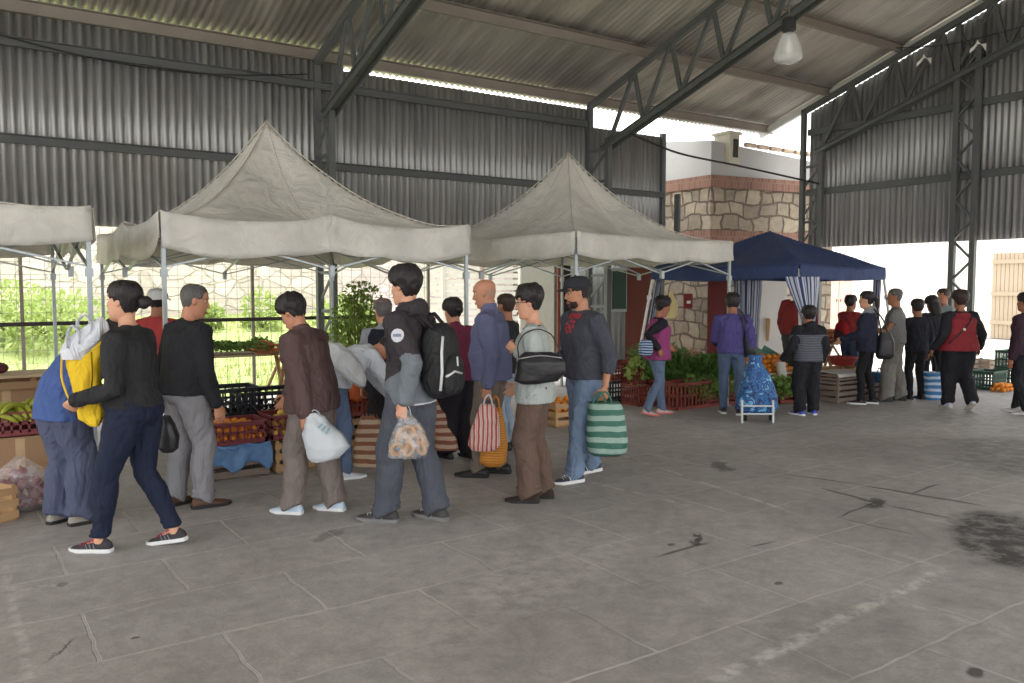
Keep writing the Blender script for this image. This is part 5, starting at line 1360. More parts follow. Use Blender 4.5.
# 23
g = gpd(941, 12.9)
P23 = person('person in pale teal shirt standing beyond the red vest, only head and shoulder showing', g, 110, at(941, 287, 12.9).z, 'm', 1.0, detail=0, skin=SKD, hair=dict(mat=HBR, thick=.014), top=[dict(name='shirt', mats=[F('pale teal shirt', 140, 160, 160)], loose=.02)], bottom=dict(mats=[F('dim grey trousers', 60, 60, 62)]), shoes=dict(upper=blk_leather, sole=dksole))
# 24 red vest
g, h = gh(957, 408, 290)
P24 = person('person in red vest over black sleeves walking away to the right hand opening', g, 4, h * 1.01, 'f', 1.28, detail=0, skin=SKD, hair=dict(mat=HBR, thick=.026, low=-.06, puff=.012), hands=((-.2, .04, .50), (.21, .05, .50)),
    top=[dict(name='shirt', mats=[F('black jersey', 36, 36, 42)], loose=.022, hem=-.0), dict(name='vest', mats=[F('red vest cloth', 150, 30, 38)], loose=.040, hem=-.06, box=.9, sleeve=0, neck=.48, collar=.03)],
    bottom=dict(mats=[F('black loose trousers', 32, 32, 38)], loose=1.3, knee=.08, ankle=.068), shoes=dict(upper=plain('lilac white trainer', C(190, 186, 206), rough=.7), sole=plain('cream sole', C(190, 180, 170), rough=.7)), feet=((-.05, .05, 0, 0), (.05, -.13, -4, 30)))
# 25 right edge
g, h = gh(1022, 414, 290)
P25 = person('person in plum jacket at the right edge, cut off by the picture', g, 30, h, 'f', 1.1, detail=0, skin=SKD, hair=dict(mat=HBLK, thick=.016), top=[dict(name='jacket', mats=[F('dark plum cloth', 58, 34, 48)], loose=.03, hem=-.06, box=.6)],
    bottom=dict(mats=[F('black jeans', 30, 30, 34)], loose=1.0), shoes=dict(upper=plain('pale trainer', C(186, 182, 180), rough=.7), sole=whsole), feet=((-.06, -.06, 0, 8), (.05, .08, 0, 0)))
do_bakes()
# ================================================================== THINGS PEOPLE CARRY
VR = YAW - math.pi / 2
def local_px(o_loc, px, py, d):
    q = at(px, py, d) - o_loc
    return Vector((q.dot(RT), q.dot(FH), q.z))
def pxloft(name, rows, d, thick, mats, label=None, cat=None, group=None, parent=None, origin=None, n=28, crumple=.0, seed=0, p_=2.6, smooth=True, open_top=False, thin=None):
    """rows: (py, px centre, half width px[, thickness factor]) from bottom to top, standing at distance d"""
    o = origin if origin is not None else at(rows[0][1], rows[0][0], d)
    mb = MB(); rings = []
    for k, row in enumerate(rows):
        c = local_px(o, row[1], row[0], d); hw = row[2] / FPX * d; tk = (row[3] if len(row) > 3 else 1) * thick; r = []
        for j in range(n):
            a = 2 * math.pi * j / n; cx, sy = math.cos(a), math.sin(a); kk = (abs(cx) ** p_ + abs(sy) ** p_) ** (-1 / p_)
            q = c + Vector((hw * kk * cx, tk * kk * sy, 0))
            if crumple:
                nz = noise.noise(Vector((q.x * 16 + seed, q.y * 16, q.z * 16))) + .6 * noise.noise(Vector((q.x * 38 + seed, q.y * 38, q.z * 38)))
                q += Vector((cx, sy, 0)) * nz * crumple
            r.append(q)
        rings.append(r)
    fine = []
    for i in range(len(rings) - 1):
        for s_ in range(4):
            t = s_ / 4; ring = []
            for a, b in zip(rings[i], rings[i + 1]):
                q = a.lerp(b, t)
                if crumple and s_: q += Vector((0, 1, 0)) * noise.noise(q * 30 + Vector((seed, 0, 0))) * crumple * .7
                ring.append(q)
            fine.append(ring)
    fine.append(rings[-1]); mb.loft(fine)
    ob = mb.build(name, mats, parent, smooth=smooth, auto=60)
    if parent is None:
        ob.location = o; ob.rotation_euler = (0, 0, VR)
    return tag(ob, label, cat, group), o
def pxroot(name, px, py, d, label, cat, group=None):
    o = at(px, py, d); e = empty(name, o, VR, label, cat, group); return e, o
def pxtube(name, pts, d, r, mat, parent, o, flat=None, dy=0.0):
    P = [local_px(o, x, y, d) + Vector((0, dy, 0)) for x, y in pts]; out = []
    for i in range(len(P) - 1):
        for k in range(4): out.append(P[i].lerp(P[i + 1], k / 4))
    out.append(P[-1])
    for _ in range(2): out = [out[0]] + [(out[i - 1] + out[i] * 2 + out[i + 1]) / 4 for i in range(1, len(out) - 1)] + [out[-1]]
    m = MB(); m.tube(out, r, 8, flat=flat); return m.build(name, mat, parent, smooth=True)
def wpt(P, v): return P.M @ Vector(v)
def dof(P, v): return depth(wpt(P, v))
def proj(w):
    q = w - Vector((0, 0, CAMH)); z = q.dot(FV); return (512 + FPX * q.dot(RT) / z, 341.5 - FPX * q.dot(UV) / z)
# yellow bag with white top over the arm of the woman in black
dY = 4.78
yel = fabric('yellow cotton bag', C(214, 178, 44, 1.1), fold=.9); whc = fabric('white cotton bag top', C(206, 208, 212, 1.0), fold=.9)
e, o = pxroot('yellow_bag', 93, 425, dY, 'yellow cloth bag with white top held against the black cardigan', 'bag')
pxloft('bag_body', [(426, 94, 5, .4), (418, 92, 12, .8), (400, 90, 13, 1), (382, 86, 14, 1), (366, 84, 17, 1), (350, 86, 20, 1), (338, 92, 19, .9), (332, 97, 15, .7)], dY, .055, yel, parent=e, origin=o, crumple=.008)
pxloft('bag_top', [(359, 75, 12, .9), (350, 79, 18, 1.0), (340, 86, 19, 1), (330, 93, 14, .8), (322, 99, 7, .5), (317, 102, 2, .3)], dY - .01, .066, whc, parent=e, origin=o, crumple=.010)
pxtube('handle', [(68, 348), (67, 334), (72, 324), (80, 332), (80, 344)], dY - .07, .020, whc, e, o, .25)
pxtube('handle', [(78, 330), (77, 321), (84, 314), (93, 322), (91, 334)], dY - .05, .020, whc, e, o, .25)
pxtube('strap', [(62, 356), (61, 378), (67, 395), (71, 402), (76, 392)], dY - .05, .006, yel, e, o)
pxtube('strap', [(91, 352), (92, 375), (91, 396)], dY - .085, .012, yel, e, o, .3)
pxloft('handbag', [(452, 168, 6, .7), (449, 169, 9, 1), (436, 169, 9, 1), (424, 167, 7, .9), (416, 165, 5, .6)], 5.2, .05, blk_leather, 'small black bag hanging behind the hip of the woman in black', 'handbag', crumple=.006)
# white plastic bag
wp = plain('white plastic film', C(214, 218, 222), rough=.45, var=.05, transl=.2, bump=.5, bscale=14)
dj = dof(PJ, PJ.hand0)
e, o = pxroot('plastic_bag', 326, 460, dj, 'white plastic carrier bag hanging from the hand beside the brown jacket', 'bag')
pxloft('bag_body', [(461, 318, 8, .6), (457, 324, 17, 1), (446, 328, 22, 1.1), (434, 323, 20, 1), (424, 318, 13, .7), (417, 315, 8, .4), (413, 313, 4, .25)], dj, .085, wp, parent=e, origin=o, crumple=.020, seed=3)
pxtube('handle', [(308, 424), (310, 414), (314, 409), (320, 413), (323, 423)], dj, .008, wp, e, o, .4)
m = MB()
for k_ in range(3): m.tube([local_px(o, 318 + 4 * k_, 428 + 3 * k_, dj - .088), local_px(o, 322 + 4 * k_, 424 + 2 * k_, dj - .088)], .004, 5)
m.build('printed_mark', plain('teal print', C(90, 160, 170), rough=.6), e)
# pale sack across the bent person's back
dW = dof(PD, (0, .1, .8)) - .25
pxloft('cloth_sack', [(386, 361, 4, .4), (380, 357, 10, .8), (366, 347, 15, 1), (352, 338, 13, 1), (343, 332, 7, .6)], dW, .10, fabric('pale sack cloth', C(206, 208, 210), fold=.9), 'pale grey sack carried behind the brown jacket', 'sack', crumple=.012)
# woven striped totes
terra = stripes('terracotta and straw weave', [(0, C(142, 92, 66)), (.5, C(196, 172, 146)), ], .075, 'Z', .8)
dv = dof(PV, PV.hand0) - .16
def tote(rows, d, thick, mat, label, handles, hmat, cat='tote bag', name='striped_tote', group=None, hr=.007, cr=.006):
    e, o = pxroot(name, rows[0][1], rows[0][0], d, label, cat, group)
    pxloft('bag_body', rows, d, thick, mat, parent=e, origin=o, crumple=cr, p_=3.2)
    for h in handles: pxtube('handle', h, d - thick * .5, hr, hmat, e, o)
    return e, o
tote([(468, 371, 17), (460, 371, 18), (440, 371, 16), (425, 370, 12), (415, 370, 8, .6)], dv, .10, terra, 'brown and straw striped woven tote hanging beside the navy vest',
     [[(365, 418), (364, 405), (368, 396), (374, 405), (376, 418)], [(368, 418), (369, 404), (373, 396), (378, 406), (379, 418)]], plain('dark cord', C(50, 38, 34), rough=.8))
dr = dof(PR, PR.hand0)
tote([(449, 447, 12), (440, 446, 11), (425, 443, 8), (412, 440, 6), (400, 438, 3, .6)], dr, .08, stripes('rust and straw weave', [(0, C(140, 84, 66)), (.5, C(196, 168, 144))], .07, 'Z', .8), 'rust and straw striped tote between the backpack and the black slacks',
     [[(435, 408), (436, 396), (440, 396), (443, 408)]], plain('dark cord', C(50, 38, 34)))
# bread bag
dy = dof(PY, PY.hand0) - .02
e, o = pxroot('clear_bag', 408, 457, dy, 'clear plastic bag of bread rings held by the young person with backpack', 'bag')
pxloft('bag_body', [(457, 407, 18, .8), (454, 408, 20, 1), (444, 409, 20, 1.1), (432, 409, 17, 1), (422, 408, 11, .7), (414, 406, 5, .4), (409, 405, 2, .2)], dy, .085, clear_plastic('clear plastic film', trans=.80, rough=.12), parent=e, origin=o, crumple=.008, seed=5)
pxtube('handle', [(401, 416), (403, 407), (407, 404), (410, 409), (411, 416)], dy, .006, plain('white plastic film', C(1, 1, 1)), e, o, .4)
breadm = plain('baked crust', C(168, 108, 62, 1.0), rough=.6, var=.3, nscale=20, col2=C(214, 170, 116, 1.0))
k_ = 0
for (bx, by, dz, tilt, rr_) in ((397, 449, -.02, .4, .037), (409, 450, -.03, 1.0, .037), (421, 448, .0, -.4, .037), (402, 441, .02, -.6, .036), (414, 440, -.02, .5, .036), (424, 441, .02, .9, .034), (409, 432, .0, .2, .034), (416, 431, .02, 1.2, .032), (401, 434, -.01, 1.0, .033), (408, 445, .04, .7, .036)):
    M_ = Euler((math.pi / 2 + tilt * .6, tilt, k_ * .9)).to_matrix(); rg = []
    m = MB()
    for i in range(18):
        a = 2 * math.pi * i / 18; c_ = Vector((math.cos(a), math.sin(a), 0)); rg.append([M_ @ (c_ * (rr_ + .014 * math.cos(2 * math.pi * j / 8)) + Vector((0, 0, .014 * math.sin(2 * math.pi * j / 8)))) for j in range(8)])
    m.loft(rg, closed=True)
    b_ = m.build('bread_ring', breadm, smooth=True); b_.location = at(bx, by, dy + dz); tag(b_, 'golden bread ring inside the clear plastic bag', 'bread', 'bread rings in the clear bag'); k_ += 1
# backpack on the young man
bpk = fabric('black backpack nylon', C(44, 44, 46), rough=.6, fold=.8)
bp = empty('backpack', PY.M @ Vector((0, -.20, 1.0 * PY.s)), PY.root.rotation_euler.z, 'black backpack with white piping on the back of the brown jacket', 'backpack')
def rbox(mb, c, sx, sy, sz, n=20, rows=9, p_=4.0, tp=.8):
    rings = []
    for i in range(rows + 1):
        q = i / rows; z = lerp(-sz, sz, q); e_ = (1 - abs(2 * q - 1) ** 4) ** .45 if 0 < q < 1 else .35; w = lerp(1, tp, q); r = []
        for j in range(n):
            a = 2 * math.pi * j / n; cx, sn = math.cos(a), math.sin(a); k = (abs(cx) ** p_ + abs(sn) ** p_) ** (-1 / p_)
            r.append(Vector(c) + Vector((sx * k * cx * max(.5, e_) * w, sy * k * sn * e_, z)))
        rings.append(r)
    mb.loft(rings)
m = MB(); rbox(m, (0, -.02, .06), .155, .095, .24); m.build('main_compartment', bpk, bp, smooth=True)
m = MB(); rbox(m, (0, -.115, -.03), .12, .04, .13); pk = m.build('front_pocket', bpk, bp, smooth=True)
wpip = plain('white piping', C(206, 206, 204), rough=.5)
m = MB(); m.tube([(-.125, -.09, -.12), (-.13, -.105, 0), (-.125, -.10, .12), (-.09, -.09, .22)], .010, 6); m.build('piping', wpip, bp, smooth=True)
m = MB(); m.tube([(-.12, -.13, -.03), (-.06, -.155, .0), (.02, -.16, -.02)], .014, 6, flat=.5); m.build('logo_stripe', wpip, bp, smooth=True)
m = MB(); m.tube([(-.02, -.155, .09), (-.02, -.158, .03)], .006, 5); m.build('zip_pull', wpip, pk)
for sg in (-1, 1):
    m = MB(); m.tube([(sg * .08, -.02, .27), (sg * .10, .08, .36), (sg * .13, .20, .34), (sg * .155, .29, .20), (sg * .165, .24, .02), (sg * .14, .08, -.12)], .022, 8, flat=.35); m.build('shoulder_strap', bpk, bp, smooth=True)
m = MB(); m.tube([(-.03, .03, .28), (0, .02, .33), (.03, .03, .28)], .008, 6); m.build('grab_handle', bpk, bp, smooth=True)
# decals laid on clothes
def decal(P, garment, name, mat, cx_, cz, direction, shapes, lift=.003):
    """shapes: list of polygons (u,v) in metres around a point; projected onto the garment"""
    ob = [c for c in P.root.children if c.name.split('.')[0] == garment][0]
    me = ob.data; bv = BVHTree.FromPolygons([v.co for v in me.vertices], [tuple(p.vertices) for p in me.polygons])
    D = Vector(direction).normalized(); U = Vector((0, 0, 1)).cross(D).normalized(); Vv = D.cross(U) * 1
    if Vv.z < 0: Vv = -Vv
    m = MB()
    for poly in shapes:
        c = sum((Vector((a, b, 0)) for a, b in poly), Vector()) / len(poly); N_ = 8
        pts = []
        # fan grid
        idx = []
        for k in range(4):
            t = k / 3
            ring = []
            for i in range(len(poly)):
                a0 = Vector((*poly[i], 0)); a1 = Vector((*poly[(i + 1) % len(poly)], 0))
                for s_ in range(3): ring.append(c.lerp(a0.lerp(a1, s_ / 3), t if k else .02))
            ok = []
            for q in ring:
                org = Vector(cz) + U * q.x + Vv * q.y + D * .5
                h = bv.ray_cast(org, -D, 1.0)
                ok.append((h[0] + h[1] * lift) if h[0] is not None else org - D * .4)
            idx.append(ok)
        b0 = len(m.v); nn = len(idx[0])
        for r in idx: m.v.extend(r)
        for k in range(3):
            for i in range(nn): m.face((b0 + k * nn + i, b0 + k * nn + (i + 1) % nn, b0 + (k + 1) * nn + (i + 1) % nn, b0 + (k + 1) * nn + i))
    o = m.build(name, mat, P.root); solidify(o, .0015, 1); return o
def ngon(r, n, cx=0, cy=0, ry=None): return [(cx + r * math.cos(2 * math.pi * i / n), cy + (ry or r) * math.sin(2 * math.pi * i / n)) for i in range(n)]
# round patch on the upper sleeve: direction from the left arm outwards
sp, e_, w_ = PY.arms[0]; pc = sp.lerp(e_, .30)
decal(PY, 'jacket', 'sleeve_patch', plain('white badge', C(200, 200, 206), rough=.7, var=.03), 0, pc, (-1, -.35, 0), [ngon(.042, 12)])
decal(PY, 'jacket', 'patch_mark', plain('grey badge mark', C(120, 130, 150), rough=.7), 0, pc, (-1, -.35, 0), [[(-.026, -.008), (.026, -.008), (.022, .010), (.008, .003), (0, .014), (-.010, .003), (-.024, .010)]], .006)
# red print on the sweatshirt: broken block letters over a round mark
redp = plain('faded red print', C(176, 54, 62), rough=.8, var=.2, nscale=30)
pc = PM.frame(.36)[0]
sh_ = []
for i, x in enumerate((-.060, -.020, .020, .060)):
    sh_.append([(x - .016, .045), (x - .016, .09), (x - .006, .09), (x - .006, .045)])
    sh_.append([(x - .006, .062 + .012 * (i % 2)), (x - .006, .072 + .012 * (i % 2)), (x + .014, .072 + .012 * (i % 2)), (x + .014, .062 + .012 * (i % 2))])
    sh_.append([(x + .006, .045), (x + .006, .09), (x + .015, .09), (x + .015, .045)])
for a in range(7):
    q = 2 * math.pi * a / 7; sh_.append(ngon(.016, 5, .045 * math.cos(q), -.02 + .048 * math.sin(q)))
sh_ += [ngon(.018, 6, 0, -.02), ngon(.012, 5, .02, -.035)]
decal(PM, 'sweatshirt', 'chest_print', redp, 0, pc + Vector((0, 0, .02)), (.0, 1, .15), sh_)
# beard
def boff(x, y, z):
    k = min((y - .026 + (z + .05) * -.3) / .014, (-.057 - z + .25 * max(0, y - .06)) / .010)
    lipz = math.exp(-((z + .066) / .008) ** 2) * math.exp(-(x / .022) ** 2) * (1 if y > .05 else 0)
    up = (1 if abs(x) < .030 and y > .06 and -.059 < z < -.050 else 0)
    return lerp(-.012, .0026 + .002 * noise.noise(Vector((x * 120, y * 120, z * 120))), max(0, smoothstep(-.5, .5, max(k, 1 if up else -9)) - lipz))
m = MB(); m.loft([[PM.HT(q) for q in r] for r in head_rings(56, 70, off=boff)]); m.build('beard', HBR, PM.root, smooth=True)
# emblem on the cap
m = MB(); m.box(PM.HT((.0, .112, .082)), (.03, .004, .014), M=PM.HM); m.build('cap_emblem', plain('grey stitch', C(120, 120, 126)), PM.root)
# glasses
m = MB()
for sg in (-1, 1):
    pts = [PO.HT((sg * .032 + .022 * math.cos(2 * math.pi * i / 16), .098, .012 + .016 * math.sin(2 * math.pi * i / 16))) for i in range(17)]; m.tube(pts, .0022, 6)
    m.tube([PO.HT((sg * .054, .096, .016)), PO.HT((sg * .076, .06, .014)), PO.HT((sg * .079, .0, .010))], .0022, 6)
m.tube([PO.HT((-.011, .098, .014)), PO.HT((0, .102, .017)), PO.HT((.011, .098, .014))], .002, 6)
gl_ = m.build('glasses', plain('dark spectacle frame', C(40, 30, 30), rough=.3), PO.root, smooth=True)
# black shoulder bag of the woman with glasses
do = depth(PO.M @ Vector((-.17, -.02, 1.0))) - .07
e, o = pxroot('shoulder_bag', 541, 384, do, 'black leather shoulder bag tucked under the arm of the pale cardigan', 'handbag')
pxloft('bag_body', [(384, 530, 9, .6), (381, 536, 22, .9), (372, 541, 25, 1), (362, 541, 24, 1), (355, 540, 20, .7), (352, 538, 14, .5)], do, .06, blk_leather, parent=e, origin=o, crumple=.006)
pxtube('strap', [(519, 358), (517, 345), (524, 333), (538, 328), (552, 334), (558, 347), (562, 360)], do + .02, .009, blk_leather, e, o, .5)
pxtube('zip', [(518, 359), (540, 355), (562, 358)], do - .055, .004, plain('silver zip', C(170, 170, 172), rough=.3, metal=.6), e, o)
# bald man's bags
dl = dof(PL, PL.hand0)
e, o = tote([(450, 484, 12, .8), (445, 484, 16), (430, 485, 14), (415, 487, 11), (404, 488, 7, .6)], dl - .10, .07, stripes('red and white plastic stripes', [(0, C(196, 80, 66)), (.45, C(226, 214, 206)), (.7, C(206, 120, 90)), (.8, C(226, 214, 206))], .035, 'X', .5), 'red and white striped plastic bag held by the bald person',
     [[(483, 408), (485, 398), (489, 394), (491, 398), (493, 408)]], wp, 'bag', 'striped_plastic_bag', cr=.012)
tote([(466, 493, 8, .6), (462, 493, 13), (445, 494, 13), (425, 495, 10), (408, 495, 6, .6)], dl + .06, .08, stripes('orange yellow net weave', [(0, C(206, 130, 44)), (.5, C(176, 104, 34)), (.75, C(214, 160, 70))], .02, 'Z', .7), 'orange net shopping bag hanging below the striped plastic bag',
     [[(491, 412), (492, 400), (496, 395), (499, 402), (499, 412)]], plain('orange cord', C(200, 130, 50)), 'bag', 'net_bag', cr=.014)
# green striped tote of the cap man
dm = dof(PM, PM.hand0) + .0
grn = stripes('green and white check stripes', [(0, C(50, 100, 84)), (.52, C(142, 166, 154))], .085, 'Z', .6)
tote([(455, 606, 14, .6), (452, 607, 19, .9), (444, 607, 21, 1), (425, 606, 20, 1), (410, 606, 18, .9), (402, 604, 16, .7)], dm, .11, grn, 'green and white striped square tote held by the person in the cap',
     [[(593, 405), (594, 397), (599, 391), (604, 396), (606, 404)], [(597, 403), (600, 394), (606, 391), (610, 397), (612, 404)]], plain('green webbing', C(60, 110, 90)))
# zebra print bag of the magenta vest
dz = depth(PZ.root.location) - .28
pxloft('handbag', [(356, 645, 5, .6), (353, 646, 7, 1), (345, 646, 7, 1), (340, 646, 5, .6)], dz, .05, stripes('blue zebra print', [(0, C(150, 176, 200)), (.5, C(36, 50, 78))], .03, 'Z', .5), 'small blue zebra print bag at the hip of the magenta vest', 'handbag')
# purple sweater: black bag and trolley
dp = depth(PP.root.location) - .12
e, o = pxroot('shoulder_bag', 749, 356, dp, 'black shoulder bag hanging at the side of the purple sweater', 'handbag')
pxloft('bag_body', [(357, 749, 4, .6), (352, 750, 6, 1), (340, 749, 6, 1), (332, 748, 4, .6)], dp, .06, blk_leather, parent=e, origin=o)
pxtube('strap', [(746, 338), (742, 318), (738, 306), (748, 322), (751, 336)], dp, .01, blk_leather, e, o)
tp = gp(758, 421); dt = depth(tp)
e, o = pxroot('shopping_trolley', 758, 423, dt, 'blue patterned shopping trolley with white frame pulled by the purple sweater', 'trolley'); e.location = tp; o = tp.copy()
blp = mottled('blue patterned nylon', [C(22, 50, 100), C(44, 104, 160), C(30, 70, 130), C(120, 176, 208), C(60, 130, 180)], 11)
pxloft('bag_body', [(412, 757, 16, .8), (408, 757, 20, 1), (396, 757, 20, 1), (384, 757, 16, .95), (372, 756, 11, .8), (364, 755, 7, .7), (359, 755, 6, .6), (355, 756, 8, .6)], dt, .14, blp, parent=e, origin=o, crumple=.02)
wt = plain('white tube', C(206, 206, 206), rough=.4)
for px_ in (742, 773):
    pxtube('frame_leg', [(px_, 424), (px_, 412), (px_, 400)], dt - .15, .014, wt, e, o)
pxtube('frame_bar', [(742, 406), (758, 406), (773, 406)], dt - .155, .010, wt, e, o)
pxtube('frame_bar', [(742, 414), (758, 414), (773, 414)], dt - .155, .010, wt, e, o)
pxtube('pull_handle', [(757, 372), (755, 362), (752, 354), (748, 352)], dt + .05, .010, blk_leather, e, o)
for px_ in (745, 771):
    m = MB(); c_ = local_px(o, px_, 417, dt + .02); c_.z = .05
    m.tube([c_ + Vector((-.012, 0, 0)), c_ + Vector((.012, 0, 0))], .05, 18); m.build('wheel', dksole, e)
# small red backpack, black bag, striped bags at the far group
bb = empty('backpack', P18.M @ Vector((0, -.17, 1.0 * P18.s)), P18.root.rotation_euler.z, 'small red backpack worn by the child in red t-shirt', 'backpack')
m = MB(); rbox(m, (0, 0, .02), .12, .06, .16); m.build('main_compartment', fabric('red backpack cloth', C(160, 40, 44)), bb, smooth=True)
m = MB(); rbox(m, (0, -.06, -.04), .09, .025, .08); m.build('front_pocket', plain('dark pocket', C(60, 40, 44)), bb, smooth=True)
d19 = depth(P19.root.location) - .15
e, o = pxroot('shoulder_bag', 885, 362, d19, 'large black bag slung behind the navy jacket of the person with ponytail', 'handbag')
pxloft('bag_body', [(359, 884, 6, .6), (356, 885, 9, 1), (342, 886, 8, 1), (332, 885, 5, .6)], d19, .08, blk_leather, parent=e, origin=o)
pxtube('strap', [(882, 336), (878, 315), (872, 306), (884, 320), (888, 335)], d19, .01, blk_leather, e, o)
blst = stripes('blue and white bands', [(0, C(50, 116, 170)), (.55, C(186, 200, 216))], .085, 'Z', .6)
g_ = gp(933, 399); dg = depth(g_)
e, o = tote([(399, 933, 9), (396, 933, 10), (385, 933, 10), (372, 932, 9)], dg, .12, blst, 'blue and white banded shopping bag on the ground beside the red vest', [[(928, 374), (929, 360), (932, 352), (935, 360), (937, 374)]], dksole, 'bag', 'shopping_bag')
g_ = gp(874, 399); dg = depth(g_)
tote([(397, 880, 7), (385, 880, 8), (372, 879, 6)], 11.8, .10, plain('bright blue bag', C(60, 120, 176), rough=.6), 'plain bright blue bag standing between the navy jacket and the grey shirt', [[(877, 374), (879, 366), (882, 374)]], dksole, 'bag', 'shopping_bag')
# crossbody strap and brooch on the red vest
sv = [c for c in P24.root.children if c.name.startswith('vest')][0]
me = sv.data; bvv = BVHTree.FromPolygons([v.co for v in me.vertices], [tuple(p.vertices) for p in me.polygons])
pts = []
p0_, p1_ = P24.frame(.45)[0] + Vector((.11, -.4, 0)), P24.frame(.05)[0] + Vector((-.20, -.4, 0))
for i in range(15):
    q = p0_.lerp(p1_, i / 14); h_ = bvv.ray_cast(q, Vector((0, 1, 0)))
    if h_[0] is not None: pts.append(h_[0] + Vector((0, -.006, 0)))
m = MB(); m.tube(pts, .009, 6); o_ = m.build('crossbody_strap', blk_leather, P24.root, smooth=True)
m = MB(); m.ball(pts[len(pts) // 2] + Vector((0, -.012, 0)), .018, 8, 6); m.build('strap_buckle', plain('white buckle', C(220, 220, 220)), P24.root)
# ================================================================== MARKET GOODS
pine = plain('raw crate pine', C(186, 150, 108, .95), rough=.85, var=.2, nscale=6, bump=.2, bscale=30)
greyw = plain('weathered crate wood', C(130, 116, 104, .9), rough=.9, var=.25, nscale=6)
def wooden_crate(loc, rz, w=.50, d=.32, h=.27, mat=pine, label='', group=None, ns=3):
    e = empty('wooden_crate', loc, rz, label, 'crate', group); sh = h / ns
    for i in range(ns):
        z = sh * (i + .5)
        for s in (-1, 1):
            m = MB(); m.box((0, s * (d / 2 - .004), z), (w, .008, sh * .62)); m.build('slat', mat, e, bevel=.001)
            m = MB(); m.box((s * (w / 2 - .004), 0, z), (.008, d - .018, sh * .68)); m.build('slat', mat, e, bevel=.001)
    for sx in (-1, 1):
        for sy in (-1, 1):
            m = MB(); m.box((sx * (w / 2 - .024), sy * (d / 2 - .024), h / 2), (.03, .03, h)); m.build('corner_post', mat, e)
    m = MB(); m.box((0, 0, .006), (w - .018, d - .018, .008)); m.build('base_board', mat, e)
    return e
def plastic_crate(loc, rz, w=.50, d=.34, h=.24, mat=None, label='', group=None, rows=2, cols=9):
    """moulded crate: rim, floor and walls pierced by rows of openings"""
    e = empty('plastic_crate', loc, rz, label, 'crate', group); t = .012
    def wall(axis, s):
        m = MB(); L_ = w if axis == 'x' else d; off = s * ((d if axis == 'x' else w) / 2 - t / 2)
        def put(c, l, z, hh):
            if axis == 'x': m.box((c, off, z), (l, t, hh))
            else: m.box((off, c, z), (t, l, hh))
        put(0, L_, .02, .04); put(0, L_, h - .018, .036); put(0, L_, h * .52, .022)
        n = cols if axis == 'x' else max(3, int(cols * d / w))
        for i in range(n + 1): put(-L_ / 2 + .012 + (L_ - .024) * i / n, .014, h / 2, h - .04)
        m.build('side_wall', mat, e)
    for a in 'xy':
        for s in (-1, 1): wall(a, s)
    m = MB(); m.box((0, 0, .008), (w - .02, d - .02, .012)); m.build('crate_floor', mat, e)
    m = MB()
    for s in (-1, 1): m.box((0, s * (d / 2 + .004), h - .004), (w + .02, .016, .012)); m.box((s * (w / 2 + .004), 0, h - .004), (.016, d + .02, .012))
    m.build('rim', mat, e)
    return e
maroon = plain('maroon plastic', C(128, 56, 60, .95), rough=.45, var=.12, bump=.05); blackp = plain('black plastic', C(50, 52, 58, .9), rough=.45, var=.15, bump=.05)
redp_ = plain('brick red plastic', C(140, 66, 56, .9), rough=.5, var=.15, bump=.05); greenp = plain('dark green plastic', C(60, 92, 78, .9), rough=.5, var=.12, bump=.05)
# produce prototypes
def proto_fruit(name, r, mat, kind):
    m = MB()
    if kind == 'citrus':
        rings = []
        for i in range(10):
            a = -math.pi / 2 + math.pi * (i + .05) / 9.1; rings.append([Vector((math.cos(a) * r * math.cos(2 * math.pi * j / 14), math.cos(a) * r * math.sin(2 * math.pi * j / 14), math.sin(a) * r * .92 + r * .92)) for j in range(14)])
        m.loft(rings)
    elif kind == 'lemon':
        m.lathe([(.002, -.0), (r * .25, r * .12), (r * .75, r * .5), (r * .92, r * 1.1), (r * .75, r * 1.7), (r * .3, r * 2.1), (r * .12, r * 2.3)], n=14)
        for v_ in m.v: v_.z, v_.x = v_.x + r * .9, v_.z - r
    elif kind == 'onion':
        m.lathe([(.002, 0), (r * .5, r * .1), (r, r * .8), (r * .8, r * 1.4), (r * .25, r * 1.75), (r * .12, r * 2.2)], n=14)
    elif kind == 'banana':
        pts = [Vector((math.cos(a) * r * 3 , 0, math.sin(a) * r * 3 + .0)) for a in [R(20 + 14 * k) for k in range(10)]]
        c = pts[0].copy(); m.tube([p - Vector((0, 0, r)) for p in pts], [r * .2, r * .45, r * .55, r * .6, r * .6, r * .6, r * .58, r * .5, r * .3, r * .12], 8)
    o = m.build(name, mat, smooth=True); return o
orange = plain('orange peel', C(226, 140, 44, 1.0), rough=.5, var=.15, nscale=3, bump=.2, bscale=90)
lemon = plain('yellow peel', C(222, 186, 84, 1.0), rough=.5, var=.12, nscale=3, bump=.2, bscale=90)
_used = {}
def scatter(proto_key, proto_args, pts, label, cat, group):
    """one object per fruit"""
    if proto_key not in _used:
        base = proto_fruit(*proto_args); first = True; _used[proto_key] = base
    else: base = _used[proto_key]; first = False
    for p in pts:
        o = base if first else base.copy()
        if not first: COL.objects.link(o)
        first = False
        o.location = p; o.rotation_euler = (rnd.uniform(-.4, .4), rnd.uniform(-.4, .4), rnd.uniform(0, 6.28))
        o['label'] = label; o['category'] = cat; o['group'] = group
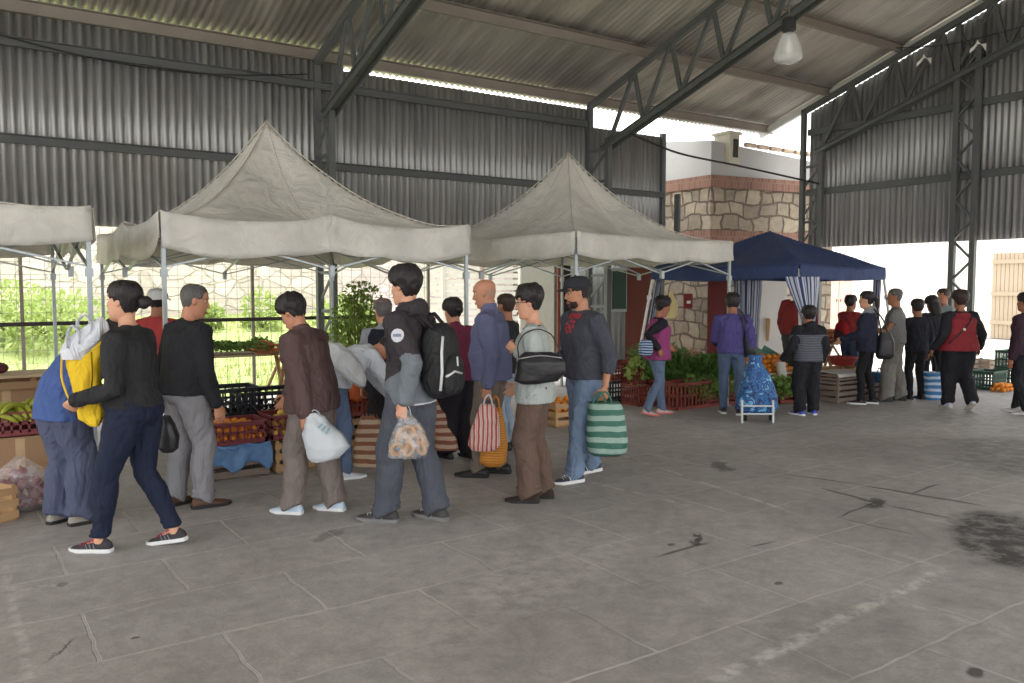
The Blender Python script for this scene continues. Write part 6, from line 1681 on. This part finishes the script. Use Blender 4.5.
def heap(loc, rz, w, d, r, z0, layers, jitter=.25, fill=1.0):
    out = []; c, s = math.cos(rz), math.sin(rz)
    for L_ in range(layers):
        ww, dd = w - 2 * r * (1 + L_ * .9), d - 2 * r * (1 + L_ * .9); nx, ny = max(1, int(ww / (2 * r * 1.03)) + 1), max(1, int(dd / (2 * r * 1.03)) + 1)
        for i in range(nx):
            for j in range(ny):
                x = (-ww / 2 + ww * i / max(1, nx - 1)) if nx > 1 else 0; y = (-dd / 2 + dd * j / max(1, ny - 1)) if ny > 1 else 0
                if rnd.random() > fill: continue
                x += rnd.uniform(-1, 1) * r * jitter * .4; y += rnd.uniform(-1, 1) * r * jitter * .4; z = z0 + L_ * r * 1.5 + rnd.uniform(0, .25) * r
                out.append(Vector((loc[0] + x * c - y * s, loc[1] + x * s + y * c, loc[2] + z)))
    return out
def leafy(name, c, rx, ry, rz_, n, leaf, mat, label=None, cat=None, group=None, seed=0, stem=None, droop=.3, parent=None, shape='ball', ratio=.5):
    rr = random.Random(seed); m = MB(); c = Vector(c)
    for _ in range(n):
        while True:
            q = Vector((rr.uniform(-1, 1), rr.uniform(-1, 1), rr.uniform(-1, 1)))
            if q.length < 1 and (q.length > .35 or rr.random() < .3): break
        if shape == 'dome': q.z = abs(q.z)
        p = c + Vector((q.x * rx, q.y * ry, q.z * rz_))
        out = Vector((q.x, q.y, q.z + .25)) + Vector((rr.uniform(-.6, .6), rr.uniform(-.6, .6), rr.uniform(-.6, .6))); out.normalize()
        sd_ = out.cross(Vector((rr.uniform(-1, 1), rr.uniform(-1, 1), rr.uniform(-1, 1)))); 
        if sd_.length < .05: continue
        sd_.normalize(); up_ = out.cross(sd_); l = leaf * rr.uniform(.6, 1.25); w = l * ratio * .5
        tip = p + out * l + Vector((0, 0, -droop * l)); mid = p + out * (l * .5) + up_ * (l * .06)
        b = len(m.v); m.v += [p, mid + sd_ * w, tip, mid - sd_ * w, mid - up_ * (l * .05)]
        m.face((b, b + 1, b + 4)); m.face((b + 1, b + 2, b + 4)); m.face((b + 2, b + 3, b + 4)); m.face((b + 3, b, b + 4))
    return tag(m.build(name, mat, parent), label, cat, group)
def leafm(name, col, var=.35):
    return plain(name, col, rough=.6, var=var, nscale=9, bump=0, transl=.25)
chard = leafm('dark green leaves', C(84, 118, 52)); parsley = leafm('parsley green', C(120, 150, 76)); lettuce = leafm('pale lettuce', C(164, 180, 100)); onions_g = leafm('spring onion green', C(110, 138, 80))
URZ = 0.0     # crates line up with the long wall

# --- left stall
g = gp(6, 525); wooden_crate(g + Vector((-.20, .12, 0)), URZ + .5, .48, .30, .24, pine, 'pale pine crate on the floor at the left edge of the picture')
card = plain('brown cardboard', C(164, 130, 98, .9), rough=.9, var=.1, nscale=2)
def carton(loc, rz, w, d, h, label, group=None, flaps=True):
    e = empty('cardboard_box', loc, rz, label, 'box', group)
    m = MB(); t = .006
    m.box((0, 0, t), (w, d, t)); m.box((0, -d / 2, h / 2), (w, t, h)); m.box((0, d / 2, h / 2), (w, t, h)); m.box((-w / 2, 0, h / 2), (t, d, h)); m.box((w / 2, 0, h / 2), (t, d, h)); m.box((0, 0, h * .8), (w * .97, d * .97, t))
    m.build('box_body', card, e)
    if flaps:
        for s in (-1, 1):
            m = MB(); m.box((0, s * (d / 2 + .04), h + .01), (w * .98, .10, .005), M=Euler((s * -.5, 0, 0)).to_matrix()); m.build('flap', card, e)
    m = MB(); m.box((0, -d / 2 - .004, h * .5), (.06, .002, h * .95)); m.build('tape', plain('parcel tape', C(186, 158, 120), rough=.3), e)
    return e
b0 = gpd(20, 6.15); carton(b0, URZ, .62, .42, .46, 'low cardboard box on the floor under the banana crate', flaps=False)
plastic_crate(b0 + Vector((-.02, -.02, .47)), URZ, .52, .36, .17, maroon, 'maroon plastic crate of green bananas at the left stall')
bananas = plain('green banana skin', C(156, 160, 56, 1.0), rough=.5, var=.25, nscale=5, bump=0)
k_ = 0
for i in range(5):
    for j in range(3):
        m = MB(); r = .021
        for q in range(5):
            a0 = -.5 + .25 * q; pts = [Vector((math.sin(a0) * .03 * t, -.10 + .035 * t, .05 * math.sin(math.pi * t / 6) + .012 * q % .02)) for t in range(7)]
            m.tube([Vector((p.x + (q - 2) * .033, p.y, p.z)) for p in pts], [r * .4, r * .9, r, r, r, r * .8, r * .35], 8)
        o_ = m.build('banana_hand', bananas, smooth=True); o_.location = b0 + Vector((-.2 + .09 * i, -.12 + .11 * j, .58 + .03 * (k_ % 2))); o_.rotation_euler = (rnd.uniform(-.3, .3), rnd.uniform(-.3, .3), rnd.uniform(-.7, .7)); k_ += 1
        tag(o_, 'bunch of green yellow bananas in the maroon crate at the left stall', 'bananas', 'green banana bunches')
carton(gpd(6, 6.75), URZ, .55, .40, .38, 'cardboard box standing on the floor behind the banana crate', flaps=False).location.z = 0
cb_ = carton(gpd(8, 6.78) + Vector((0, 0, .39)), URZ, .60, .42, .36, 'brown cardboard box under the left table board, behind the bananas')
redon = plain('red onion skin', C(122, 50, 56, 1.0), rough=.4, var=.2, nscale=5, bump=0)
sk = gp(36, 510); fog = clear_plastic('thin produce sack film', tint=(.8, .72, .72, 1), trans=.75, rough=.2)
sack = empty('onion_sack', sk + Vector((-.08, .1, 0)), VR, 'clear plastic sack of red onions on the floor beside the blue shirt', 'sack')
m = MB(); rings = []
for z, r_ in ((.0, .15), (.02, .19), (.14, .21), (.26, .17), (.33, .08), (.37, .03)): rings.append([Vector((math.cos(2 * math.pi * j / 24) * r_ * (1 + .1 * noise.noise(Vector((j, z * 9, 0)))), math.sin(2 * math.pi * j / 24) * r_ * .8, z)) for j in range(24)])
m.loft(rings); m.build('sack_film', fog, sack, smooth=True)
pts = []
for L_, (rad, nn) in enumerate(((.11, 8), (.13, 9), (.10, 7), (.04, 3))):
    for j in range(nn): pts.append(sack.location + Vector((math.cos(2 * math.pi * j / nn + L_) * rad, math.sin(2 * math.pi * j / nn + L_) * rad * .8, .02 + L_ * .068)))
scatter('onion', ('red_onion', .038, redon, 'onion'), pts, 'red onion inside the clear plastic sack on the floor', 'onion', 'red onions in the floor sack')
tb = plain('pale table board', C(196, 172, 138, .9), rough=.8, var=.15, nscale=3)
def table(cx, cy, rz, w, d, h, label):
    e = empty('trestle_table', (cx, cy, 0), rz, label, 'table')
    m = MB(); m.box((0, 0, h - .012), (w, d, .024)); m.build('table_board', tb, e, bevel=.003)
    for s in (-1, 1):
        x = s * (w / 2 - .22)
        for q in (-1, 1):
            m = MB(); m.bar((x - .02 * q, q * (d / 2 - .05), 0), (x - .02 * q, -q * (d / 2 - .05), h - .03), .04, .022); m.build('trestle_leg', pine, e)
            m = MB(); m.bar((x + s * -.28, q * (d / 2 - .06), 0), (x + s * .1, q * (d / 2 - .06), h - .03), .04, .022); m.build('trestle_leg', pine, e)
        m = MB(); m.bar((x, -(d / 2 - .1), .25), (x, d / 2 - .1, .25), .035, .02); m.build('trestle_rail', pine, e)
    return e
t1p = gpd(20, 7.1); hT = at(10, 374, 7.0).z
table(t1p.x - .5, t1p.y, 0, 1.7, .5, hT, 'pale board table at the left stall behind the blue shirt')
m = MB(); m.ball((0, 0, .045), (.08, .06, .05), 14, 9); o_ = m.build('beetroot_heap', plain('dark beetroot', C(84, 40, 46), rough=.7, var=.3), smooth=True); q_ = gpd(2, 7.05); o_.location = (q_.x, q_.y, hT); o_.name = 'beetroot'; tag(o_, 'dark red beetroot lying on the left table board', 'beetroot')
# --- middle table with greens and carrots
h2 = at(260, 354, 8.6).z; t2 = gpd(240, 8.75)
table(t2.x, t2.y, 0, 1.35, .55, h2, 'pale trestle table with carrots and greens behind the black crates')
carrot = plain('carrot skin', C(186, 108, 70, 1.0), rough=.6, var=.2, nscale=8, bump=0)
cbase = gpd(275, 8.6); protoc = None
for k_ in range(34):
    if protoc is None:
        m = MB(); m.tube([(0, 0, 0), (.03, 0, 0), (.12, 0, .0), (.17, 0, 0)], [.010, .014, .010, .003], 8); protoc = m.build('carrot', carrot, smooth=True)
        m = MB(); m.tube([(0, 0, 0), (-.05, .005, .01), (-.09, 0, .02)], [.004, .003, .001], 5); m.build('leaf_stub', parsley, protoc); o_ = protoc
    else: o_ = copy_tree(protoc)
    a = rnd.uniform(-.9, .9); L_ = k_ // 10
    o_.location = cbase + Vector((rnd.uniform(-.14, .14), rnd.uniform(-.1, .1), h2 + .018 + L_ * .03)); o_.rotation_euler = (0, rnd.uniform(-.25, .15), math.pi + a if k_ % 2 else a)
    tag(o_, 'thin orange carrot in the pile on the trestle table', 'carrot', 'carrots piled on the trestle table')
for k_ in range(7):
    px = 208 + 9 * k_; q_ = gpd(px, 8.55 + .1 * (k_ % 2)); leafy('greens_bunch', (q_.x, q_.y, h2 + .05), .13, .16, .055, 150, .07, chard if k_ % 2 else parsley, 'dark green bunch of herbs lying on the trestle table left of the carrots', 'greens', 'herb bunches on the trestle table', seed=k_, shape='dome')
q_ = gpd(262, 8.85); leafy('greens_bunch', (q_.x, q_.y, h2 + .06), .12, .12, .09, 150, .06, parsley, 'pale herb bunch right behind the carrots', 'greens', seed=77, shape='dome')
# --- row of crates at the middle stall
rowp = gp(238, 479); ux = Vector((1, 0, 0))
A = rowp + Vector((0, .16, 0)); B = A + Vector((.56, .03, 0)); A.z = B.z = 0
Cc_ = A + Vector((-.55, -.02, 0))
wooden_crate(A, .0, .52, .34, .27, greyw, 'weathered wooden crate lined with blue plastic under the oranges')
wooden_crate(B, .03, .50, .34, .27, pine, 'pale pine crate under the lemon crate, beside the brown jacket')
blue_pl = plain('thin blue plastic sheet', C(112, 152, 200, 1.0), rough=.35, var=.15, nscale=10, transl=.3, bump=.8, bscale=16)
def sheetfn(u, v):
    x = lerp(-.27, .27, u)
    prof = [(-.195, .03), (-.185, .24), (-.16, .285), (-.05, .20), (.08, .19), (.15, .28)]
    f = v * (len(prof) - 1); i = min(len(prof) - 2, int(f)); q = f - i; y = lerp(prof[i][0], prof[i + 1][0], q); z = lerp(prof[i][1], prof[i + 1][1], q)
    if v < .2: z = lerp(.05 + .10 * abs(math.sin(u * 6 + .6)), z, v / .2)
    n_ = noise.noise(Vector((x * 13, v * 7, 2))) * .03; return Vector((x, y + n_ - .012, z + n_ * .5))
m = MB(); m.grid(sheetfn, 44, 26); bs = m.build('blue_sheet', blue_pl, smooth=True); bs.location = A; tag(bs, 'crumpled thin blue plastic sheet lining the weathered crate', 'plastic sheet'); solidify(bs, .002)
A2 = A + Vector((-.02, .02, .28)); B2 = B + Vector((.0, .02, .28))
plastic_crate(A2, 0, .53, .34, .18, maroon, 'maroon plastic crate of oranges on the blue lined crate'); plastic_crate(B2, 0, .53, .34, .20, maroon, 'maroon plastic crate of lemons on the pale pine crate')
scatter('orange', ('orange', .034, orange, 'citrus'), heap(A2, 0, .49, .31, .034, .015, 3), 'orange in the maroon crate above the blue plastic', 'orange', 'oranges in the left maroon crate')
scatter('lemon', ('lemon', .032, lemon, 'citrus'), heap(B2, 0, .49, .31, .033, .015, 4), 'yellow citrus in the maroon crate above the pine crate', 'lemon', 'yellow citrus in the right maroon crate')
# black crates behind, tilted toward the buyer
bk_ = gpd(230, 7.45)
for i, (px, d_, z, lb) in enumerate(((222, 7.35, .40, 'open black plastic crate behind the oranges, nearest the grey slacks'), (270, 7.55, .36, 'open black plastic crate behind the lemons, nearest the brown jacket'))):
    q_ = gpd(px, d_); e = plastic_crate(Vector((q_.x, q_.y, z)), 0, .60, .40, .26, blackp, lb); 
    w2 = wooden_crate(Vector((q_.x, q_.y, 0)), 0, .5, .36, z - .005, greyw, 'weathered crate carrying the %s black plastic crate' % ('left' if i == 0 else 'right'))
    leafy('greens_heap', (q_.x, q_.y, z + .05), .24, .15, .09, 260, .05, plain('dark mixed seed', C(60, 66, 50), rough=.9, var=.4, nscale=30), 'dark leafy stuff inside the %s black plastic crate' % ('left' if i == 0 else 'right'), 'greens', seed=40 + i, shape='dome')
# --- plant behind the middle stall
pq = gpd(357, 9.9); tree = empty('potted_tree', pq, 0, 'leafy green young tree in a pot behind the navy vest', 'tree')
m = MB(); m.lathe([(.001, 0), (.15, 0), (.20, .34), (.22, .35), (.22, .38), (.19, .38), (.18, .33), (.001, .33)], n=24); m.build('pot', plain('terracotta pot', C(150, 92, 70), rough=.8), tree, smooth=True, auto=40)
barkm = plain('green bark', C(92, 84, 58), rough=.9); leafb = leafm('fresh tree leaves', C(124, 146, 66), .4)
zt_ = at(357, 278, 9.9).z
m = MB()
for k_ in range(9):
    a = k_ * 2.4; r_ = .08 + .03 * k_; m.tube([(0, 0, .3), (math.cos(a) * r_ * .5, math.sin(a) * r_ * .5, .9), (math.cos(a) * r_, math.sin(a) * r_, 1.1 + .06 * k_)], [.012, .009, .004], 6)
m.build('stem', barkm, tree)
for (cx, cz, rx, rz2, n) in ((0, 1.0, .26, .40, 420), (-.18, .85, .22, .28, 260), (.12, 1.35, .20, .28, 300), (.02, 1.5, .12, .18, 140), (-.08, 1.25, .18, .25, 200), (.2, .95, .16, .3, 180)):
    leafy('foliage', RT * cx + Vector((0, 0, cz * zt_ / 1.72)), rx, rx, rz2, n, .085, leafb, seed=int(cz * 100), parent=tree, ratio=.42)
# --- goods between the brown jacket and the vest
q0 = gpd(352, 8.1); wooden_crate(q0, .1, .46, .32, .30, pine, 'pine crate on the floor behind the striped tote')
plastic_crate(q0 + Vector((0, 0, .305)), .1, .46, .32, .20, redp_, 'brick red crate of tomatoes behind the striped tote')
tom = plain('tomato skin', C(176, 58, 40, 1.0), rough=.3, var=.15, bump=0)
scatter('tomato', ('tomato', .034, tom, 'citrus'), heap(q0 + Vector((0, 0, .305)), .1, .43, .29, .034, .02, 3), 'tomato in the brick red crate behind the striped tote', 'tomato', 'tomatoes behind the striped tote')
q1 = gpd(366, 8.35); q1 = q1 + Vector((.1, .1, 0))
plastic_crate(q1, .1, .46, .32, .52, blackp, 'tall black crate beside the pine crate of the middle stall')
netm = plain('red net', C(190, 92, 44), rough=.7, var=.3, nscale=60)
ob = gpd(357, 7.95); 
pxloft('orange_net', [(401, 357, 5, .6), (398, 357, 7, 1), (388, 357, 7, 1), (380, 357, 5, .8), (375, 357, 2, .4)], 7.95, .07, netm, 'red net sack of oranges above the tomato crate', 'sack', crumple=.016)
# a run of stall boxes behind the row of shoppers, seen between them
for i, (px, d_, w, h_, mt, lb) in enumerate(((420, 8.5, .5, .30, pine, 'pine crate behind the bread bag, partly hidden'), (562, 9.3, .44, .28, pine, 'pine crate glimpsed between the cardigan and the cap wearer'))):
    q_ = gpd(px, d_); wooden_crate(q_, 0, w, .34, h_, mt, lb)
    scatter('orange', ('orange', .034, orange, 'citrus'), heap(q_, 0, w - .04, .30, .036, .10, 4), 'orange piled in the %s' % lb.split(',')[0].replace('glimpsed ', ''), 'orange', 'oranges in ' + ('the crate behind the bread' if i == 0 else 'the crate by the cap wearer'))

# --- right hand stall: crates, greens, step display
def gcrate(px, d_, z, w, dp_, h_, kind, mat, lb, rz=.0):
    q_ = gpd(px, d_); q_.z = z
    return (plastic_crate if kind == 'p' else wooden_crate)(q_, rz, w, dp_, h_, mat, lb), q_
gcrate(617, 11.2, 0, .46, .34, .30, 'p', blackp, 'black plastic crate on the floor left of the magenta vest')
gcrate(617, 11.2, .305, .46, .34, .24, 'p', redp_, 'brick red crate stacked on the black crate left of the magenta vest')
gcrate(641, 10.9, 0, .40, .34, .28, 'p', redp_, 'brick red crate on the floor behind the magenta vest')
e, q_ = gcrate(641, 11.0, .285, .40, .34, .20, 'p', redp_, 'brick red crate holding pale lettuces behind the magenta vest')
for k_ in range(5): leafy('lettuce', (q_.x - .14 + .07 * k_, q_.y - .06 + .05 * (k_ % 3), q_.z + .16 + .05 * (k_ % 2)), .10, .10, .11, 110, .10, lettuce, 'pale green lettuce in the red crate behind the magenta vest', 'lettuce', 'pale lettuces behind the magenta vest', seed=100 + k_, ratio=.8)
e, q_ = gcrate(684, 10.65, 0, .62, .36, .34, 'p', redp_, 'large brick red crate in front of the green bunches')
e, q2_ = gcrate(665, 10.9, .0, .5, .36, .34, 'p', redp_, 'second brick red crate left behind the large one'); 
m = MB(); m.grid(lambda u, v: Vector((lerp(-.305, .305, u), lerp(-.175, .175, v), .30 + .01 * math.sin(u * 9))), 6, 4); o_ = m.build('lining', plain('dark crate lining', C(96, 50, 44), rough=.8), e)
def gheap(px, d_, z, n, r_, mat, lb, grp, leaf=.11, ratio=.55, spread=.3, rows=2, hgt=.10):
    for k_ in range(n):
        q_ = gpd(px, d_); q_ += ux * lerp(-spread, spread, (k_ % max(1, n // rows)) / max(1, n // rows - 1)) + Vector((0, .16 * (k_ // max(1, n // rows)), 0))
        leafy('greens_bunch', (q_.x, q_.y, z + .06 * (k_ // max(1, n // rows))), r_, r_, hgt, 120, leaf, mat, lb, 'greens', grp, seed=int(px * 7 + k_), ratio=ratio, shape='dome')
gheap(672, 10.95, .34, 8, .13, chard, 'dark chard bunch heaped on the red crates right of the magenta vest', 'chard bunches on the red crates', hgt=.2)
gheap(663, 11.3, .52, 6, .13, onions_g, 'pale green herb bunch behind the chard', 'herb bunches behind the chard', leaf=.12, ratio=.2, hgt=.16)
gcrate(712, 10.95, 0, .55, .36, .16, 'p', redp_, 'low red crate of leafy greens left of the purple sweater')
gheap(712, 10.8, .10, 8, .13, parsley, 'leafy parsley bunch in the low red crate left of the purple sweater', 'parsley in the low red crate', leaf=.07, hgt=.24, spread=.24)
gheap(722, 11.15, .38, 6, .13, chard, 'dark leafy bunch piled behind the parsley beside the purple sweater', 'leafy bunches behind the parsley', hgt=.18, spread=.25)
e, q_ = gcrate(690, 11.7, .36, .5, .36, .24, 'w', pine, 'pine crate of radishes and onions behind the green bunches')
gcrate(690, 11.7, 0, .5, .36, .355, 'w', greyw, 'weathered crate supporting the radish crate')
rad = plain('radish skin', C(178, 84, 84, 1.0), rough=.4, var=.4, nscale=12, col2=C(214, 190, 150))
scatter('radish', ('radish', .032, rad, 'onion'), heap(q_, 0, .47, .33, .034, .10, 4), 'mixed red and pale radish in the pine crate behind the greens', 'radish', 'radishes in the pine crate')
e, q_ = gcrate(738, 11.6, 0, .5, .36, .30, 'w', pine, 'pine crate of pumpkins glimpsed past the purple sweater')
pump = plain('ochre squash skin', C(196, 130, 66, 1.0), rough=.6, var=.2)
scatter('squash', ('squash', .075, pump, 'onion'), heap(q_, 0, .47, .33, .075, .16, 2), 'ochre squash in the pine crate past the purple sweater', 'squash', 'squashes past the purple sweater')
# table under the navy canopy with oranges
tq = gpd(776, 12.0); ht_ = at(776, 372, 11.7).z
table(tq.x, tq.y, 0, 1.2, .6, ht_, 'table under the navy canopy carrying oranges')
m = MB(); m.box((0, 0, ht_ - .14), (1.22, .62, .20)); 
scatter('orange', ('orange', .036, orange, 'citrus'), heap(Vector((tq.x - .25, tq.y, ht_)), 0, .62, .50, .040, .0, 4), 'orange in the pile on the table under the navy canopy', 'orange', 'oranges on the table under the navy canopy')
tc = empty('teal_crate', Vector((tq.x, tq.y + .16, ht_ + .09)), .4, 'teal green crate tilted behind the oranges under the navy canopy', 'crate')
m = MB(); m.box((0, 0, .1), (.42, .30, .012), M=Euler((.5, 0, 0)).to_matrix()); m.build('crate_base', plain('teal plastic', C(88, 130, 118), rough=.5), tc)
for s in (-1, 1): m = MB(); m.box((s * .2, 0, .13), (.012, .30, .10), M=Euler((.5, 0, 0)).to_matrix()); m.build('crate_side', plain('teal plastic', C(88, 130, 118)), tc)
wb_ = gpd(782, 11.2); wooden_crate(Vector((wb_.x, wb_.y, 0)), 0, .45, .32, .16, redp_, 'reddish slatted crate of greens between trolley and child')
gheap(786, 11.05, .10, 6, .12, parsley, 'green bunch in the slatted crate between the trolley and the child', 'greens between trolley and child', leaf=.09, hgt=.15, spread=.15)
ws = gpd(782, 11.5); pxloft('paper_sack', [(378, 782, 4), (374, 782, 4.5), (366, 781, 4.5), (362, 781, 4)], 11.5, .05, plain('white paper sack', C(210, 204, 196), rough=.8), 'small white paper sack between trolley and child', 'sack'); 
# wooden crates with newspaper, red basin
news = plain('newspaper sheets', C(190, 186, 180), rough=.9, var=.25, nscale=60)
for k_, (px, d_, z, lb) in enumerate(((838, 11.3, 0, 'weathered wooden crate on the floor right of the child in hoodie, lower of two'), (838, 11.3, .245, 'weathered wooden crate under newspapers right of the child in hoodie'))):
    gcrate(px, d_, z, .60, .40, .24 if not k_ else .14, 'w', greyw, lb)
gcrate(860, 11.7, 0, .50, .36, .22, 'w', greyw, 'weathered wooden crate behind the leggings of the navy jacket')
q_ = gpd(838, 11.3); m = MB(); m.grid(lambda u, v: Vector((lerp(-.33, .33, u), lerp(-.23, .23, v), .40 + .012 * noise.noise(Vector((u * 5, v * 5, 1))) - .05 * smoothstep(.42, .5, abs(v - .5)))), 20, 16); o_ = m.build('newspaper', news, smooth=True); o_.location = q_; tag(o_, 'newspaper spread over the wooden crate beside the child in hoodie', 'newspaper'); solidify(o_, .003)
q_ = gpd(842, 11.9); 
gcrate(842, 11.95, 0, .6, .42, .42, 'w', pine, 'pine crate carrying the red basin')
m = MB(); m.lathe([(.001, 0), (.15, 0), (.20, .11), (.21, .115), (.21, .125), (.19, .12), (.14, .015), (.001, .015)], n=28); o_ = m.build('red_basin', plain('dull red plastic', C(160, 66, 60), rough=.4), smooth=True, auto=40); o_.location = (q_.x, q_.y, .43); tag(o_, 'round red plastic basin on the pine crate behind the newspapers', 'basin')
q_ = gpd(828, 13.2); table(q_.x, q_.y, 0, 1.2, .6, .68, 'far table with peaches beyond the red basin')
peach = plain('peach skin', C(214, 150, 96, 1.0), rough=.6, var=.3, nscale=5)
scatter('peach', ('peach', .036, peach, 'citrus'), heap(Vector((q_.x, q_.y, .68)), 0, 1.1, .5, .042, 0, 3), 'peach in the heap on the far table', 'peach', 'peaches on the far table')
# green crates at the right
for k_, (px, d_, z, w, lb) in enumerate(((988, 12.6, 0, .42, 'dark green crate on the floor left of the tall green stack'), (1012, 12.9, 0, .44, 'dark green crate at the bottom of the tall stack near the right edge'), (1012, 12.9, .285, .44, 'dark green crate at the top of the tall stack near the right edge'))):
    gcrate(px, d_, z, w, .34, .28, 'p', greenp, lb)
q_ = gpd(1003, 12.3); scatter('orange', ('orange', .036, orange, 'citrus'), heap(Vector((q_.x, q_.y, 0)), 0, .4, .25, .04, 0, 2), 'orange lying on the floor by the dark green crates', 'orange', 'oranges by the dark green crates')
for k_, px in enumerate((950, 968, 985)):
    gcrate(px, 15.2 - .15 * k_, 0, .5, .36, .26, 'w', greyw, ('weathered crate in the right opening, left of three', 'weathered crate in the right opening, middle of three', 'weathered crate in the right opening, right of three')[k_], 1.3)
# things hanging from the stone house under the navy canopy
hb_ = gpd(672, 14.4)
pxloft('hanging_bag', [(318, 671, 4), (314, 672, 6), (306, 673, 5), (298, 672, 3), (292, 671, 1.5)], 13.2, .05, plain('straw yellow weave', C(216, 196, 140), rough=.8), 'straw coloured bag hanging behind the magenta vest', 'bag', crumple=.012)
q_ = at(688, 301, 14.6); m = MB(); m.box((0, 0, 0), (.16, .05, .26)); o_ = m.build('red_poster', plain('dull red board', C(130, 52, 48), rough=.8), bevel=.01); o_.location = q_; o_.rotation_euler = (0, 0, VR + .2)
m = MB(); m.box((0, -.03, -.02), (.07, .008, .05)); m.build('poster_mark', paper, o_); tag(o_, 'small dull red board hanging left of the purple sweater', 'board')
q_ = gpd(716, 14.6); m = MB(); m.box((0, 0, .95), (.34, .08, 1.9)); o_ = m.build('red_door_leaf', plain('dull red door', C(104, 44, 42), rough=.8), bevel=.01); o_.location = q_; o_.rotation_euler = (0, 0, VR + .2); o_.name = 'red_board'
m = MB(); m.box((.1, -.05, .95), (.03, .03, .12)); m.build('latch', steel, o_); tag(o_, 'tall dark red panel leaning behind the purple sweater', 'panel')
# white panel added for the brightness of the gap beyond the navy canopy
q_ = gpd(766, 15.3); e = empty('white_gap_panel', q_, VR, 'added white panel standing in for the bright gap beside the stone house', 'board')
bdm = plain('bright gap colour', C(232, 228, 222), rough=.7, var=.03)
m = MB(); m.box((0, 0, .95), (.72, .04, 1.9), M=Euler((-.06, 0, 0)).to_matrix()); m.build('gap_panel', bdm, e, bevel=.004)
m = MB(); m.box((0, .12, .5), (.05, .3, 1.0), M=Euler((.2, 0, 0)).to_matrix()); m.build('gap_panel_prop', pine, e)

# --- shrubs and grass on the bank outside
bushm = leafm('bank shrub leaves', C(176, 192, 120), .3)
for k_, (px, py, d_, rx, rz2) in enumerate(((12, 335, 13.3, .9, .6), (58, 338, 13.2, 1.0, .55), (262, 318, 15.4, .35, .5), (205, 338, 14.8, .3, .2), (345, 330, 15.0, .7, .6))):
    c_ = at(px, py, d_); b_ = empty('bank_shrub', (c_.x, c_.y, bank(c_.x, c_.y)), 0, ('broad green shrub on the bank at the left edge', 'broad green shrub on the bank behind the blue shirt', 'small green shrub against the pale stone wall left of the brown jacket', 'low green shrub on the bank behind the grey haired person', 'green shrub on the bank behind the potted tree')[k_], 'shrub')
    leafy('foliage', (0, 0, max(.2, c_.z - b_.location.z)), rx, rx * .7, rz2, 1500 if rx > .5 else 600, .13, bushm, seed=k_, parent=b_)
    m = MB()
    for q in range(5): a = q * 1.3; m.tube([(0, 0, -.05), (math.cos(a) * rx * .4, math.sin(a) * rx * .3, max(.2, c_.z - b_.location.z))], [.02, .008], 5)
    m.build('stem', barkm, b_)
rr = random.Random(3); m = MB()
for _ in range(9000):
    x = rr.uniform(-8, 8); y = 11.9 + 4.5 * rr.random() ** 1.3; z = bank(x, y) - .01; h_ = rr.uniform(.05, .17); a = rr.uniform(0, 6.28); dx, dy_ = math.cos(a) * .012, math.sin(a) * .012
    b = len(m.v); m.v += [Vector((x - dx, y - dy_, z)), Vector((x + dx, y + dy_, z)), Vector((x + rr.uniform(-.06, .06), y + rr.uniform(-.06, .06), z + h_))]; m.face((b, b + 1, b + 2))
go = m.build('grass', leafm('grass blades', C(188, 200, 128), .3)); tag(go, 'short green grass growing on the bank beyond the wire fence', 'grass', kind='stuff')
